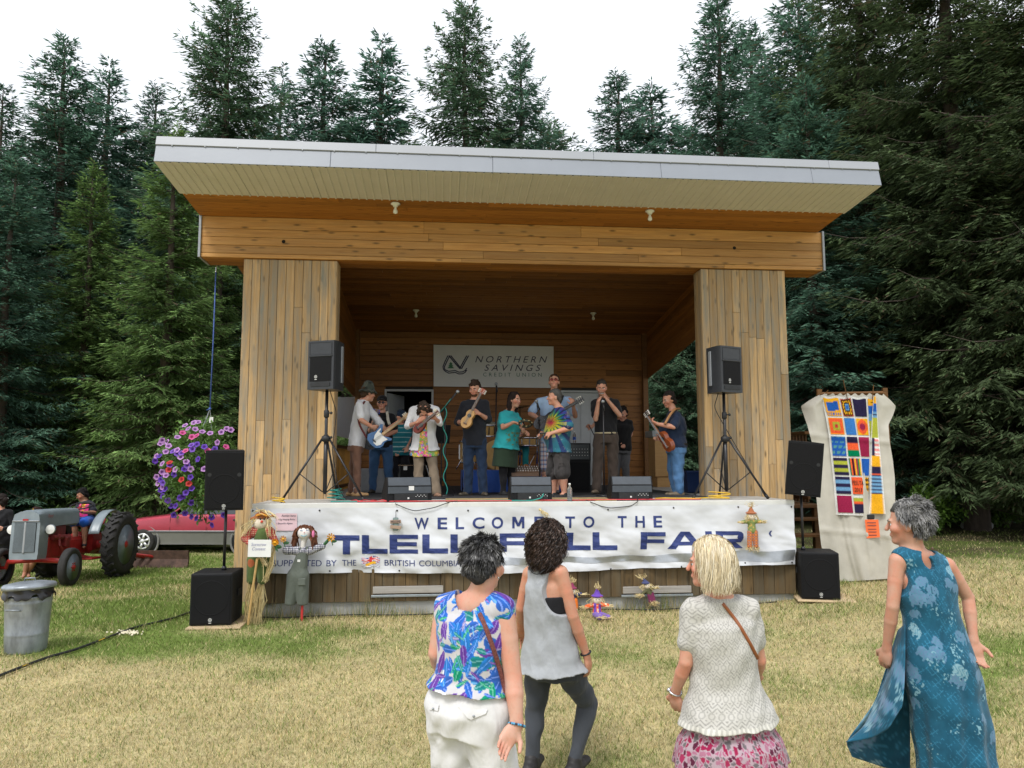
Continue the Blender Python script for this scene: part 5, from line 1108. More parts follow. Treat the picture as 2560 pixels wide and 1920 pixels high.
PK = [petunia((.12, .02, .2), (.58, .30, .66)), petunia((.06, .01, .2), (.14, .045, .50)), petunia((.35, .02, .1), (.75, .12, .38)), petunia((.3, .01, .01), (.62, .03, .025)), petunia((.08, .02, .25), (.24, .10, .6))]
fl = [(383, 1015, 0), (313, 1035, 0), (340, 1055, 0), (362, 1018, 0), (381, 1058, 0), (310, 1080, 2), (282, 1107, 0), (372, 1105, 2), (398, 1098, 2), (423, 1074, 0), (512, 1076, 0), (522, 1055, 0), (548, 1062, 0), (465, 1083, 0), (508, 1138, 0), (160, 1125, 0), (150, 1147, 0), (212, 1135, 0), (228, 1160, 0), (212, 1195, 0), (265, 1193, 4), (292, 1185, 0), (295, 1205, 4), (322, 1203, 4), (318, 1228, 0), (345, 1190, 2), (377, 1155, 4), (407, 1150, 1), (385, 1180, 4), (448, 1165, 1), (468, 1190, 2), (500, 1178, 1), (520, 1210, 1), (545, 1165, 2), (552, 1190, 2), (580, 1212, 2), (95, 1222, 0), (105, 1250, 1), (160, 1222, 1), (190, 1268, 0), (245, 1262, 3), (238, 1305, 3), (245, 1280, 4), (285, 1303, 0), (340, 1303, 1), (378, 1300, 0), (185, 1318, 0), (216, 1340, 0), (275, 1332, 1), (352, 1256, 0), (358, 1278, 4), (128, 1348, 0), (133, 1387, 0), (168, 1365, 1), (186, 1385, 4), (320, 1365, 3), (361, 1390, 3), (375, 1350, 1), (374, 1420, 1), (150, 1428, 1), (196, 1425, 1), (175, 1410, 0), (133, 1465, 1), (190, 1490, 4), (190, 1525, 1), (240, 1525, 1), (310, 1468, 1), (335, 1445, 1), (292, 1475, 1), (350, 1505, 1), (200, 1580, 1), (275, 1570, 1), (310, 1590, 1), (340, 1600, 1), (430, 1595, 1), (435, 1640, 1), (505, 1580, 1), (420, 1240, 1), (450, 1300, 0), (500, 1350, 1), (470, 1420, 4)]
rf = random.Random(6)
for (cx, cy, k) in fl:
    px, py = 360+cx/2.44, 640+cy/2.44; w = P(px, py, 11.25)-bc; u = np.clip(1-(w[0]/.6)**2-(w[2]/.75)**2, .02, 1); y = -.5*math.sqrt(u)-.03
    s = (11.25+y)/11.25; pos = np.array([w[0]*s, y, (bc[2]+w[2]-EYE)*s+EYE-bc[2]]); nd = nrm(np.array([pos[0]*1.2+rf.uniform(-.3, .3), -.6, .25+pos[2]*.4+rf.uniform(-.2, .3)]))
    o = link('flower', PK[k], hb, mat4(frame((1, rf.uniform(-.5, .5), rf.uniform(-.5, .5)), nd), pos))
top = P(540, 679, 11.3); kn = P(525, 1022, 11.25)
ro = tag(MB().tube([(0, 0, 0), (kn-top)*.5+np.array([.004, 0, 0]), kn-top], .010, 7).ball(kn-top, .022, 8).tube([kn-top, kn-top+np.array([-.05, 0, -.02])], .008, 5).obj('rope', mat('blue rope', (.05, .10, .32), .7, .5, 60), None, True, M=mat4(I3, top)), 'blue rope holding the hanging flower basket', 'rope')
MB().tube([(0, 0, .0), (0, 0, max(.05, ZB-top[2]))], .006, 6).ball((0, 0, 0), .014, 8).obj('hook', CHROME, ro)
m = MB(); kk = kn-bc
for a in (.3, 2.3, 4.4): m.tube([kk, (.2*math.cos(a), .2*math.sin(a), .05)], .005, 5)
m.obj('chain', GREYM, hb); w = P(528, 1050, 11.2)-bc; MB().cbox(w, (.06, .004, .085), .001).obj('price_tag', WHITE, hb)
# ================================================================ canvas sheet on a frame with crochet blanket
CV = mat('canvas sheet', (.50, .475, .41), .85, .1, 3, .35, 60); YT = 11.7
fr = thing('display_frame', 'rough timber frame propping up the canvas sheet', 'frame', P(2130, 1455, YT+.15)*np.array([1, 1, 0])+np.array([0, 0, .12]))
f0 = np.array(fr.location); tl_, tr_ = P(2048, 985, YT+.12)-f0, P(2212, 982, YT+.12)-f0
for q in (tl_, tr_): MB().box((0, 0, 0), (.07, .05, q[2]+.15), mat4(I3, (q[0], q[1], q[2]/2))).obj('post', W_POST, fr)
MB().tube([tl_, tr_], .03, 6).obj('top_bar', W_POST, fr); MB().box((0, .05, .05), (1.1, .08, .1)).obj('bottom_plank', W_POST, fr)
for (a0, b0), (a1, b1) in (((2120, 1003), (2108, 950)), ((2181, 1000), (2184, 962)), ((2064, 985), (2070, 975))): MB().tube([P(a0, b0, YT-.03)-f0, P(a1, b1, YT-.05)-f0], .007, 5).obj('peg_stick', W_POST, fr)
cvs = tag(link('canvas_sheet', None), 'large pale canvas drop cloth hung like a screen right of the stage', 'cloth')
rowsC = [(986, 2050, 2208, .10), (990, 2042, 2214, .03), (1000, 2024, 2226, .0), (1016, 2002, 2240, .02), (1040, 2010, 2232, 0), (1062, 2018, 2221, 0), (1103, 2029, 2224, 0), (1150, 2033, 2232, 0), (1194, 2036, 2237, 0), (1253, 2042, 2238, 0), (1310, 2047, 2246, 0), (1364, 2053, 2256, 0), (1420, 2070, 2262, 0), (1456, 2083, 2262, -.02)]
def canvas(u, py, lift=0.):
    xl = np.interp(py, [r[0] for r in rowsC], [r[1] for r in rowsC]); xr = np.interp(py, [r[0] for r in rowsC], [r[2] for r in rowsC]); px = xl+(xr-xl)*u
    return canvp(px, py, u, lift)
def canvp(px, py, u, lift):
    z = (py-986)/470; f = .035*math.sin(u*13+z*1.5)*(.35+.65*z)+.02*math.sin(u*27-z*4)*z+.05*(float(fbm(u*4, z*7, 8))-.5)*.9
    for cz_ in (.235, .74): f += .022*max(0, 1-abs(z-cz_-.04*(u-.5))/.02)
    f += .02*max(0, 1-abs(u-.28-.06*z)/.03)+.02*max(0, 1-abs(u-.66+.1*z)/.03)
    wing = max(0, abs(u-.5)-.36)**1.2*1.8*max(0, 1-abs(py-1020)/60)
    return P(px, py, YT-f+wing-lift-.1*z)
V = [canvas(i/60, 986+470*j/80-(12*(i/60)*(j/80))+(3*math.sin(i*.9) if j == 0 else 0)) for i in range(61) for j in range(81)]
o_ = MB().grid(V, 61, 81, flip=True).obj('sheet', CV, cvs, True)
blk = tag(link('crochet_blanket', None), 'crocheted patchwork blanket of bright squares pinned to the canvas', 'blanket')
YARN = mat('yarn', None, .95, .22, 70, 1.0, 150, attr=True, spec=.1); YARNW = mat('white yarn', (.72, .71, .68), .95, .12, 70, .9, 150)
ys = [991, 1041, 1087, 1141, 1188, 1235, 1282]; e0 = [2054, 2067, 2075, 2080, 2085, 2089, 2093]; e1 = [2098, 2108, 2115, 2119, 2126, 2131, 2136]; e2 = [2128, 2137, 2144, 2152, 2157, 2165, 2168]; e3 = [2167, 2170, 2174, 2175, 2173, 2172, 2172]
drop = lambda u: 7*math.sin(u*math.pi*1.0) if False else 0
def bpt(px, py, lift):
    ux = (px-2040)/(2225-2040); return canvp(px, py+(3*math.sin((px-2054)/36*math.pi)**2 if py < 1000 else 0)+(px-2054)*.03, ux, lift)
V = [bpt(np.interp(y, ys, e0)-3+(np.interp(y, ys, e3)+4-np.interp(y, ys, e0)+3)*i/24, y, .015) for i in range(25) for y in np.linspace(988, 1286, 50)]
MB().grid(V, 25, 50, flip=True).obj('backing', YARNW, blk, True)
NV, OR, YE, BU, LB, LI, CR_, GN, WH, BK = (.025, .02, .06), (.85, .12, .04), (.85, .42, .02), (.02, .11, .45), (.16, .35, .58), (.42, .45, .05), (.32, .02, .07), (.0, .2, .08), (.8, .8, .78), (.01, .01, .012)
def stripes(cols, vert=False): return lambda u, v: cols[min(len(cols)-1, int((u if vert else v)*len(cols)))]
def conc(cols, k=2.): return lambda u, v: cols[min(len(cols)-1, int(len(cols)*((abs(u-.5)*2)**k+(abs(v-.5)*2)**k)**(1/k)*.999/(1 if k > 5 else 1.2)))]
def granny(u, v):
    r = max(abs(u-.5), abs(v-.5))*2; c = [BU, LB, BK, YE, BK, OR][min(5, int(r*6))]; return BK if r > .35 and (int(u*16)+int(v*16)) % 3 == 0 else c
SQ = [[lambda u, v: BU if .18 < u < .85 and .3 < v+.1*u < .75 else (BU if .82 < v < .92 and int(u*18) % 2 else YE), granny, stripes([NV])],
      [conc([(.6, .04, .05), LI, LI, OR, OR, YE], 8), stripes([(.05, .2, .55)]), conc([CR_, CR_, OR, OR, YE, YE])],
      [lambda u, v: (.1, .3, .3) if int(v*12) % 3 == 0 and int(u*9+v*5) % 3 else BU, stripes([NV, OR, GN]), stripes([CR_])],
      [stripes([NV, LI, NV, LI, NV]), stripes([GN, OR, BK, CR_, YE, CR_, GN, YE], True), stripes([BU])],
      [stripes([NV, LB, NV, LB, NV]), stripes([OR]), lambda u, v: YE if (math.sin(u*20)+math.sin(v*26)) > 0 else BK],
      [stripes([CR_]), stripes([WH, LI, OR, NV, NV, NV]), stripes([BU, BU, CR_])]]
for r in range(6):
    for c, (ea, eb) in enumerate(((e0, e1), (e1, e2), (e2, e3))):
        V = []; C = []; k = 15
        for i in range(k):
            for j in range(k):
                u, v = .06+.88*i/(k-1), .05+.9*j/(k-1); y = ys[r]+(ys[r+1]-ys[r])*v; xa, xb = np.interp(y, ys, ea), np.interp(y, ys, eb)
                V.append(bpt(xa+(xb-xa)*u, y, .026+.004*math.sin(i*math.pi/(k-1))*math.sin(j*math.pi/(k-1)))); C.append(SQ[r][c](u, v))
        MB().grid(V, k, k, flip=True).obj('crochet_square', YARN, blk, True, col=np.array(C))
for tx, y0, y1 in (('PESUTA', 1199, 1210), ('2013', 1217, 1227)): MB().add(*wordmesh(*font2d(tx), 2131+(0 if tx[0] == 'P' else 6), 2159-(0 if tx[0] == 'P' else 4), y0, y1, wav=lambda a, b, l: bpt(a, b, .036), L=.5)).obj('stitched_text', mat('dark yarn', (.02, .015, .01), .95), blk)
V = []; C = []; yy = np.linspace(989, 1284, 100); seq = [(1008, YE), (1028, BU), (1045, LB), (1095, LI), (1140, None), (1165, YE), (1185, NV), (1188, OR), (1236, LB), (1290, YE)]
for y in yy:
    xl, xr = np.interp(y, ys, [2184, 2180, 2178, 2177, 2176, 2175, 2173]), np.interp(y, ys, [2190, 2194, 2197, 2202, 2206, 2210, 2214])
    for i in range(7):
        u = i/6; V.append(bpt(xl+(xr-xl)*u, y-4, .05-.02*abs(u-.5))); c = next(c for z, c in seq if y <= z)
        if c is None: c = NV if u < .45 else (WH if int(y) % 4 < 2 else (.8, .25, .25))
        if c == LB and int(y) % 9 < 2: c = NV
        C.append(WH if i in (0, 6) else c)
MB().grid(V, 100, 7, flip=False).obj('folded_edge', YARN, blk, True, col=np.array(C)); V = []; C = []
for y in np.linspace(992, 1090, 40):
    for i in range(4): V.append(bpt(np.interp(y, ys, e3)+2+(np.interp(y, ys, [2184, 2180, 2178, 2177, 2176, 2175, 2173])-np.interp(y, ys, e3)-1)*i/3, y, .022)); C.append(YE if y < 1012 else (BU if y < 1032 else (LB if y < 1048 else LI)))
MB().grid(V, 40, 4, flip=True).obj('crochet_square', YARN, blk, True, col=np.array(C))
og = tag(link('orange_notice', None), 'orange paper notice clipped below the crocheted blanket', 'notice'); MB().add([P(2162, 1299, 11.58), P(2196, 1299, 11.58), P(2200, 1343, 11.57), P(2167, 1346, 11.57)], [(0, 3, 2, 1)]).obj('paper', mat('orange paper', (.85, .16, .04), .7, .05), og); MB().cbox(P(2177, 1292, 11.6), (.11, .03, .07), .01).obj('clip', BLACK, og)
m = MB()
for i, y in enumerate((1306, 1313, 1322, 1329, 1337)): m.add([P(2168+i, y, 11.565), P(2190+i*.5, y, 11.565), P(2190+i*.5, y+1.6, 11.565), P(2168+i, y+1.6, 11.565)], [(0, 3, 2, 1)])
m.obj('written_lines', INK, og)
# ================================================================ notices on the banner
pn = thing('pink_notice', 'pink handwritten auction notice taped to the banner', 'notice', (LX, LY, 0), PSI)
MB().grid([onb(690+53*i/6, 1283+43*j/5+i*.1, .012) for i in range(7) for j in range(6)], 7, 6).obj('paper', mat('pink paper', (.72, .52, .55), .7, .03), pn, True)
for k, (tx, x0, x1, y) in enumerate((('Auction Items', 704, 740, 1287), ('King Hanging Basket', 696, 739, 1297), ('1 Beautiful Afghan', 692, 732, 1307))): MB().add(*wordmesh(*font2d(tx, .3), x0, x1, y-1, y+4.5, lift=.016, L=.3)).obj('handwriting', INK, pn)
ws = tag(link('hanging_sign', None), 'small wooden welcome sign hanging from a cable on the banner', 'sign')
MB().cbox(S2W(*Sb(989, 1310, -.1)), (.07, .015, .165), .01).obj('stake', mat('grey green wood', (.2, .27, .26), .7), ws)
for k, (y, t) in enumerate(((1304, .03), (1318, -.1))):
    c_ = S2W(*Sb(989, y, -.115)); pl_ = MB().cbox((0, 0, 0), (.14, .012, .042), .003, mat4(frame((math.cos(t), 0, math.sin(t)), (0, 0, 1)), c_)).obj('plaque', wood('plaque', (.42, .3, .22), (.3, .2, .14), .3), ws)
    if k == 0: V, F = font2d('WELCOME'); MB().add([c_+np.array([-.06+.12*u, -.009, -.012+.026*v+t*(-.06+.12*u)]) for u, v in V], F).obj('lettering', INK, pl_)
MB().tube([S2W(*Sb(989, 1297, -.1)), S2W(*Sb(990, 1276, -.1))], .003, 4).obj('string', BLACK, ws)
# ================================================================ scarecrows and dolls
CREAM = (.68, .6, .48)
def strands(m, a, b, n, sp0, sp1, r, seed, wav=.03):
    R = random.Random(seed)
    for i in range(n):
        o0 = np.array([R.gauss(0, sp0), R.gauss(0, sp0), R.gauss(0, sp0*.4)]); o1 = np.array([R.gauss(0, sp1), R.gauss(0, sp1), R.gauss(0, sp1*.6)]); p0, p1 = np.asarray(a)+o0, np.asarray(b)+o1
        md = (p0+p1)/2+np.array([R.gauss(0, wav), R.gauss(0, wav), 0]); m.tube([p0, md, p1], [r, r, r*.6], 3, caps=False)
def plaid(c1, c2, c3, s=.02):
    def f(V):
        a = (np.floor(V[:, 0]/s) % 2)+(np.floor(V[:, 2]/s) % 2); return np.where((a == 0)[:, None], np.array(c1), np.where((a == 1)[:, None], np.array(c2), np.array(c3)))
    return f
def pp(D): return lambda x, y, d=0.: P(x, y, D+d)
q = pp(9.45); sw1 = tag(link('scarecrow', None), 'straw scarecrow with brown hat, red plaid sleeves and white paper sign', 'scarecrow')
sdobj('head', SD().ell(q(653, 1308), I3, (.098, .09, .085)).ell(q(654, 1304, -.09), I3, (.016, .016, .016)), .009, FELT, sw1, lambda V: np.where((np.linalg.norm((V-q(654, 1304, -.1))*np.array([1, .5, 1]), axis=1) < .018)[:, None], [[.6, .08, .05]], [CREAM]))
for x in (650.5, 660.5): MB().ball(q(x, 1297, -.082), (.011, .008, .014), 8).obj('eye', BLACK, sw1)
sdobj('hat', SD().ell(q(654, 1291), I3, (.075, .075, .07)).ell(q(655, 1293, .03), frame((1, 0, .1), (0, -.1, 1)), (.15, .10, .018)), .009, FELT, sw1, (.30, .11, .04), wob=lambda X: .012*np.sin(X[..., 0]*40)*np.cos(X[..., 1]*30)); MB().tube([q(641, 1289, -.08), q(655, 1285, -.09), q(668, 1290, -.07)], .012, 6).obj('hat_band', mat('orange ribbon', (.7, .3, .03), .7), sw1)
m = MB(); strands(m, q(655, 1276), q(655, 1282, -.05), 14, .02, .09, .004, 1); strands(m, q(636, 1296, -.06), q(607, 1340, -.1), 12, .015, .03, .004, 2); strands(m, q(674, 1296, -.06), q(678, 1340, -.1), 12, .015, .04, .004, 3); strands(m, q(660, 1275, -.06), q(692, 1300, -.1), 8, .03, .03, .004, 4)
m.obj('straw_hair', BIRCH, sw1)
sdobj('shirt', SD().cone(q(636, 1330), q(672, 1330), .07, .07, .04).cone(q(634, 1330), q(613, 1345, -.03), .05, .045, .03).cone(q(613, 1345, -.03), q(622, 1358, -.08), .045, .03, .03).cone(q(676, 1332), q(690, 1355, -.05), .05, .035, .03), .01, FELT, sw1, plaid((.42, .04, .03), (.25, .03, .03), (.55, .3, .2), .013))
sdobj('overalls', SD().cone(q(655, 1335, -.03), q(650, 1400), .085, .11, .04, (0, 1, 0), .7).cone(q(634, 1400), q(628, 1450), .08, .055, .03).cone(q(660, 1400), q(655, 1450), .075, .055, .03), .01, FELT, sw1, lambda V: np.where((np.linalg.norm(V-q(626, 1408, -.08), axis=1) < .05)[:, None], [[.35, .1, .04]], np.array([[.085, .125, .04]])*(.8+.4*fbm(V[:, 0]*30, V[:, 2]*30, 3)[:, None])))
m = MB(); strands(m, q(628, 1452), q(623, 1556), 34, .016, .03, .005, 5); strands(m, q(653, 1452), q(641, 1560), 46, .016, .035, .005, 6); strands(m, q(687, 1365, -.05), q(664, 1455, -.08), 18, .012, .02, .005, 7); strands(m, q(650, 1392, -.1), q(664, 1415, -.1), 14, .02, .02, .005, 8)
m.obj('straw_limbs', BIRCH, sw1); MB().tube([q(643, 1396, -.13), q(632, 1470, -.13), q(620, 1562, -.12)], .014, 7).obj('pole', mat('bamboo', (.5, .32, .12), .6, .2), sw1)
MB().cbox((0, 0, 0), (.278, .006, .205), .002, mat4(frame((1, 0, -.01), (0, 0, 1)), q(649, 1371, -.16))).obj('paper_sign', WHITE, sw1)
for tx, x0, x1, y0 in (('Scarecrow', 628, 666, 1357), ('Contest', 630, 664, 1368)): MB().add(*wordmesh(*font2d(tx, .3), x0, x1, y0, y0+8, wav=lambda a, b, l: q(a, b, -.166), L=.5)).obj('handwriting', mat('faint ink', (.3, .3, .45), .8), sw1)
def flower_bunch(parent, c, n, R=.035):
    m = MB(); g = MB(); r = random.Random(n)
    for i in range(n):
        p = np.asarray(c)+np.array([r.uniform(-.06, .06), r.uniform(-.03, .03), r.uniform(-.04, .06)])*(n > 1)
        for k in range(9): a = k*.7; m.add([p, p+np.array([R*math.cos(a-.25), -.01, R*math.sin(a-.25)]), p+np.array([1.25*R*math.cos(a), -.02, 1.25*R*math.sin(a)]), p+np.array([R*math.cos(a+.25), -.01, R*math.sin(a+.25)])], [(0, 3, 2, 1), (0, 1, 2, 3)])
        m.ball(p+np.array([0, -.015, 0]), .013, 6); g.tube([p, p+np.array([.02, 0, -.1])], .006, 4); g.ball(p+np.array([.03, .01, -.05]), (.04, .01, .02), 6)
    m.obj('flower', mat('sunflower', (.8, .4, .02), .7, .3), parent); g.obj('stem', mat('cloth leaf', (.03, .11, .04), .7), parent)
flower_bunch(sw1, q(697, 1355, -.08), 4)
q = pp(9.62); sw2 = tag(link('scarecrow', None), 'scarecrow in grey green overalls with brown yarn hair on a red pole', 'scarecrow')
sdobj('head', SD().ell(q(761, 1333), I3, (.085, .08, .08)).cone(q(761, 1345), q(757, 1370), .04, .03, .02), .009, FELT, sw2, (.72, .69, .66))
for x in (753, 768): MB().tube([q(x-3, 1327, -.078), q(x, 1325, -.083), q(x+3, 1327, -.078)], .004, 4).obj('eye', mat('blue thread', (.1, .2, .35), .8), sw2)
MB().tube([q(752, 1338, -.078), q(760, 1341, -.084), q(768, 1337, -.078)], .004, 4).obj('mouth', mat('blue thread', (.2, .45, .55), .8), sw2); MB().ball(q(760.5, 1331, -.085), .008, 6).obj('nose', mat('pink thread', (.6, .2, .2), .8), sw2)
m = MB()
for i in range(130):
    R_ = random.Random(i); t = R_.uniform(-.7, 3.85); rr = R_.uniform(.085, .11); p0 = q(761, 1333, .02)+np.array([rr*math.cos(t), R_.uniform(-.06, .05), rr*math.sin(t)]); m.tube([p0, p0+np.array([math.cos(t)*.03, R_.gauss(0, .015), -.03]), p0+np.array([math.cos(t)*.05+R_.gauss(0, .015), R_.gauss(0, .02), -.09-.06*(math.sin(t) < .3)])], [.012, .012, .005], 4)
m.obj('yarn_hair', mat('brown yarn', (.13, .045, .02), .9, .3, 60), sw2); MB().ball(q(783, 1335, -.05), (.018, .02, .045), 8).obj('hair_bow', mat('pink ribbon', (.75, .2, .4), .6), sw2)
sdobj('shirt', SD().cone(q(741, 1378), q(775, 1376), .05, .05, .03).cone(q(741, 1376), q(717, 1376, -.02), .05, .055, .02).cone(q(776, 1377), q(806, 1366, -.02), .05, .04, .02), .009, FELT, sw2, plaid((.03, .03, .05), (.2, .2, .25), (.7, .7, .72), .011))
sdobj('overalls', SD().cone(q(757, 1384), q(744, 1440), .072, .115, .03, (0, 1, 0), .7).cone(q(736, 1440), q(726, 1505), .09, .068, .03).cone(q(755, 1440), q(757, 1505), .09, .068, .03).cone(q(750, 1372, -.03), q(752, 1390, -.02), .02, .02, .01).cone(q(768, 1370, -.03), q(763, 1390, -.02), .02, .02, .01), .009, DENIM, sw2, (.115, .13, .11), cut=lambda X: q(740, 1512)[2]-X[..., 2])
MB().cbox(q(747, 1402, -.062), (.036, .006, .03), .002).obj('patch', WHITE, sw2); MB().cbox(q(754, 1455, -.085), (.1, .02, .09), .01).obj('cargo_pocket', mat('olive pocket', (.11, .125, .105), .9), sw2)
MB().tube([q(756, 1500), q(754, 1562)], .016, 8).obj('pole', mat('red pole', (.55, .04, .04), .4), sw2); flower_bunch(sw2, q(828, 1343, -.05), 1, .045); MB().tube([q(808, 1364, -.02), q(826, 1345, -.04)], .02, 6).obj('hand', mat('cloth leaf', (.03, .11, .04), .7), sw2)
def doll(label, D, head, hr, hatc, shirtc, trc_, arms, body, legs, hat=True, straw=True, seed=0, tilt=0):
    q = pp(D); o = tag(link('scarecrow_doll', None), label, 'doll', 'small scarecrow dolls'); k = D/FOC; h = q(*head)
    sdobj('head', SD().ell(h, I3, (hr, hr*.9, hr)), .008, FELT, o, CREAM)
    if hat: sdobj('hat', SD().ell(h+np.array([tilt*.4, 0, hr*.75]), I3, (hr*1.25, hr*1.2, hr*.25)).cone(h+np.array([tilt*.4, 0, hr*.8]), h+np.array([tilt, 0, hr*2.0]), hr*.8, hr*.25, .02), .008, FELT, o, hatc)
    b0, b1 = q(*body[:2]), q(*body[2:]); sd = SD().cone(b0, b1, hr*.75, hr*.95, .02, (0, 1, 0), .7)
    for ax_, ay in arms: sd.cone(b0, q(ax_, ay, -.03), hr*.45, hr*.4, .02)
    sdobj('shirt', sd, .008, FELT, o, shirtc); sd = SD()
    for (x0, y0, x1, y1, dd) in legs: sd.cone(q(x0, y0), q(x1, y1, dd), hr*.6, hr*.55, .02)
    sdobj('trousers', sd, .008, FELT, o, trc_); m = MB()
    for ax_, ay in arms: p = q(ax_, ay, -.03); strands(m, p-nrm(p-b0)*.01, p+nrm(p-b0)*.05, 22, .01, .022, .0035, seed+int(ax_))
    for (x0, y0, x1, y1, dd) in legs: p = q(x1, y1, dd); strands(m, p, p+nrm(p-q(x0, y0))*.055, 24, .016, .025, .0035, seed+int(x1))
    strands(m, h+np.array([tilt, 0, hr*1.9]), h+np.array([tilt*1.6, 0, hr*3.0]), 18, .008, .03, .003, seed+3)
    for s in (-1, 1): strands(m, h+np.array([s*hr*.8, -.02, hr*.5]), h+np.array([s*hr*1.4, -.03, -hr*1.2]), 9, .01, .012, .004, seed+7+s)
    m.obj('straw', BIRCH, o); m = MB()
    for s in (-1, 1): m.ball(h+np.array([s*hr*.3, -hr*.85, hr*.15]), hr*.1, 6)
    m.obj('eye', BLACK, o); return o
sp = lambda a, b, s=.03: (lambda V: np.where((fbm(V[:, 0]/s, V[:, 2]/s, 3) > .62)[:, None], np.array(b), np.array(a)))
doll('orange scarecrow doll with purple hat sitting on the grass', 9.75, (1493, 1499), .062, sp((.14, .06, .38), (.6, .05, .1)), lambda V: np.where(((np.abs(V[:, 0]-P(1488, 1520, 9.7)[0]) < .015) | (np.abs(V[:, 0]-P(1500, 1520, 9.7)[0]) < .015))[:, None], [[.16, .07, .4]], np.where((fbm(V[:, 0]/.02, V[:, 2]/.02, 3) > .66)[:, None], [[.8, .6, .4]], [[.8, .12, .03]])), (.2, .12, .42), [(1466, 1517), (1519, 1514)], (1493, 1509, 1493, 1531), [(1488, 1536, 1500, 1543, -.22), (1500, 1536, 1520, 1543, -.18)], seed=1)
doll('doll with maroon hat and orange trousers propped behind the grey tank top woman', float(Pb(1430, 1500, -.13)[1]), (1430, 1478), .055, (.25, .04, .1), (.04, .06, .16), (.8, .2, .03), [(1405, 1490), (1452, 1485)], (1430, 1486, 1430, 1499), [(1424, 1500, 1422, 1518, 0), (1438, 1500, 1440, 1518, 0)], seed=2)
doll('maroon trousered doll tilted against the plank of the right hatch', float(Pb(1620, 1485, -.13)[1]), (1618, 1464), .045, (.06, .07, .16), (.10, .10, .05), (.17, .03, .09), [(1604, 1486), (1636, 1470)], (1621, 1472, 1624, 1482), [(1622, 1484, 1626, 1503, 0), (1630, 1484, 1635, 1502, 0)], seed=3, tilt=-.05)
doll('scarecrow doll in orange checked overalls hanging at the right of the banner', 10.2, (1878, 1291), .06, (.36, .13, .06), sp((.2, .25, .08), (.6, .35, .1)), plaid((.55, .2, .06), (.4, .12, .05), (.3, .2, .2), .018), [(1856, 1305), (1902, 1304)], (1878, 1304, 1880, 1325), [(1875, 1330, 1874, 1366, 0), (1888, 1330, 1890, 1365, 0)], seed=4)
bw_ = thing('bow', 'straw bow hanging at the top of the banner behind the curly haired woman', 'bow', S2W(*Sb(1350, 1274, -.1))); m = MB(); strands(m, (0, 0, 0), (.1, 0, -.1), 14, .01, .03, .004, 4); m.ball((0, 0, 0), .02, 6); m.obj('straw', BIRCH, bw_)
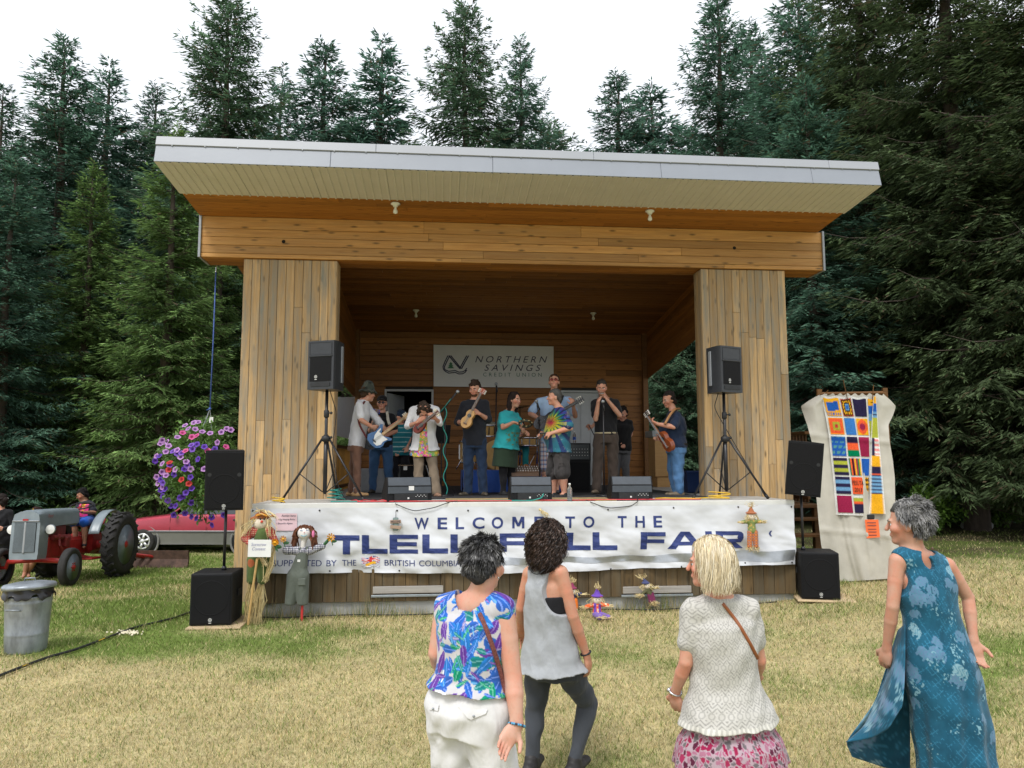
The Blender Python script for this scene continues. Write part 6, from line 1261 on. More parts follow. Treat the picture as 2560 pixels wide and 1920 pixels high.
# ================================================================ people: builders
def _loft(self, c0, R, st, k=.02):
    """tapering trunk: st rows (height, half width, half depth, x shift, y shift) in frame R = right, front, up"""
    st = np.array([list(r)+[0]*(5-len(r)) for r in st], float); z = np.linspace(st[0, 0], st[-1, 0], 80); T = np.stack([z]+[np.interp(z, st[:, 0], st[:, i]) for i in range(1, 5)], 1)
    w = np.hanning(11); w /= w.sum()
    for i in range(1, 5): T[:, i] = np.convolve(np.pad(T[:, i], 5, mode='edge'), w, 'valid')
    self.p.append(('l', np.asarray(c0, float), np.asarray(R, float), T, None, k, None, 1, False)); return self
SD.loft = _loft
def _mesh(self, vox=.008, cut=None, wob=None):
    lo = np.full(3, 1e9); hi = -lo; B = []
    for t in self.p:
        if t[0] == 'c': r = max(t[3], t[4]); a, b = np.minimum(t[1], t[2])-r, np.maximum(t[1], t[2])+r
        elif t[0] == 'e': e = np.abs(t[2])@t[3]; a, b = t[1]-e, t[1]+e
        else:
            T = t[3]; Q = []
            for sx in (-1, 1):
                for sy in (-1, 1): Q.append(t[1]+np.stack([T[:, 3]+sx*T[:, 1], T[:, 4]+sy*T[:, 2], T[:, 0]], 1)@t[2].T)
            Q = np.concatenate(Q); a, b = Q.min(0), Q.max(0)
        B.append((a, b))
        if not t[8]: lo = np.minimum(lo, a); hi = np.maximum(hi, b)
    lo = lo-3*vox; hi = hi+3*vox; N = np.ceil((hi-lo)/vox).astype(int)+1
    g = np.full(N, .3, np.float32); ax = [(lo[i]+vox*np.arange(N[i])).astype(np.float32) for i in range(3)]
    for t, (a, b) in zip(self.p, B):
        k, neg = t[5], t[8]
        i0 = np.clip(np.floor((a-k-2*vox-lo)/vox).astype(int), 0, N); i1 = np.clip(np.ceil((b+k+2*vox-lo)/vox).astype(int)+1, 0, N)
        if (i1 <= i0).any(): continue
        X = np.stack(np.meshgrid(*[ax[i][i0[i]:i1[i]] for i in range(3)], indexing='ij'), -1)
        if t[0] == 'c':
            pa = X-t[1].astype(np.float32); ba = (t[2]-t[1])
            if t[6] is not None:
                f = 1/t[7]-1; n6 = t[6].astype(np.float32); pa = pa+(pa@n6)[..., None]*n6*f; ba = ba+(ba@t[6])*t[6]*f
            ba = ba.astype(np.float32); h = np.clip(pa@ba/(ba@ba+1e-12), 0, 1); pa = pa-h[..., None]*ba; d = np.sqrt((pa*pa).sum(-1))-(t[3]+(t[4]-t[3])*h)
            if t[6] is not None: d = d*(.5+.5*t[7])
        elif t[0] == 'e':
            qq = (X-t[1])@t[2]; l = np.linalg.norm(qq/t[3], axis=-1); l2 = np.linalg.norm(qq/t[3]**2, axis=-1)+1e-9; d = l*(l-1)/l2
        else:
            qq = (X-t[1])@t[2]; T = t[3]; z = qq[..., 2]; I = lambda i: np.interp(z, T[:, 0], T[:, i])
            A, Bq = I(1), I(2); x, y = qq[..., 0]-I(3), qq[..., 1]-I(4); l = np.sqrt((x/A)**2+(y/Bq)**2); l2 = np.sqrt((x/A**2)**2+(y/Bq**2)**2)+1e-6
            d = np.maximum(l*(l-1)/l2, np.maximum(z-T[-1, 0], T[0, 0]-z))
        sl = tuple(slice(i0[i], i1[i]) for i in range(3)); o = g[sl]
        if neg: d = -d; h = np.maximum(k-np.abs(o-d), 0)/k; g[sl] = np.maximum(o, d)+h*h*k*.25
        else: h = np.maximum(k-np.abs(o-d), 0)/k; g[sl] = np.minimum(o, d)-h*h*k*.25
    if cut is not None or wob is not None:
        X = np.stack(np.meshgrid(*ax, indexing='ij'), -1)
        if wob is not None: m = np.abs(g) < .05; g[m] += wob(X[m]).astype(np.float32)
        if cut is not None: g = np.maximum(g, cut(X).astype(np.float32))
    g[0] = g[-1] = .3; g[:, 0] = g[:, -1] = .3; g[:, :, 0] = g[:, :, -1] = .3
    return nets(g, lo, vox)
SD.mesh = _mesh
def head(sd, c, look, up, s=1.):
    f = nrm(look); r = nrm(np.cross(f, up)); u = np.cross(r, f); R = np.stack([r, f, u], 1); q = lambda x, y, z: c+R@np.array([x, y, z])*s
    sd.ell(q(0, -.012, .04), R, np.array([.075, .095, .088])*s, .02).ell(q(0, .025, -.03), R, np.array([.06, .066, .083])*s, .03).ell(q(0, .068, -.092), R, np.array([.028, .024, .022])*s, .025)
    sd.cone(q(0, .092, .012), q(0, .112, -.024), .0085*s, .0125*s, .012).cone(q(-.032, .086, .022), q(.032, .086, .022), .012*s, .012*s, .015).cone(q(-.02, .088, -.058), q(.02, .088, -.058), .010*s, .010*s, .012)
    for e in (-1, 1):
        sd.ell(q(e*.042, .062, -.022), R, np.array([.028, .03, .026])*s, .02); sd.ell(q(e*.077, -.004, -.008), R@np.array([[math.cos(e*.3), -math.sin(e*.3), 0], [math.sin(e*.3), math.cos(e*.3), 0], [0, 0, 1]]), np.array([.011, .022, .034])*s, .008)
        sd.p.append(('e', q(e*.031, .102, .004), R, np.array([.018, .014, .011])*s, None, .012, None, 1, True))
    return R, q
def hand(sd, w, tip, n, thumb, curl=.5, s=1., spread=.012):
    """palm, four fingers and a thumb from wrist w towards tip; n is the palm normal, thumb the side (+1/-1) it leaves from"""
    w = np.asarray(w, float); d = nrm(np.asarray(tip)-w); n = nrm(n-d*(n@d)); e = np.cross(n, d)*thumb
    sd.cone(w, w+d*.05*s, .027*s, .036*s, .02, n, .55); sd.cone(w+d*.04*s-e*.014*s, w+d*.08*s-e*.02*s, .026*s, .022*s, .012, n, .6); sd.cone(w+d*.04*s+e*.012*s, w+d*.08*s+e*.018*s, .026*s, .022*s, .012, n, .6)
    for i, (ln, rr) in enumerate(((.92, 1.), (1.0, 1.), (.95, .97), (.76, .86))):
        b = w+d*(.088-.004*abs(i-1.2))*s+e*(.027-.018*i)*s; a = curl*(.7+.2*i); dr = nrm(d+e*(.5-i*.35)*spread*8)
        for j, (L, r0, r1) in enumerate(((.042, .0098, .009), (.027, .009, .0082), (.022, .0082, .007))):
            dd = dr*math.cos(a)+n*math.sin(a); b2 = b+dd*L*ln*s; sd.cone(b, b2, r0*rr*s, r1*rr*s, .003); b = b2; a += curl*.9
    b = w+d*.025*s+e*.026*s; dd = nrm(d*.62+e*.72+n*.25); b2 = b+dd*.042*s; sd.cone(b, b2, .0135*s, .0115*s, .01); dd = nrm(d*.85+e*.3+n*(.3+curl*.4)); sd.cone(b2, b2+dd*.04*s, .0115*s, .009*s, .004)
def hair_sd(c, R, s, style, q):
    sd = SD(); sd.ell(q(0, -.018, .046), R, np.array([.085, .104, .096])*s, .02)
    if style in ('short', 'crop'): sd.ell(q(0, -.07, -.02), R, np.array([.07, .04, .06])*s, .02)
    if style == 'full':
        for e in (-1, 1): sd.ell(q(e*.07, -.02, -.005), R, np.array([.026, .05, .06])*s, .02)
        sd.ell(q(0, -.075, -.035), R, np.array([.075, .045, .07])*s, .02)
    if style in ('long', 'curly', 'bob'):
        lo_ = .12 if style == 'bob' else .19
        for e in (-1, 1): sd.chain([q(e*.07, -.02, .02), q(e*.084, -.025, -.06), q(e*.08, -.02, -lo_+.02)], [.03*s, .035*s, .028*s], .03)
        sd.ell(q(0, -.065, -.05 if style == 'bob' else -.08), R, np.array([.09, .055, .095 if style == 'bob' else .13])*s, .03)
    sd.p.append(('e', q(0, .11, -.03), R, np.array([.071, .09, .118])*s, None, .01, None, 1, True))
    if style == 'bob': sd.p.append(('e', q(0, .12, .03), R, np.array([.09, .075, .07])*s, None, .01, None, 1, True))
    if style in ('short', 'crop', 'full'):
        for e in (-1, 1): sd.p.append(('e', q(e*.085, .03, -.05), R, np.array([.03, .045, .06])*s, None, .01, None, 1, True)); sd.p.append(('e', q(e*.075, .07, .005), R, np.array([.05, .062, .084])*s, None, .01, None, 1, True))
    return sd
def humanise(o, parent): return o
SKC = (.56, .31, .215)
def V2l(V, o, R): return (V-o)@R
def folds(p, am=.006):
    a = p.H.sum()*7.3
    return lambda X: am*(np.sin(X[..., 2]*31+8*np.sin(X[..., 0]*9+a)+5*X[..., 1])*.6+np.sin(X[..., 0]*24-X[..., 2]*38+a*2+3*np.sin(X[..., 1]*17))*.5+np.sin(X[..., 2]*13+X[..., 0]*17+a)*.5)
class Person:
    def __init__(s, label, D, J, group=None, vox=.0095, skin=SKC, front=(0, -1, 0), hs=1., fat=1., name='person', ground=None, sex='m', slope=.034):
        s.D = D; s.vox = vox; s.fat = fat; s.hs = hs; s.sex = sex; s.skin = np.array(skin); s.group = group
        s.j = {k: (P(v[0], v[1], D+(v[2] if len(v) > 2 else 0)) if isinstance(v, tuple) else np.asarray(v, float)) for k, v in J.items() if k not in ('look', 'up')}
        j = s.j; s.look = nrm(J.get('look', front)); s.up = np.array(J.get('up', (0, 0, 1)), float)
        s.S = (j['sl']+j['sr'])/2; s.H = (j['pl']+j['pr'])/2; s.T = np.linalg.norm(s.S-s.H); u = nrm(s.S-s.H); r = j['sr']-j['sl']; r = nrm(r-u*(r@u)); f = np.cross(u, r)
        if f@np.array(front, float) < 0: f = -f
        s.R = np.stack([r, f, u], 1); s.sw = np.linalg.norm(j['sr']-j['sl'])/2
        z = ground if ground is not None else min([j[k][2] for k in ('al', 'ar') if k in j]+[s.H[2]])-.08
        s.o = np.array([s.H[0], s.H[1], z]); s.root = tag(thing(name, label, 'person', s.o), group=group)
        if 'neck' not in j: j['neck'] = s.S+u*.045
        if slope:
            for e in ('sl', 'sr'): j[e] = j[e]-u*slope+nrm(s.S-j[e])*slope*.4
    def st(s, g=0., bust=0., belly=0.):
        """trunk rows from hip to neck; g inflates"""
        k = s.fat; w = s.sw; T = s.T
        if s.sex == 'f': a = [(-.10, .155*k, .115*k), (0, .175*k, .13*k, 0, -.01), (.30*T, .142*k, .108*k, 0, .005), (.45*T, .138*k, .105*k, 0, .005+belly*.5), (.70*T, .155*k, .115*k+bust*.5, 0, .01+bust*.4), (.88*T, .155*k, .09*k), (T-.05, w*.80, .072), (T+.035, .058, .052)]
        else: a = [(-.10, .155*k, .115*k), (0, .165*k, .12*k), (.3*T, .158*k, .118*k, 0, belly*.8), (.5*T, .163*k, .12*k, 0, belly*.5), (.75*T, .178*k, .122*k, 0, .008), (.9*T, .17*k, .1*k), (T-.045, w*.84, .078), (T+.035, .062, .056)]
        return [(r[0], r[1]+g, r[2]+g+(belly*.6 if 0 < r[0] < .6*T else 0), *(r[3:])) for r in a]
    def add(s, name, sd, m, col, vox=None, cut=None, wob=None): return sdobj(name, sd, vox or s.vox, m, s.root, col, cut, wob, s.o)
    def body(s, arms=True, bare=False, curl=(.5, .5), nl=None, nr_=None, thumbs=(1, -1), hands=1., armr=1., col=None, legs=False, headless=False):
        j = s.j; sd = SD(); hs = s.hs; k = .92+.08*s.fat*armr
        s.HR, s.q = head(sd, j['head'], s.look, s.up, hs); nb = s.q(0, -.02, -.085)
        sd.cone(nb, j['neck']-s.R[:, 2]*.02, .052*hs*k, .06*hs*k, .03); sd.loft(s.H, s.R, s.st(-.016), .03); sd.cone(j['neck']-s.R[:, 2]*.05, j['sl']*.85+s.S*.15, .055*k, .048*k, .05).cone(j['neck']-s.R[:, 2]*.05, j['sr']*.85+s.S*.15, .055*k, .048*k, .05)
        for i, e in enumerate('lr'):
            if 'e'+e not in j: continue
            S, E, W = j['s'+e], j['e'+e], j['w'+e]; ar = k*armr*(1. if s.sex == 'm' else .9)*hs
            sd.chain([S, S*.55+E*.45, E, E*.65+W*.35, W], [.049*ar, .045*ar, .038*ar, .039*ar, .025*ar], .02)
            hd = j.get('h'+e, W+(W-E)*.6); nn = (nl, nr_)[i]; nn = np.array(nn if nn is not None else s.R[:, 1], float)
            hand(sd, W, hd, nn, thumbs[i], curl[i], hands*hs)
        if legs:
            for e in 'lr': sd.chain([j['p'+e], j['k'+e], j['k'+e]*.65+j['a'+e]*.35, j['a'+e]], [.085*s.fat, .055*s.fat, .056*s.fat, .035], .02); 
            for e in 'lr': sd.cone(j['a'+e], j['t'+e] if 't'+e in j else j['a'+e], .035, .03, .02)
        C = np.array(s.skin)
        def cf(V):
            c = np.tile(C, (len(V), 1)); l = (V-j['head'])@s.HR/hs
            lip = np.exp(-((l[:, 0]/.022)**2+((l[:, 2]+.058)/.008)**2))*(l[:, 1] > .06); c = c*(1-lip[:, None]*np.array([.25, .55, .5]))
            ch = np.exp(-(((np.abs(l[:, 0])-.045)/.025)**2+((l[:, 2]+.028)/.028)**2))*(l[:, 1] > .04); c = c*(1-ch[:, None]*np.array([.0, .22, .2]))
            return col(V, c, l) if col else c
        s.bd = s.add('body', sd, SKIN, cf)
        for e in (-1, 1):
            MB().ball(s.q(e*.031, .0785, .002)-s.o, .0122*hs, 8).obj('eye', EYEW, s.root, True); MB().ball(s.q(e*.031, .0868, .001)-s.o, .0064*hs, 8).obj('iris', EYEB, s.root, True)
            a = [s.q(e*x, y, z)-s.o for x, y, z in ((.014, .098, .022), (.032, .097, .028), (.049, .085, .022))]; MB().tube(a, [.004*hs, .005*hs, .003*hs], 5).obj('eyebrow', s.browm if hasattr(s, 'browm') else BROW, s.root, True)
        return s
    def hair(s, style, c, wob=.006, fr=60, vox=None):
        sd = hair_sd(s.j['head'], s.HR, s.hs, style, s.q); c = np.array(c, float)
        def w(X): return wob*(np.sin(X[..., 0]*fr+3*np.sin(X[..., 2]*fr*.7))+np.sin(X[..., 2]*fr*1.1+X[..., 1]*fr)+np.sin(X[..., 1]*fr*1.3))*.6
        return s.add('hair', sd, HAIRM, lambda V: c*(.55+.5*fbm(V[:, 0]*70+V[:, 1]*50, V[:, 2]*25, 7)[:, None]), vox or s.vox*.8, wob=w)
    def top(s, col, sleeve='short', hem=-.06, g=.014, m=None, neckcut=.02, belly=0., bust=0., flare=0., frac=.52, name='shirt', wob='folds', vox=None, open_=None, extra=None, ncr=.078, nfront=.5, shoulders=True, trap=.75):
        if isinstance(wob, str): wob = folds(s, .0045)
        j = s.j; sd = SD(); st = s.st(g, bust, belly); st = [r for r in st if r[0] > hem+.02]; r0 = np.array([list(r)+[0]*(5-len(r)) for r in s.st(g, bust, belly)]); row = [hem]+[np.interp(hem, r0[:, 0], r0[:, i]) for i in range(1, 5)]; row[1] += flare; row[2] += flare
        sd.loft(s.H, s.R, [tuple(row)]+st, .02)
        for e in 'lr':
            S_, E, W = j['s'+e], j.get('e'+e), j.get('w'+e)
            if shoulders: sd.cone(S_*.6+s.S*.4, S_, .055*s.fat**.5*s.hs, .052*s.fat**.5*s.hs, .04)
            sd.cone(j['neck']-s.R[:, 2]*.045, j['neck']*(1-trap)+S_*trap-s.R[:, 2]*.02*trap, .06*s.hs+.006, .055*s.hs+.004, .04)
            if E is None: continue
            k = .95*s.hs*(1 if s.sex == 'm' else .88)*s.fat**.5
            if sleeve == 'short': sd.cone(S_, S_+(E-S_)*frac, .062*k, .068*k, .03)
            elif sleeve == 'cap': sd.cone(S_, S_+(E-S_)*.2, .056*k, .056*k, .03)
            elif sleeve == 'elbow': sd.chain([S_, E, E+(W-E)*.22], [.062*k, .058*k, .059*k], .03)
            elif sleeve == 'long': sd.chain([S_, E, W-(W-E)*.06], [.061*k, .055*k, .044*k], .03)
        if extra: extra(sd)
        nt = s.T+neckcut
        def cut(X):
            l = (X-s.o*0-s.H)@s.R; c = np.minimum(l[..., 2]-nt+.5*nfront*l[..., 1], ncr-np.hypot(l[..., 0], l[..., 1]*1.1))
            if open_: c = np.maximum(c, open_(l))
            return c
        return s.add(name, sd, m or CLOTH, col, vox, cut, wob)
    def legs(s, col, kind='pants', m=None, r=(.095, .068, .05), end=1., name=None, g=.012, waist=.06, shoe=(.05, .04, .03), flare=0., vox=None, wob='folds', sole=None):
        if isinstance(wob, str): wob = folds(s, .006)
        j = s.j; sd = SD(); k = s.fat**.6; st = s.st(g); r0 = np.array([list(x)+[0]*(5-len(x)) for x in st]); f = lambda z: tuple([z]+[np.interp(z, r0[:, 0], r0[:, i]) for i in range(1, 5)])
        sd.loft(s.H, s.R, [f(-.1), f(-.04), f(0), f(waist)], .03)
        for e in 'lr':
            A, K, B = j['p'+e], j['k'+e], j['a'+e]
            if kind == 'pants': sd.chain([A, K, B], [r[0]*k, r[1]*k, r[2]+flare], .03)
            else: sd.cone(A, A+(K-A)*end, r[0]*k, r[1]*k+flare, .03)
        s.add(name or ('trousers' if kind == 'pants' else 'shorts'), sd, m or CLOTH, col, vox, cut=lambda X: ((X-s.H)@s.R[:, 2])-waist, wob=wob)
        s.shoes(shoe)
    def shoes(s, c, low=True):
        j = s.j
        for e in 'lr':
            B, T_ = j['a'+e], j['t'+e]; sd = SD(); d = nrm((T_-B)*np.array([1, 1, 0])); b = B+np.array([0, 0, -.045])
            L = .15; sd.cone(b-d*.05, b+d*.05, .04, .042, .02).cone(b+d*.05, b+d*(L), .042, .036, .02, (0, 0, 1), .75).cone(B+np.array([0, 0, .0]), b, .042, .042, .02)
            zf = B[2]-.085; s.add('shoe', sd, LEATHER, c, .009, cut=lambda X: zf-X[..., 2])
    def skirt(s, col, hem_z, w0, w1, d1=None, m=None, waist=.05, name='skirt', vox=None, wob=None, g=.012, sh=0):
        sd = SD(); r0 = np.array([list(x)+[0]*(5-len(x)) for x in s.st(g)]); f = lambda z: tuple([z]+[np.interp(z, r0[:, 0], r0[:, i]) for i in range(1, 5)])
        h = hem_z-s.H[2]; sd.loft(s.H, s.R, [(h, w1, d1 or w1*.8, sh), (h*.5, (w0+w1)/2, (d1 or w1*.8)*.92, sh*.5), (-.06, w0, w0*.76), f(0), f(waist)], .02); return s.add(name, sd, m or CLOTH, col, vox, wob=wob)
EYEW = mat('eye white', (.62, .6, .57), .3, .02); EYEB = mat('iris', (.03, .02, .015), .2, .1); BROW = mat('eyebrow', (.05, .032, .02), .8, .2); LEATHER = mat('shoe leather', None, .6, .15, 20, attr=True)
def shades(p, c=(.05, .012, .01)):
    m = MB(); g = mat('sunglasses', c, .1, .1)
    for e in (-1, 1): m.ball((0, 0, 0), np.array([.026, .007, .018])*p.hs, 10, mat4(p.HR, p.q(e*.03, .104, .004)-p.o)); m.tube([p.q(e*.055, .09, .008)-p.o, p.q(e*.078, .02, .01)-p.o], .004, 5)
    m.tube([p.q(-.01, .108, .008)-p.o, p.q(.01, .108, .008)-p.o], .004, 5); m.obj('sunglasses', g, p.root, True)
def strap(p, pts, m, w=.028, name='strap'):
    pts = np.array([np.asarray(x)-p.o for x in pts]); t = np.linspace(0, len(pts)-1, len(pts)*6); Q = np.stack([np.interp(t, np.arange(len(pts)), pts[:, i]) for i in range(3)], 1)
    for _ in range(6): Q[1:-1] = (Q[:-2]+2*Q[1:-1]+Q[2:])/4
    mb = MB(); mb.tube(Q, w/2, 6); return mb.obj(name, m, p.root, True)
# ---------------------------------------------------------------- stringed instruments
def outline(kind):
    if kind == 'strat': pts = [(0, .0), (.10, .02), (.15, .09), (.155, .17), (.125, .24), (.13, .31), (.17, .37), (.155, .41), (.10, .375), (.05, .33), (.03, .32), (-.03, .32), (-.055, .36), (-.10, .43), (-.145, .47), (-.165, .43), (-.135, .34), (-.12, .25), (-.15, .17), (-.155, .09), (-.10, .02)]
    elif kind == 'pear': a = np.linspace(0, 2*math.pi, 29)[:-1]; pts = [(.12*math.sin(t)*(1-.28*(1-math.cos(t))/2*1.6), .15-.16*math.cos(t)) for t in a]
    else: a = np.linspace(0, 2*math.pi, 41)[:-1]; pts = [(math.sin(t)*(.155-.035*(1-math.cos(t))/2-.05*math.exp(-((math.cos(t)+.15)/.28)**2)), .235-.24*math.cos(t)) for t in a]
    return pts
def guitar(name, label, cat, butt, headp, nrm_, L, kind='acoustic', bodyc=(.4, .2, .06), thick=.09, scale=None, neckc=(.35, .2, .08), headc=None, pick=None, hole=True, group=None, width=1., pegc=None):
    """butt and head end in world space; nrm_ is the direction its face looks"""
    butt = np.asarray(butt, float); headp = np.asarray(headp, float); ax = nrm(headp-butt); L = np.linalg.norm(headp-butt); n = np.array(nrm_, float); n = nrm(n-ax*(n@ax)); R = np.stack([np.cross(ax, n), ax, n], 1)
    o = tag(link(name, None, None, mat4(R, butt)), label, cat, group); s = L; bl = {'strat': .47, 'pear': .31, 'acoustic': .475}[kind]; k = L*.46/bl
    pts = [(x*k*width, y*k) for x, y in outline(kind)]; b = MB().prism(pts, -thick, 0).obj('body', mat(name+' body', bodyc, .25, .15, 6, spec=.6), o)
    if kind == 'strat': pk = [(.02, .06), (.09, .07), (.12, .15), (.10, .22), (.12, .33), (.05, .31), (-.04, .31), (-.07, .30), (-.085, .36), (-.11, .38), (-.10, .28), (-.07, .18), (-.03, .12)]
    else: pk = None
    if pk and pick: MB().prism([(x*k*width, y*k) for x, y in pk], .001, .005).obj('pickguard', mat('pickguard', pick, .35), o)
    if hole: MB().lathe([(0, .002), (.045*k, .002), (.05*k, .001)], 20, mat4(I3, (0, .31*k if kind == 'acoustic' else .2*k, 0))).obj('sound_hole', BLACK, o)
    y0 = bl*k*(.66 if kind == 'strat' else .95); NK = mat(name+' neck', neckc, .4, .2)
    MB().cbox((0, (y0+L*.87)/2, .006), (.05*k**.3, L*.87-y0, .026), .006).obj('neck', NK, o); hp = MB().prism([(-.022, L*.86), (.022, L*.86), (.042, L*.9), (.038, L), (-.034, L*1.0), (-.042, L*.9)], -.012, .006).obj('headstock', mat(name+' head', headc or neckc, .35, .2), o)
    m = MB()
    for e in (-1, 1):
        for i in range(3): m.tube([(e*.03, L*(.9+.035*i), .0), (e*.062, L*(.9+.035*i), .0)], [.006, .012], 6); m.tube([(e*.022, L*(.9+.035*i), .006), (e*.022, L*(.9+.035*i), .016)], .006, 6)
    m.obj('tuning_pegs', mat('pegs', pegc or (.7, .68, .6), .3), hp); m = MB()
    for i in range(6): m.tube([(-.017+.0068*i, .1*k, .016), (-.015+.006*i, L*.9, .024)], .0012, 3, caps=False)
    m.obj('strings', GREYM, o); MB().cbox((0, .1*k, .008), (.09*k, .02, .014), .003).obj('bridge', BLACKM if kind != 'acoustic' else NK, o); return o
# ---------------------------------------------------------------- prints
def const(c): return lambda V: np.array(c)*(.9+.2*fbm(V[:, 0]*9, V[:, 2]*9+V[:, 1]*6, 2)[:, None])
def denim(c): return lambda V: np.array(c)*(.72+.56*fbm(V[:, 0]*5, V[:, 2]*4+V[:, 1]*3, 2)[:, None])*(.94+.12*fbm(V[:, 0]*80, V[:, 2]*80, 5)[:, None])
def hstripes(c1, c2, per, w): return lambda V: np.where(((V[:, 2]/per) % 1 < w)[:, None], np.array(c2), np.array(c1))
def camo(a, b, c, s=.06): return lambda V: np.where((fbm(V[:, 0]/s, V[:, 2]/s+V[:, 1]/s, 4) > .58)[:, None], np.array(b), np.where((fbm(V[:, 0]/s+9, V[:, 2]/s+V[:, 1]/s, 14) > .56)[:, None], np.array(c), np.array(a)))
def petals(V, seed, n, cols, base, size=(.02, .05), asp=.38, box=None):
    R = np.random.default_rng(seed); x, z = V[:, 0], V[:, 2]; c = np.tile(np.array(base, float), (len(V), 1)); lo = V.min(0); hi = V.max(0)
    for i in range(n):
        cx, cz = R.uniform(lo[0], hi[0]), R.uniform(lo[2], hi[2]); a = R.uniform(0, 6.28); L = R.uniform(*size); w = L*asp*R.uniform(.7, 1.2); dx, dz = x-cx, z-cz; u = dx*math.cos(a)+dz*math.sin(a); v = -dx*math.sin(a)+dz*math.cos(a)
        wl = w*np.clip(1-(u/L)**2, 0, 1)**.8*(1+.3*u/L); m = (np.abs(u) < L) & (np.abs(v) < wl); k = np.array(cols[R.integers(len(cols))])
        vein = (np.abs(v) < .0025)[:, None]; t = np.clip(np.abs(v)/(wl+1e-6), 0, 1)[:, None]; cc = k*(.75+.5*t); cc = np.where(vein, k*1.5+.12, cc); c = np.where(m[:, None], cc, c)
    return c
# ================================================================ people on the stage
GR = 'musicians on the stage'
Z0 = DECK+.013
def stage_ground(p): return p
def J(**k): return k
def fix(p, z=Z0):
    """stand the figure on its floor"""
    return p
# bucket hat guitarist
p = Person('guitarist in camouflage bucket hat, white tee and brown trousers', 11.75, J(head=(920, 984), look=(.75, .45, -.1), sl=(899, 1008, -.19), sr=(916, 1006, .17), el=(903, 1050, -.26), wl=(931, 1068, -.2), hl=(948, 1069, -.12), er=(965, 1078, .2), wr=(993, 1056, .1), hr=(1004, 1044, .05), pl=(891, 1112, -.09), pr=(891, 1112, .09), kl=(893, 1172, -.08), kr=(883, 1172, .1), al=(892, 1229, -.08), ar=(879, 1228, .1), tl=(915, 1238, -.08), tr=(898, 1236, .1)), GR, front=(1, 0, 0), ground=Z0, fat=.9)
p.body(nl=(.3, .9, 0), nr_=(-.3, -.6, .3), curl=(.45, .8)).hair('crop', (.08, .05, .03)); p.top(const((.70, .71, .74)), hem=-.03, g=.018, flare=.0, frac=.75); p.legs(const((.20, .105, .07)), r=(.09, .062, .052), waist=-.01, shoe=(.45, .27, .12))
sd = SD().ell(p.q(0, -.01, .075), p.HR, (.09, .106, .075), .01).cone(p.q(0, -.01, .05), p.q(0, -.01, .12), .098, .088, .01).loft(p.q(0, -.005, 0), p.HR, [(.015, .14, .152), (.035, .13, .142), (.06, .1, .11)], .01); p.add('bucket_hat', sd, FELT, camo((.05, .06, .05), (.09, .10, .08), (.02, .025, .022), .05)); strap(p, [P(912, 1003, 11.6), P(893, 1030, 11.5), P(898, 1062, 11.5), P(917, 1095, 11.55)], mat('woven strap', (.12, .02, .02), .8, .5, 60), .03)
for e, x in ((-.08, 890), (.1, 878)): p.add('sock', SD().cone(P(x+1, 1221, 11.75+e), P(x+2, 1232, 11.75+e), .047, .045), FELT, const((.5, .52, .55)))
guitar('electric_guitar', 'blue and white electric guitar with maple neck held by the bucket hat man', 'guitar', P(926, 1110, 11.45), P(1022, 1036, 11.7), (-.1, -1, .1), 1, 'strat', (.01, .09, .24), .045, neckc=(.55, .33, .13), pick=(.72, .72, .68), hole=False, width=1.25)
# bassist
p = Person('bassist in black cap, sunglasses, black tee and blue jeans', 12.9, J(head=(955, 1008), look=(.05, -1, 0), sl=(930, 1038), sr=(981, 1038), el=(925, 1076, -.05), wl=(934, 1053, -.2), hl=(940, 1040, -.24), er=(989, 1078), wr=(960, 1092, -.22), hr=(948, 1094, -.24), pl=(940, 1110), pr=(966, 1110), kl=(934, 1170), kr=(971, 1170), al=(932, 1222), ar=(973, 1222), tl=(928, 1229, -.1), tr=(977, 1229, -.1)), GR, fat=1.08, ground=Z0)
p.body(nl=(.7, .3, 0), nr_=(-.2, .9, 0), curl=(.8, .5)).hair('crop', (.1, .07, .05)); shades(p, (.02, .02, .025)); p.top(const((.013, .013, .015)), g=.02, frac=.7); p.legs(denim((.05, .115, .24)), m=DENIM, r=(.1, .075, .06)); p.add('belt', SD().loft(p.H, p.R, [(.03, .195, .15), (.07, .193, .148)]), LEATHER, const((.01, .01, .01)))
p.add('cap', SD().ell(p.q(0, -.015, .065), p.HR, (.088, .106, .075), .02).ell(p.q(0, .115, .055), p.HR, (.06, .06, .012), .02), FELT, const((.012, .012, .014))); strap(p, [P(968, 1030, 12.75), P(970, 1050, 12.68), P(974, 1062, 12.66)], mat('cream strap', (.6, .56, .46), .8), .05)
guitar('bass_guitar', 'black bass guitar with a nearly upright neck held by the man in the black cap', 'guitar', P(921, 1124, 12.5), P(942, 1022, 12.6), (.2, -1, .1), 1, 'strat', (.01, .01, .012), .045, neckc=(.22, .12, .06), pick=(.05, .05, .05), hole=False, pegc=(.05, .1, .5))
# person behind in striped top
p = Person('person in teal striped shirt and dark cap half hidden in the doorway', 13.7, J(head=(1003, 1042), look=(.4, -.6, -.5), sl=(979, 1068), sr=(1022, 1066), el=(980, 1095), wl=(988, 1126, -.1), hl=(992, 1135, -.12), er=(1024, 1095), wr=(1018, 1118, -.1), pl=(990, 1125), pr=(1012, 1125), kl=(988, 1172), kr=(1013, 1172), al=(988, 1212), ar=(1013, 1212), tl=(986, 1220, -.1), tr=(1016, 1220, -.1)), GR, ground=Z0, hs=.95)
p.body().hair('crop', (.03, .02, .02)); p.add('cap', SD().ell(p.q(0, -.012, .055), p.HR, (.088, .106, .085), .02).ell(p.q(0, .11, .055), p.HR, (.06, .05, .012), .02), FELT, const((.015, .03, .06))); p.top(hstripes((.015, .17, .21), (.4, .55, .55), .085, .16), hem=-.1, g=.025); p.legs(const((.015, .015, .02)))
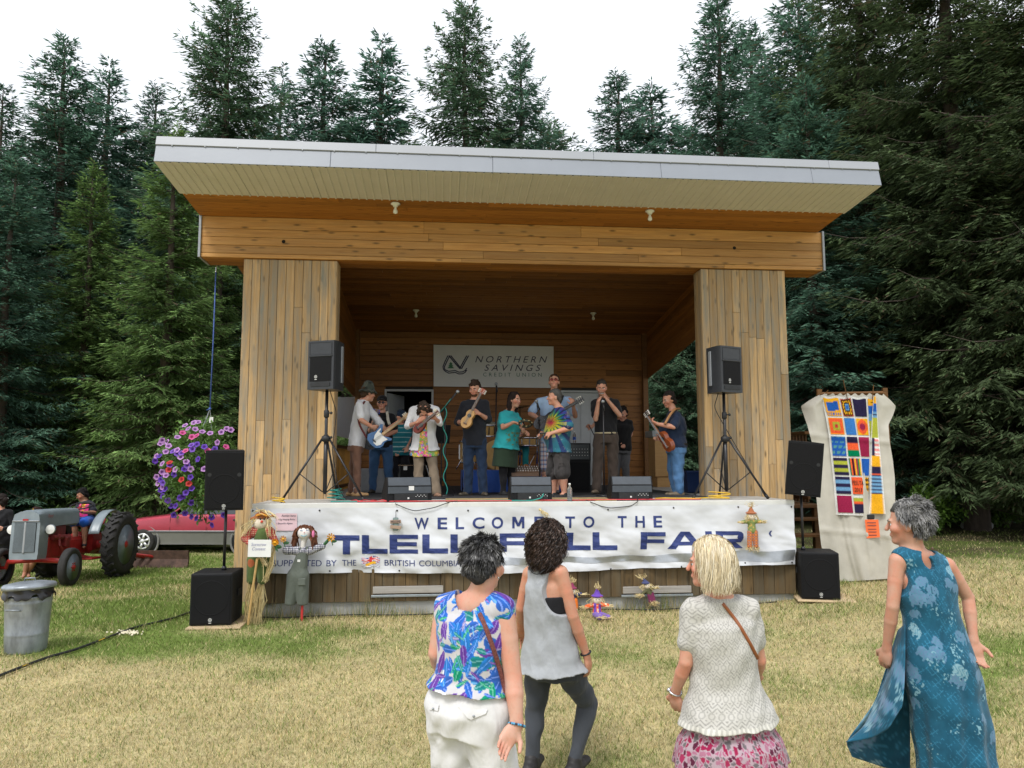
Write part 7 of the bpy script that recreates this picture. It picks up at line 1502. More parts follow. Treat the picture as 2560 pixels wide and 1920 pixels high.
# bowing woman with mandolin
p = Person('curly haired woman bowing over a mandolin in white shirt and flowered dress', 11.6, J(head=(1060, 1026, -.16), look=(.12, -.5, -.85), up=(0, -.8, .55), sl=(1030, 1021), sr=(1092, 1019), el=(1018, 1066, -.1), wl=(1043, 1056, -.26), hl=(1056, 1046, -.27), er=(1100, 1058, -.08), wr=(1088, 1046, -.26), hr=(1081, 1038, -.3), pl=(1048, 1118, .12), pr=(1074, 1118, .12), kl=(1046, 1174, .06), kr=(1084, 1174, .06), al=(1045, 1230), ar=(1090, 1230), tl=(1042, 1240, -.1), tr=(1096, 1239, -.1)), GR, sex='f', ground=Z0, fat=1.02)
p.body(nl=(.2, .8, .3), nr_=(-.6, .5, .2), curl=(.5, .9)).hair('long', (.06, .042, .032), .012, 70); p.top(lambda V: petals(V, 3, 420, [(.7, .1, .3), (.75, .5, .03), (.1, .3, .6), (.2, .45, .12), (.65, .15, .5), (.8, .35, .1)], (.45, .45, .12), (.015, .035), .6), 'cap', hem=-.12, g=.02, flare=.05, name='dress'); p.legs(const((.24, .185, .13)), r=(.092, .07, .062), flare=.018, shoe=(.3, .17, .11))
p.top(const((.72, .72, .74)), 'elbow', hem=-.03, g=.034, flare=.04, name='open_shirt', open_=lambda l: np.minimum(.055+.05*np.clip((.2-l[..., 2])*2, 0, 1)-np.abs(l[..., 0]), l[..., 1]-.0))
MB().tube([p.q(-.05, .1, -.012)-p.o, p.q(0, .115, -.014)-p.o, p.q(.05, .1, -.012)-p.o], .005, 5).obj('glasses', GREYM, p.root); guitar('mandolin', 'dark red mandolin held against the bowing woman', 'mandolin', P(1035, 1078, 11.3), P(1096, 1028, 11.25), (.1, -.8, .5), 1, 'pear', (.16, .03, .02), .05, neckc=(.1, .03, .02), pegc=(.75, .7, .55))
# ukulele man
p = Person('man in dark shirt and jeans playing a ukulele before the wall banner', 11.85, J(head=(1187, 972, -.03), look=(-.3, -.9, -.3), sl=(1157, 1008), sr=(1215, 1004), el=(1144, 1056, .02), wl=(1157, 1055, -.24), hl=(1173, 1048, -.26), er=(1222, 1050, .0), wr=(1198, 1034, -.22), hr=(1184, 1024, -.25), pl=(1172, 1103), pr=(1201, 1103), kl=(1171, 1168), kr=(1205, 1168), al=(1170, 1228), ar=(1208, 1228), tl=(1150, 1240, -.12), tr=(1214, 1240, -.12)), GR, ground=Z0)
p.body(nl=(.2, .9, .1), nr_=(-.7, .3, 0), curl=(.45, .75)).hair('full', (.045, .028, .02), .01, 60); p.add('beard', SD().ell(p.q(0, .05, -.085), p.HR, (.05, .045, .035), .02), HAIRM, const((.09, .05, .03))); p.top(const((.018, .02, .027)), 'elbow', hem=-.07, g=.02, frac=.8); p.legs(denim((.018, .034, .07)), m=DENIM, r=(.1, .077, .07), shoe=(.07, .055, .035)); p.add('collar', SD().loft(p.S, p.R, [(.0, .085, .075), (.05, .07, .062)]), CLOTH, const((.02, .022, .03)))
guitar('ukulele', 'light wooden ukulele held upright by the man in the dark shirt', 'ukulele', P(1158, 1068, 11.5), P(1209, 972, 11.55), (-.2, -1, .1), 1, 'acoustic', (.5, .27, .07), .075, neckc=(.14, .06, .03), headc=(.4, .08, .03))
# teal woman with tambourine
p = Person('smiling dark haired woman in teal tee and green skirt shaking a tambourine', 12.0, J(head=(1286, 1000), look=(.72, -.65, -.1), sl=(1255, 1034, -.1), sr=(1290, 1034, .16), el=(1257, 1069, -.2), wl=(1283, 1056, -.3), hl=(1298, 1060, -.3), er=(1305, 1066, .05), wr=(1309, 1080, -.14), hr=(1318, 1080, -.2), pl=(1256, 1116, -.06), pr=(1276, 1116, .1), kl=(1258, 1176, -.06), kr=(1278, 1176, .06), al=(1258, 1228, -.06), ar=(1278, 1228, .06), tl=(1266, 1238, -.12), tr=(1290, 1238, 0)), GR, sex='f', fat=1.22, front=(.7, -.7, 0), ground=Z0)
p.body(nl=(0, -.3, -1), nr_=(0, -.5, -.6), curl=(.5, .7)).hair('long', (.03, .02, .018), .006, 50); TQ = lambda V: np.where(((fbm(V[:, 0]*28, V[:, 2]*28, 6) > .6) & (np.linalg.norm((V[:, [0, 2]]-P(1285, 1095, 11.8)[[0, 2]]), axis=1) < .14))[:, None], [[.12, .2, .1]], np.array([[.03, .37, .40]])*(.92+.16*fbm(V[:, 0]*9, V[:, 2]*9, 2)[:, None]))
p.top(TQ, hem=-.045, g=.022, flare=.03, bust=.06, belly=.03, frac=.55); p.skirt(const((.028, .05, .03)), P(1260, 1168, 12)[2], .225, .235, .18); p.legs(const((.012, .012, .014)), r=(.085, .06, .045), shoe=(.02, .02, .02), g=.004, waist=0)
o = tag(link('tambourine', None, None, mat4(frame((1, -.2, .05), (0, .5, 1)), P(1313, 1059, 11.65))), 'half moon tambourine in the hand of the teal shirt woman', 'tambourine'); MB().lathe([(.09, -.02), (.105, -.02), (.105, .02), (.09, .02), (.09, -.02)], 24, None, False).obj('frame', mat('tambourine frame', (.03, .035, .02), .4), o, True); m = MB()
for k in range(8): m.tube([(.1*math.cos(k*.785), .1*math.sin(k*.785), -.006), (.1*math.cos(k*.785), .1*math.sin(k*.785), .006)], .02, 10)
m.obj('jingles', mat('brass', (.5, .4, .2), .3, metal=1.), o)
# tall man
p = Person('tall man in pale blue shirt, red sunglasses and plaid shorts with a black guitar', 12.5, J(head=(1385, 955), look=(-.1, -1, .28), sl=(1345, 1000), sr=(1424, 997), el=(1326, 1034, -.05), wl=(1349, 1047, -.26), hl=(1362, 1050, -.28), er=(1438, 1040, -.02), wr=(1433, 1014, -.24), hr=(1430, 1000, -.26), pl=(1370, 1100), pr=(1396, 1100), kl=(1364, 1162), kr=(1394, 1162), al=(1362, 1222), ar=(1392, 1222), tl=(1356, 1232, -.12), tr=(1394, 1232, -.12)), GR, fat=1.15, ground=Z0, hs=1.04)
p.body(nl=(.1, .9, 0), nr_=(-.3, .8, 0), curl=(.5, .8), legs=True).hair('short', (.07, .035, .02), .005); shades(p, (.2, .015, .01)); p.top(const((.34, .47, .66)), g=.024, frac=.75, hem=-.08)
PL = lambda V: np.clip(np.array([[.5, .5, .55]])*(1-.75*((V[:, 0]/.05) % 1 < .4)[:, None]*np.array([.2, .6, .7]))*(1-.7*((V[:, 2]/.07) % 1 < .35)[:, None]*np.array([.9, .75, .4])), .02, 1); p.legs(PL, 'shorts', r=(.11, .105, .1), end=1.05, shoe=(.05, .05, .06)); guitar('black_guitar', 'black guitar of the tall man, its headstock pointing right', 'guitar', P(1336, 1066, 12.15), P(1458, 996, 12.2), (0, -1, .1), 1, 'acoustic', (.01, .01, .012), .06, neckc=(.03, .02, .02), headc=(.01, .01, .01), width=.9)
strap(p, [P(1407, 990, 12.4), P(1400, 1010, 12.27), P(1372, 1040, 12.22), P(1352, 1058, 12.2)], BLACK, .045)
# tie-dye man
p = Person('grey haired man in tie-dye shirt and dark cargo shorts at the microphone', 11.45, J(head=(1386, 994, .02), look=(-1, -.15, -.02), sl=(1407, 1028, -.16), sr=(1390, 1026, .2), el=(1426, 1070, -.24), wl=(1379, 1083, -.2), hl=(1366, 1086, -.16), er=(1380, 1075, .26), wr=(1362, 1086, .1), hr=(1350, 1084, .06), pl=(1402, 1122, -.09), pr=(1393, 1122, .1), kl=(1406, 1182, -.09), kr=(1384, 1182, .12), al=(1411, 1234, -.08), ar=(1384, 1233, .12), tl=(1398, 1243, -.12), tr=(1366, 1241, .1)), GR, front=(-1, -.2, 0), fat=1.2, ground=Z0)
p.body(nl=(0, .6, -.5), nr_=(0, -.6, -.4), curl=(.7, .7), thumbs=(-1, 1), legs=True).hair('crop', (.10, .095, .09), .003); c0 = P(1376, 1056, 11.3)
def tiedye(V):
    x, z = V[:, 0]-c0[0], V[:, 2]-c0[2]; r = np.hypot(x, z)/.29; a = np.arctan2(z, x); w = r+.10*np.sin(a*17+r*3)+.05*np.sin(a*31)
    cols = np.array([[.25, .01, .03], [.32, .015, .04], [.4, .34, .015], [.08, .2, .04], [.008, .13, .1], [.012, .045, .2], [.04, .015, .14], [.015, .055, .2]]); t = np.clip(w, 0, .999)*7; i = t.astype(int); f = (t-i)[:, None]; c = cols[i]*(1-f)+cols[np.minimum(i+1, 7)]*f
    c = np.where(((z < 0) & (r > .35))[:, None], c*.5+.5*np.where((np.sin(a*15) > .3)[:, None], [[.02, .02, .03]], np.where((r < .8)[:, None], [[.55, .5, .03]], [[.03, .2, .16]])), c); k = (np.sin(a*23+r*4) > .45)[:, None]; c = np.where(k & (z > 0)[:, None], c*.25, c); wht = (fbm(V[:, 0]*22, V[:, 2]*22, 3) > .68)[:, None]&(r > .5)[:, None]; return np.where(wht, c*.6+.1, c)
p.top(tiedye, g=.03, hem=-.06, flare=.02, belly=.05, frac=.85, vox=.007); p.legs(camo((.045, .042, .042), (.03, .028, .028), (.06, .055, .055), .08), 'shorts', r=(.115, .105, .1), end=1.0, shoe=(.015, .015, .015)); tag(MB().tube([(-.05, 0, .0), (.05, 0, 0)], .014, 8).obj('drum_stick_tool', BLACKM, None, M=mat4(I3, P(1357, 1083, 11.3))), 'small black hand percussion held by the tie-dye shirt man', 'percussion').name = 'percussion_block'
# harmonica man
p = Person('man in black tee and brown trousers playing harmonica into a microphone', 12.2, J(head=(1504, 970), look=(-.12, -.95, -.25), sl=(1484, 1003), sr=(1542, 1003), el=(1489, 1048, -.22), wl=(1496, 1003, -.32), hl=(1503, 984, -.22), er=(1549, 1038, -.2), wr=(1519, 1000, -.32), hr=(1507, 984, -.24), pl=(1500, 1092), pr=(1530, 1092), kl=(1494, 1160), kr=(1533, 1160), al=(1492, 1222), ar=(1532, 1222), tl=(1484, 1234, -.12), tr=(1538, 1232, -.12)), GR, ground=Z0, fat=1.02)
p.body(nl=(.6, .5, 0), nr_=(-.6, .5, 0), curl=(.6, .6), thumbs=(-1, 1)).hair('crop', (.05, .042, .036), .003); p.top(const((.014, .014, .016)), g=.018, frac=.72, hem=.03); p.legs(const((.075, .056, .045)), r=(.105, .082, .075), waist=.06, shoe=(.16, .12, .08)); p.add('belt', SD().loft(p.H, p.R, [(.04, .186, .142), (.075, .186, .142)]), LEATHER, const((.42, .35, .22)))
MB().tube([p.q(0, .125, -.06)-p.o+np.array([-.04, 0, 0]), p.q(0, .125, -.06)-p.o+np.array([.04, 0, 0])], .012, 6).obj('harmonica', CHROME, p.root)
# person behind the harmonica player
p = Person('person in black top bending behind the harmonica player', 13.6, J(head=(1556, 1034, -.06), look=(-.4, -.8, -.45), sl=(1533, 1056), sr=(1575, 1053), el=(1500, 1046, .0), wl=(1479, 1068, -.05), hl=(1472, 1066, -.08), er=(1577, 1085), wr=(1563, 1108, -.1), pl=(1543, 1120), pr=(1564, 1120), kl=(1541, 1170), kr=(1564, 1170), al=(1541, 1214), ar=(1566, 1214), tl=(1538, 1222, -.1), tr=(1570, 1222, -.1)), GR, ground=Z0)
p.body().hair('full', (.02, .015, .013), .008); p.top(const((.012, .012, .013)), hem=-.05, g=.02); p.legs(const((.12, .12, .125))); tag(MB().tube([(0, 0, 0), P(1490, 1098, 13.5)-P(1472, 1062, 13.5)], .009, 6).obj('stick', BLACKM, None, M=mat4(I3, P(1472, 1062, 13.5))), 'thin black stick held by the person behind the harmonica player', 'stick')
# drummer seated
p = Person('drummer in teal trousers seated behind the drums', 14.4, J(head=(1283, 1016), look=(.2, -1, -.1), sl=(1262, 1047), sr=(1302, 1047), el=(1256, 1078), wl=(1270, 1090, -.2), er=(1308, 1078), wr=(1300, 1090, -.22), pl=(1274, 1112), pr=(1294, 1112), kl=(1262, 1118, -.42), kr=(1314, 1108, -.42), al=(1262, 1163, -.46), ar=(1314, 1160, -.46), tl=(1260, 1168, -.6), tr=(1315, 1166, -.6)), GR, ground=Z0)
p.body().hair('short', (.05, .03, .02)); p.top(const((.015, .015, .017))); p.legs(const((.02, .24, .25)), r=(.085, .066, .055), shoe=(.6, .2, .03)); o = tag(link('drum_stool', None, None, mat4(I3, P(1284, 1138, 14.45))), 'round drum stool under the seated drummer', 'stool'); MB().lathe([(0, .0), (.16, 0), (.17, .06), (.0, .07)], 20).obj('seat', BLACK, o, True); MB().tube([(0, 0, 0), (0, 0, -.25)], .02, 6).obj('pole', CHROME, o)
# right guitarist
p = Person('dark haired man in navy tee and blue jeans playing acoustic guitar at the right', 11.9, J(head=(1672, 1000, .02), look=(-.88, -.4, -.28), sl=(1693, 1036, -.18), sr=(1676, 1034, .2), el=(1684, 1067, -.3), wl=(1644, 1060, -.26), hl=(1630, 1054, -.22), er=(1666, 1080, .24), wr=(1652, 1095, .0), hr=(1646, 1096, -.06), pl=(1693, 1116, -.1), pr=(1687, 1116, .1), kl=(1695, 1175, -.1), kr=(1683, 1175, .12), al=(1698, 1228, -.08), ar=(1690, 1228, .12), tl=(1680, 1238, -.1), tr=(1670, 1238, .1)), GR, front=(-1, -.25, 0), fat=1.25, ground=Z0)
p.body(nl=(.3, .3, .8), nr_=(0, .9, 0), curl=(.8, .5), thumbs=(-1, 1)).hair('full', (.035, .028, .025), .009); p.top(const((.014, .025, .055)), g=.024, belly=.085, hem=-.03, frac=.8); p.legs(denim((.09, .20, .38)), m=DENIM, r=(.105, .08, .066), shoe=(.16, .125, .08)); p.add('belt', SD().loft(p.H, p.R, [(.0, .22, .175), (.04, .22, .178)]), LEATHER, const((.015, .014, .013)))
guitar('acoustic_guitar', 'reddish brown acoustic guitar pointing left in the hands of the navy tee man', 'guitar', P(1676, 1128, 11.55), P(1613, 1028, 11.75), (-.93, -.35, 0.1), 1, 'acoustic', (.24, .06, .02), .08, neckc=(.2, .08, .03), headc=(.05, .03, .02), pegc=(.8, .78, .75)); strap(p, [P(1699, 1022, 12.0), P(1688, 1022, 11.75), P(1676, 1035, 11.62), P(1662, 1060, 11.55)], mat('tan strap', (.4, .2, .08), .7), .04)
# ================================================================ people at the left
p = Person('boy in dark tee and blue shorts sitting on the tractor', 15.45, J(head=(206, 1237, -.02), look=(-.7, -.6, -.4), sl=(196, 1260, .02), sr=(228, 1256, .0), el=(189, 1280, -.1), wl=(187, 1280, -.36), hl=(183, 1276, -.46), er=(236, 1281, -.08), wr=(206, 1281, -.34), hr=(194, 1276, -.42), pl=(209, 1300, .0), pr=(226, 1299, .0), kl=(187, 1306, -.42), kr=(212, 1306, -.46), al=(189, 1354, -.5), ar=(211, 1356, -.48), tl=(184, 1365, -.62), tr=(210, 1367, -.62)), skin=(.36, .19, .12), ground=float(P(211, 1370, 15)[2]), hs=.98)
p.body(nl=(0, -.3, -1), nr_=(0, -.3, -1), curl=(.7, .7), legs=True).hair('full', (.012, .01, .01), .006)
pc = P(205, 1276, 15.3); p.top(lambda V: np.where(((np.abs(V[:, 0]-pc[0]) < .1) & (np.abs(V[:, 2]-pc[2]) < .12) & (V[:, 1] < p.S[1]))[:, None], np.where((fbm(V[:, 0]*20, V[:, 2]*20, 2) > .6)[:, None], [[.8, .4, .03]], [[.8, .05, .25]]), [[.018, .02, .03]]), g=.02, frac=.75); p.legs(const((.015, .09, .42)), 'shorts', r=(.1, .095, .09), end=1.05, shoe=(.015, .02, .03))
p = Person('woman in black with dark hair tied back at the left picture edge', 14.6, J(head=(3, 1252), look=(-.8, .35, 0), sl=(-22, 1282), sr=(26, 1278), el=(-28, 1316), wl=(-18, 1320, -.22), er=(33, 1316), wr=(8, 1322, -.22), hr=(-4, 1320, -.26), pl=(-9, 1348), pr=(14, 1348), kl=(-8, 1398), kr=(14, 1398), al=(-8, 1444), ar=(14, 1444), tl=(-12, 1454, -.1), tr=(16, 1454, -.1)), sex='f', front=(-.4, -1, 0), ground=float(gz(-9.8, 14.6)))
p.body(nl=(0, 1, 0), nr_=(0, 1, 0)).hair('full', (.022, .016, .014)); p.add('hair_bun', SD().ell(p.q(0, -.13, .02), p.HR, (.05, .05, .05)), HAIRM, const((.022, .016, .014)), wob=lambda X: .004*np.sin(X[..., 0]*80)); p.top(const((.012, .012, .014)), 'long', hem=-.1, g=.02); p.legs(const((.012, .012, .014))); MB().ball(p.q(.06, -.09, .04)-p.o, .018, 8).obj('hair_clip', WHITE, p.root)
p = Person('barefoot child with long dark hair behind the tractor hood', 14.75, J(head=(92, 1284), look=(.3, .9, -.2), sl=(76, 1306), sr=(108, 1306), el=(72, 1318, -.1), wl=(76, 1300, -.25), hl=(84, 1294, -.3), er=(113, 1318, -.1), wr=(112, 1300, -.25), hr=(108, 1293, -.3), pl=(76, 1356), pr=(96, 1356), kl=(70, 1396), kr=(88, 1396), al=(62, 1434), ar=(70, 1432, .1), tl=(58, 1442, -.08), tr=(72, 1441, 0)), skin=(.42, .23, .15), sex='f', front=(.2, 1, 0), ground=float(gz(-9.2, 14.7)), hs=.95)
p.body(legs=True).hair('long', (.035, .018, .014), .006); p.top(const((.02, .02, .025)), hem=-.1); p.legs(const((.03, .03, .04)), 'shorts', end=.7)
for ch in list(p.root.children):
    if ch.name.startswith('shoe'): bpy.data.objects.remove(ch)
MB().tube([p.q(.03, -.13, .08)-p.o, p.q(.04, -.13, -.02)-p.o], .008, 5).obj('hair_ribbon', YELC, p.root)
# ================================================================ the four women in front
from mathutils.bvhtree import BVHTree
def caster(o, origin):
    V = [Vector(v.co)+Vector(origin) for v in o.data.vertices]; return BVHTree.FromPolygons(V, [tuple(q.vertices) for q in o.data.polygons])
def on(bv, px, py, lift=.004):
    d = Vector(ray(px, py)).normalized(); h = bv.ray_cast(Vector(CO), d)
    if h[0] is None: return None
    n = h[1] if h[1].dot(d) < 0 else -h[1]; return np.array(h[0]+n*lift)
def tape(p, pts, w, m, name, n=None):
    """flat band following surface points (world)"""
    Q = np.array([q for q in pts if q is not None])-p.o
    for _ in range(3): Q[1:-1] = (Q[:-2]+2*Q[1:-1]+Q[2:])/4
    t = np.gradient(Q, axis=0); t /= np.linalg.norm(t, axis=1)[:, None]; v = np.array([0, -1., 0]); s = np.cross(t, v); s /= np.linalg.norm(s, axis=1)[:, None]
    V = []; prof = [(-w/2, 0), (-w/2*.8, .005), (w/2*.8, .005), (w/2, 0)]
    for a, b in zip(Q, s):
        for x, y in prof: V.append(a+b*x+v*y)
    return MB().grid(V, len(Q), 4).obj(name, m, p.root, True)
def locks(p, n, L, cols, seed, style='short', width=.0035, rad=(.083, .103, .096), zmin=-.62, curl=0., cf=95., cen=(0, -.018, .046), K=8, thick=1.):
    R = np.random.default_rng(seed); d = R.normal(0, 1, (n*3, 3)); d /= np.linalg.norm(d, axis=1)[:, None]
    k = ~((d[:, 1] > .42+.55*np.clip(d[:, 2], -1, 1)*.9) & (d[:, 2] < .75)) & (d[:, 2] > np.where(d[:, 1] < -.1, zmin, -.12)); d = d[k][:n]; n = len(d)
    rad = np.array(rad)*p.hs; c = p.q(*cen); HR = p.HR; pos = d*rad; nv = d/rad; nv /= np.linalg.norm(nv, axis=1)[:, None]; Lr = np.array(L)[0]+(L[1]-L[0])*R.uniform(0, 1, n)
    if style == 'short': comb = np.stack([d[:, 0]*.5, -np.ones(n)*.55, -np.clip(.5-d[:, 2]*.6, 0, 1)*1.2], 1)+.45*np.sin(d@np.array([[9., 3, -5], [4, -8, 7], [-6, 5, 9]])+seed)+R.normal(0, .10, (n, 3)); dr = nv*.12+comb*.7; gv = .10
    elif style == 'bob': comb = np.stack([np.sign(d[:, 0]+.12)*.9*np.clip(d[:, 2]+.2, 0, 1)+d[:, 0]*.4, -.35-.2*d[:, 1], -.9+.5*np.clip(d[:, 2], 0, 1)], 1)+R.normal(0, .08, (n, 3)); dr = nv*.12+comb; gv = .5; Lr = np.clip(d[:, 2]*.1+.046+.105, .04, .4)*1.1*R.uniform(.62, 1.1, n)*(1+.1*np.sin(d[:, 0]*7+1))
    else: comb = np.stack([d[:, 0]*.8, d[:, 1]*.6-.2, -.6+0*d[:, 0]], 1)+R.normal(0, .25, (n, 3)); dr = nv*.3+comb; gv = .6
    dr /= np.linalg.norm(dr, axis=1)[:, None]; pts = [pos.copy()]; up = p.HR.T@np.array([0, 0, -1.]); ph = R.uniform(0, 6.28, n); low = .5+.5*np.sin(d@np.array([7., 5, 9])+seed)*np.sin(d@np.array([-6., 9, 4])+1.3*seed); fq = R.uniform(.8, 1.5, n)
    for i in range(K):
        pos = pos+dr*(Lr/K)[:, None]; dr = dr+up*gv; dr /= np.linalg.norm(dr, axis=1)[:, None]; e = np.linalg.norm(pos/(rad+.004), axis=1); ins = e < 1; pos[ins] /= e[ins][:, None]; pts.append(pos.copy())
    Q = np.stack(pts, 1); t = np.gradient(Q, axis=1); t /= np.linalg.norm(t, axis=2)[:, :, None]+1e-9; sd = np.cross(t, np.repeat(nv[:, None], K+1, 1)+R.normal(0, .4, (n, 1, 3))); sd /= np.linalg.norm(sd, axis=2)[:, :, None]+1e-9; bn = np.cross(t, sd)
    if curl:
        s_ = np.arange(K+1)[None, :]/K; a = ph[:, None]+s_*Lr[:, None]*fq[:, None]*cf; am = curl*np.clip(s_*3, 0, 1)*(1+1.6*s_**3*(style == 'bob'))*R.uniform(.6, 1.3, (n, 1)); Q = Q+sd*(am*np.cos(a))[:, :, None]+bn*(am*np.sin(a))[:, :, None]
    w = width*(1-.75*(np.arange(K+1)/K)**2)[None, :, None]*R.uniform(.7, 1.3, (n, 1, 1)); A = Q-sd*w; B = Q+sd*w; C_ = Q+bn*w*.7
    V = np.stack([A, C_, B], 2).reshape(-1, 3)@HR.T+c-p.o; i = (np.arange(n)[:, None]*(K+1)+np.arange(K)[None]).ravel()*3; F = np.concatenate([np.stack([i, i+3, i+4, i+1], 1), np.stack([i+1, i+4, i+5, i+2], 1)])
    ci = np.clip((low*.75+.25*R.uniform(0, 1, n)+.12*d[:, 2])*len(cols), 0, len(cols)-1e-3).astype(int); cc = np.array(cols)[ci]*R.uniform(.8, 1.2, (n, 1)); return link('hair_locks', npmesh('hair_locks', V, F, STRAND, True, np.repeat(cc, (K+1)*3, 0)), p.root)
STRAND = mat('hair strands', None, .42, .05, 5, attr=True, spec=.4)
FV = .0058
GW = 'women watching from the lawn'
# ---- woman in the floral top
p = w1 = Person('grey haired woman in blue floral top and white trousers seen from behind', 3.75, J(head=(1212, 1415), look=(.5, .86, -.05), sl=(1114, 1507, .07), sr=(1261, 1514, -.06), el=(1092, 1632, .06), wl=(1108, 1690, .28), hl=(1122, 1702, .38), er=(1283, 1692, -.09), wr=(1292, 1812, -.15), hr=(1248, 1880, -.21), neck=(1196, 1488), pl=(1122, 1772, .05), pr=(1216, 1776, -.05), kl=(1140, 1930, .08), kr=(1242, 1935, -.02), al=(1150, 2100, .06), ar=(1255, 2105, -.02), tl=(1165, 2110, .25), tr=(1275, 2112, .2)), GW, vox=FV, skin=(.58, .335, .25), front=(.4, 1, 0), slope=.012, sex='f', fat=1.09, ground=0.)
p.body(nl=(0, 0, -1), nr_=(.25, -1, .1), curl=(.5, .35), thumbs=(1, 1), armr=1.18); p.hair('short', (.035, .034, .035), .006, 70)
locks(p, 6500, (.025, .05), [(.025, .025, .027), (.04, .04, .04), (.07, .068, .068), (.12, .118, .115), (.24, .235, .23)], 3, 'short', .0026)
FC = [(.015, .10, .42), (.015, .16, .5), (.02, .09, .36), (.005, .17, .17), (.0, .22, .12), (.10, .03, .25), (.18, .16, .32), (.03, .2, .42), (.52, .52, .56)]
def floral(V):
    U = V.copy(); ang = np.arctan2((V-p.H)@p.R[:, 0], -((V-p.H)@p.R[:, 1])); U[:, 0] = ang*.17; c = petals(U, 21, 290, FC[:6]+FC[:3], (.50, .49, .505), (.022, .062), .42); d = petals(U, 33, 95, FC, (9, 9, 9), (.02, .045), .22); m = d[:, :1] < 8; c = np.where(m, d, c); return c
tp = p.top(floral, 'cap', hem=.10, g=.022, flare=.028, name='floral_top', vox=.005, ncr=.098, neckcut=-.012, nfront=-.3)
WHT = lambda V: np.array([.64, .635, .635])*(.95+.1*fbm(V[:, 0]*120, V[:, 2]*120, 3)[:, None])
p.legs(WHT, r=(.112, .106, .1), waist=.13, g=.008, vox=.007, shoe=(.1, .08, .06)); tr_o = [c for c in p.root.children if c.name.startswith('trousers')][0]; bt, bp = caster(tp, p.o), caster(tr_o, p.o)
tape(p, [on(bt, 1168+(1254-1168)*t+10*math.sin(t*3.1), 1470+(1704-1470)*t, .006) for t in np.linspace(.04, 1.12, 30)], .022, mat('braided strap', (.19, .06, .05), .75, .4, 120, .8, 200), 'bag_strap')
PW = mat('white linen', (.64, .635, .635), .85, .06, 40, .2)
for poly in ([(1146, 1766), (1219, 1772), (1214, 1784), (1178, 1798), (1168, 1794)], [(1074, 1756), (1100, 1762), (1097, 1778), (1076, 1774)]):
    c = np.mean(poly, 0); rim = [on(bp, x, y, .007) for x, y in poly]; cc_ = on(bp, *c, .009)
    if cc_ is None or any(r is None for r in rim): continue
    k = len(rim); MB().add(np.array(rim+[cc_])-p.o, [(i, (i+1) % k, k) for i in range(k)]).obj('pocket_flap', PW, p.root, True); MB().ball(on(bp, c[0], c[1]+6, .01)-p.o, .006, 8).obj('button', GREYM, p.root)
W = p.j['wr']; ax = nrm(p.j['hr']-p.j['er']); e1_ = nrm(np.cross(ax, (0, 1, 0))); e2_ = np.cross(ax, e1_); m1, m2 = MB(), MB()
for k in range(22): a = k*2*math.pi/22; (m1 if k % 3 else m2).ball(W+(e1_*math.cos(a)+e2_*math.sin(a))*.036-p.o, .0062, 7)
m1.obj('bracelet', mat('blue beads', (.08, .3, .5), .25), p.root, True); m2.obj('bracelet_beads', mat('dark beads', (.02, .03, .06), .25), p.root, True); MB().ball(p.q(.079, -.002, -.05)-p.o, .006, 8).obj('earring', CHROME, p.root)
# ---- curly haired woman in the grey tank top
p = w2 = Person('woman with dark curly hair in grey tank top and charcoal leggings', 4.85, J(head=(1373, 1358), look=(.72, .68, .02), sl=(1322, 1430, .09), sr=(1404, 1428, -.09), el=(1303, 1520, .12), wl=(1302, 1572, .28), hl=(1306, 1595, .36), er=(1432, 1541, -.11), wr=(1467, 1640, -.06), hr=(1478, 1700, -.02), neck=(1364, 1416), pl=(1348, 1650, .07), pr=(1408, 1650, -.05), kl=(1340, 1772, .10), kr=(1470, 1756, .10), al=(1328, 1898, .02), ar=(1436, 1900, .0), tl=(1345, 1908, .14), tr=(1462, 1906, .12)), GW, vox=.006, skin=(.53, .275, .18), front=(.5, .87, 0), slope=.012, sex='f', fat=1.03, ground=0.)
p.body(nl=(0, 0, -1), nr_=(-.8, .3, 0), curl=(.5, .45), thumbs=(1, -1)); p.hair('curly', (.022, .014, .011), .010, 60)
locks(p, 3400, (.10, .17), [(.028, .017, .013), (.045, .026, .019), (.07, .042, .03), (.018, .012, .01)], 5, 'curly', .0042, zmin=-.75, curl=.012, K=14, rad=(.088, .108, .1))
GRY = lambda V: np.array([.34, .355, .37])*(.88+.24*fbm(V[:, 0]*40, V[:, 2]*60, 3)[:, None])
arm = lambda l: .02*(1-(((np.abs(l[..., 0])-.175)/np.where(l[..., 0] > 0, .112, .095))**2+((l[..., 2]-(w2.T-.085))/.165)**2))
p.top(GRY, None, hem=-.055, g=.024, flare=.055, name='tank_top', shoulders=False, open_=arm, vox=.006, ncr=.075, neckcut=0.03)
p.top(const((.012, .012, .014)), None, hem=.30, g=.004, name='bra_strap', shoulders=False, open_=lambda l: np.maximum(l[..., 2]-.40, -1), vox=.008)
p.legs(const((.058, .064, .075)), r=(.098, .062, .04), g=.01, shoe=(.02, .018, .018), vox=.006); strap(p, [P(1322, 1412, 4.72), P(1330, 1432, 4.70), P(1345, 1437, 4.70), P(1362, 1424, 4.72)], BLACK, .006, 'neck_cord')
W = p.j['wr']; ax = nrm(p.j['wr']-p.j['er']); e1_ = nrm(np.cross(ax, (0, 1, 0))); e2_ = np.cross(ax, e1_); a_ = np.linspace(0, 2*math.pi, 25); MB().tube([W-ax*.02+(e1_*math.cos(a)+e2_*math.sin(a)*.8)*.031-p.o for a in a_], .006, 6).obj('wristband', BLACK, p.root, True)
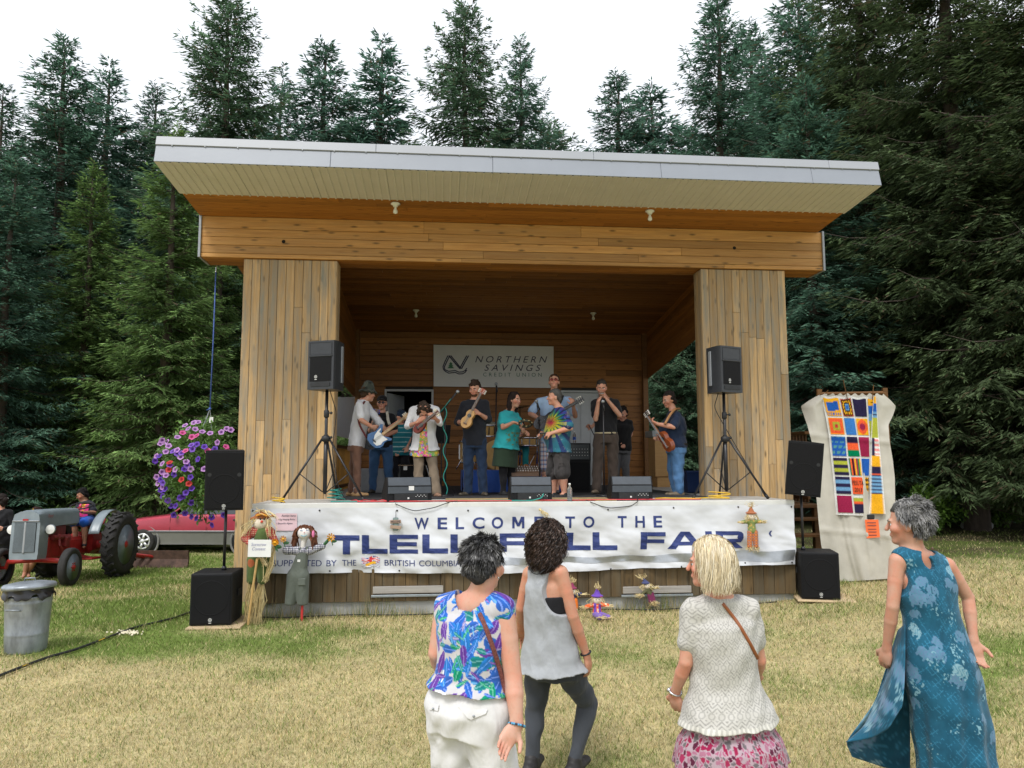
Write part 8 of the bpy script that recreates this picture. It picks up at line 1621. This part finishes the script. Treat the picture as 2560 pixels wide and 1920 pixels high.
# ---- blond woman in the knitted top
GBROW = mat('grey brow', (.2, .17, .14), .8); p = w3 = Person('blond bobbed woman in cream lace knit top and pink patterned skirt', 4.05, J(head=(1774, 1410), look=(-.94, .3, -.04), sl=(1728, 1522, -.03), sr=(1872, 1520, .03), el=(1715, 1655, -.03), wl=(1687, 1733, .08), hl=(1697, 1792, .12), er=(1898, 1650, .06), wr=(1892, 1690, .26), hr=(1885, 1700, .36), neck=(1797, 1486), pl=(1778, 1796, 0), pr=(1860, 1788, 0), kl=(1785, 1940, .05), kr=(1865, 1940, .05), al=(1790, 2075, 0), ar=(1870, 2075, 0), tl=(1780, 2085, .2), tr=(1880, 2085, .2)), GW, vox=FV, skin=(.58, .31, .22), front=(-.1, 1, 0), slope=.012, sex='f', fat=1.12, ground=0.)
p.browm = GBROW; p.body(nl=(.6, .6, 0), nr_=(0, 0, -1), curl=(.7, .5), thumbs=(1, -1)); p.hair('bob', (.55, .45, .29), .003, 40)
locks(p, 5600, (.19, .29), [(.54, .43, .25), (.60, .50, .32), (.64, .55, .38), (.68, .61, .47)], 9, 'bob', .0026, zmin=-.7, K=12, rad=(.090, .110, .102), curl=.0045, cf=26.)
def knit(V):
    l = (V-p.H)@p.R; u = np.arctan2(l[:, 0], -l[:, 1])*.19; v = l[:, 2]; row = v/.074; ri = np.floor(row); fr = row-ri; uu = (u/.044+.5*(ri % 2)); fu = np.abs((uu % 1)-.5)*2
    zig = ((fr*4+fu*1.1) % 1 < .34) & (fr < .58); loop = (np.abs(np.hypot((fu-.0)*.9, (fr-.80)*3)-.55) < .12) & (fr > .58); c = np.tile(np.array([.50, .485, .45]), (len(V), 1)); c[zig] *= .6; c[loop] *= .72; hemb = v < .007; c[hemb] = np.array([.54, .525, .48])*(.85+.3*(np.sin(u[hemb]*300) > 0)[:, None]); return c*(.95+.1*fbm(u*200, v*200, 2)[:, None])
kn_ = p.top(knit, 'short', hem=-.02, g=.022, flare=.05, name='knit_top', vox=.0045, frac=.6, m=cloth('knit', .95, .5, 8), ncr=.07, neckcut=.012)
def pink(V):
    R = np.random.default_rng(4); l = (V-p.H)@p.R; u = np.stack([np.arctan2(l[:, 0], -l[:, 1])*.24, l[:, 2]], 1); lo, hi = u.min(0), u.max(0); Q = R.uniform(lo, hi, (900, 2)); cc = np.array([[.28, .01, .06], [.34, .025, .09], [.36, .11, .19], [.09, .01, .035], [.13, .12, .12], [.36, .15, .22], [.3, .02, .07], [.14, .12, .13]])[R.integers(0, 8, 900)]; o = np.zeros((len(V), 3))
    for i in range(0, len(V), 4000):
        d = np.linalg.norm((u[i:i+4000, None]-Q[None])*np.array([1, .8]), axis=2); s_ = np.partition(d, 1, axis=1); k = d.argmin(1); e = (s_[:, 1]-s_[:, 0]) < .0032; o[i:i+4000] = np.where(e[:, None], [[.4, .3, .34]], cc[k])
    return o
p.skirt(pink, .42, .235, .30, .25, g=.012, vox=.006, waist=.04, wob=lambda X: .008*np.sin(np.arctan2(X[..., 0]-w3.H[0], X[..., 1]-w3.H[1])*11)*np.clip((w3.H[2]-X[..., 2])*4, 0, 1)); p.shoes((.12, .08, .05))
bt = caster(kn_, p.o); tape(p, [on(bt, 1784+(1885-1784)*t+8*math.sin(t*3.1), 1482+(1632-1482)*t, .005) for t in np.linspace(.02, 1.22, 30)], .017, mat('tan leather strap', (.27, .085, .025), .5, .15), 'bag_strap')
W = p.j['wl']; ax = nrm(p.j['wl']-p.j['el']); e1_ = nrm(np.cross(ax, (0, 1, 0))); e2_ = np.cross(ax, e1_); MB().tube([W-ax*.012+(e1_*math.cos(a)+e2_*math.sin(a)*.85)*.032-p.o for a in a_], .006, 6).ball(W-ax*.012-e1_*.034-p.o, .012, 8).obj('wrist_watch', CHROME, p.root, True)
# ---- woman in the blue batik dress
p = w4 = Person('grey haired woman in long sleeveless blue batik dress walking at the right', 4.5, J(head=(2268, 1311), look=(-.86, .5, -.06), sl=(2240, 1396, -.02), sr=(2370, 1410, .02), el=(2232, 1516, -.03), wl=(2217, 1620, .05), hl=(2207, 1680, .09), er=(2420, 1494, .05), wr=(2434, 1602, -.02), hr=(2447, 1668, -.05), neck=(2280, 1372), pl=(2306, 1640, 0), pr=(2384, 1640, 0), kl=(2312, 1790, .06), kr=(2392, 1800, -.04), al=(2318, 1945, .1), ar=(2400, 1955, -.06), tl=(2290, 1955, .22), tr=(2375, 1965, .1)), GW, vox=FV, skin=(.52, .29, .205), front=(-.25, 1, 0), slope=.012, sex='f', fat=1.04, ground=float(gz(2.6, 4.5)))
p.browm = GBROW; p.body(nl=(.7, .4, 0), nr_=(-.1, -1, .1), curl=(.6, .55), thumbs=(1, 1)); p.hair('short', (.09, .088, .085), .007, 60)
locks(p, 5600, (.035, .07), [(.06, .06, .06), (.13, .128, .125), (.24, .235, .23), (.36, .35, .34)], 13, 'short', .003, curl=.004, K=10, zmin=-.85)
def batik(V):
    l = (V-p.H)@p.R; u = np.arctan2(l[:, 0], -l[:, 1])*.2; v = l[:, 2]; n = fbm(u*16, v*16, 3); c = np.array([.012, .088, .15])*(.65+.8*n[:, None]); ln = ((u*.8+v*.55)/.021 % 1 < .13) | ((v*.8-u*.55)/.045 % 1 < .07); c = np.where((ln & (fbm(u*30, v*30, 8) > .48))[:, None], c*1.9+.01, c); R = np.random.default_rng(6)
    for i in range(110):
        cx, cy = R.uniform(-.5, .5), R.uniform(-.8, .55); a = R.uniform(-.9, .3); L = R.uniform(.03, .047); du, dv = u-cx, v-cy; x = (du*math.cos(a)+dv*math.sin(a))/L; y = (-du*math.sin(a)+dv*math.cos(a))/L
        if i % 3: body_ = (x**2/1.1+y**2/.5 < 1) | ((x-.95)**2/.16+(y-.25)**2/.2 < 1) | ((np.abs(x-.55) < .18) & (y < 0) & (y > -1.0)) | ((np.abs(x+.6) < .2) & (y < 0) & (y > -1.0)) | ((x-1.35)**2/.03+(y+.2)**2/.3 < 1); inner = np.sin(x*9+4*np.sin(y*5)) > .55; m = body_ & (fbm(u*60, v*60, 9) > .25); k = np.where(inner[:, None], [[.10, .26, .36]], np.array([[.26, .43, .5]]) if i % 4 == 1 else np.array([[.13, .23, .37]])); c = np.where(m[:, None], k*.8+c*.2, c)
        else: r = np.hypot(x, y); t = np.arctan2(y, x); m = (fbm(u*75+i, v*75, 19) > .53+.12*r) & (np.cos(t*4+i+r*2) > -.5); c = np.where((m & (r < 1.25))[:, None], [[.2, .38, .46]], c)
    return c
kc = (w4.T-.035, W2S(p.H)[0]); kx = ((P(2325, 1404, 4.4)-p.H)@p.R)
arm4 = lambda l: np.maximum(.02*(1-(((np.abs(l[..., 0])-.185)/.058)**2+((l[..., 2]-(w4.T-.05))/.125)**2)), np.where(l[..., 1] < 0, .02*(1-(((l[..., 0]-kx[0])*.92+(l[..., 2]-kx[2])*.38)/.026)**2-(((l[..., 2]-kx[2])*.92-(l[..., 0]-kx[0])*.38)/.052)**2), -1))
sd = SD(); r0 = p.st(.018); sd.loft(p.H, p.R, [(.20-p.H[2], .205, .18, .0), (-.35, .21, .175, .01), (-.12, .208, .165, .005)]+[r for r in r0 if r[0] >= 0], .02)
nt4 = p.T+.032
for e in 'lr': sd.cone(p.j['neck']-p.R[:, 2]*.045, p.j['neck']*.3+p.j['s'+e]*.7-p.R[:, 2]*.012, .068, .062, .04)
def cut4(X):
    l = (X-p.H)@p.R; return np.maximum(np.minimum(l[..., 2]-nt4, .075-np.hypot(l[..., 0], l[..., 1])), arm4(l))
dr_ = p.add('dress', sd, cloth('batik cloth', .85, .6, 7), batik, .005, cut4, lambda X: .010*np.sin(np.arctan2(X[..., 0]-w4.H[0], X[..., 1]-w4.H[1])*9+X[..., 2]*2)*np.clip((w4.H[2]+.05-X[..., 2])*2.2, 0, 1)+.004*np.sin(X[..., 2]*25+X[..., 0]*14))
MB().ball(P(2311, 1367, 4.5)-p.o+np.array([0, -.085, 0]), .008, 8).obj('button', mat('brown button', (.1, .05, .03), .4), p.root)
BAT = dr_.data.materials[0]
def sheet(rows, name):
    A = [np.array([P(x, y, 4.5+d) for x, y, d in r]) for r in rows]; n = 26; m_ = 34; G = []
    for r in A: t = np.linspace(0, len(r)-1, n); G.append(np.stack([np.interp(t, np.arange(len(r)), r[:, i]) for i in range(3)], 1))
    G = np.array(G); t = np.linspace(0, len(G)-1, m_); Q = np.stack([np.stack([np.interp(t, np.arange(len(G)), G[:, j, i]) for i in range(3)], 1) for j in range(n)], 1)
    for _ in range(4): Q[1:-1] = (Q[:-2]+2*Q[1:-1]+Q[2:])/4; Q[:, 1:-1] = (Q[:, :-2]+2*Q[:, 1:-1]+Q[:, 2:])/4
    V = Q.reshape(-1, 3); i = (np.arange(m_-1)[:, None]*n+np.arange(n-1)[None]).ravel(); o = link(name, npmesh(name, V-p.o, np.stack([i, i+1, i+n+1, i+n], 1), BAT, True, batik(V)), p.root); o.modifiers.new('thick', 'SOLIDIFY').thickness = .004; return o
sheet([[(2262, 1560, -.02), (2244, 1575, .06), (2236, 1600, .12)], [(2262, 1640, -.08), (2236, 1650, .0), (2216, 1680, .16)], [(2260, 1710, -.13), (2222, 1730, -.04), (2188, 1755, .18)], [(2256, 1760, -.15), (2212, 1785, -.06), (2160, 1815, .16)], [(2253, 1768, -.15), (2222, 1822, -.08), (2178, 1846, .04), (2114, 1855, .16)]], 'flying_panel')
sheet([[(2236, 1600, .12), (2250, 1600, .2), (2270, 1600, .22)], [(2188, 1755, .18), (2230, 1770, .26), (2275, 1780, .26)], [(2114, 1855, .16), (2190, 1850, .3), (2275, 1860, .3)], [(2130, 1892, .2), (2200, 1915, .34), (2275, 1935, .32)]], 'front_panel')
p.shoes((.25, .04, .03)); sk_ = p
# small repeated bits that cannot be picked apart singly
for o in bpy.data.objects:
    if o.parent and o.name.split('.')[0] in ('screws', 'grommets', 'knobs', 'bolts', 'tread_lugs', 'lugs', 'controls', 'strings', 'jingles', 'straw', 'straw_hair', 'straw_limbs', 'yarn_hair', 'hair_locks', 'written_lines', 'tuning_pegs', 'grille_bars', 'bracelet', 'bracelet_beads'): o['kind'] = 'stuff'
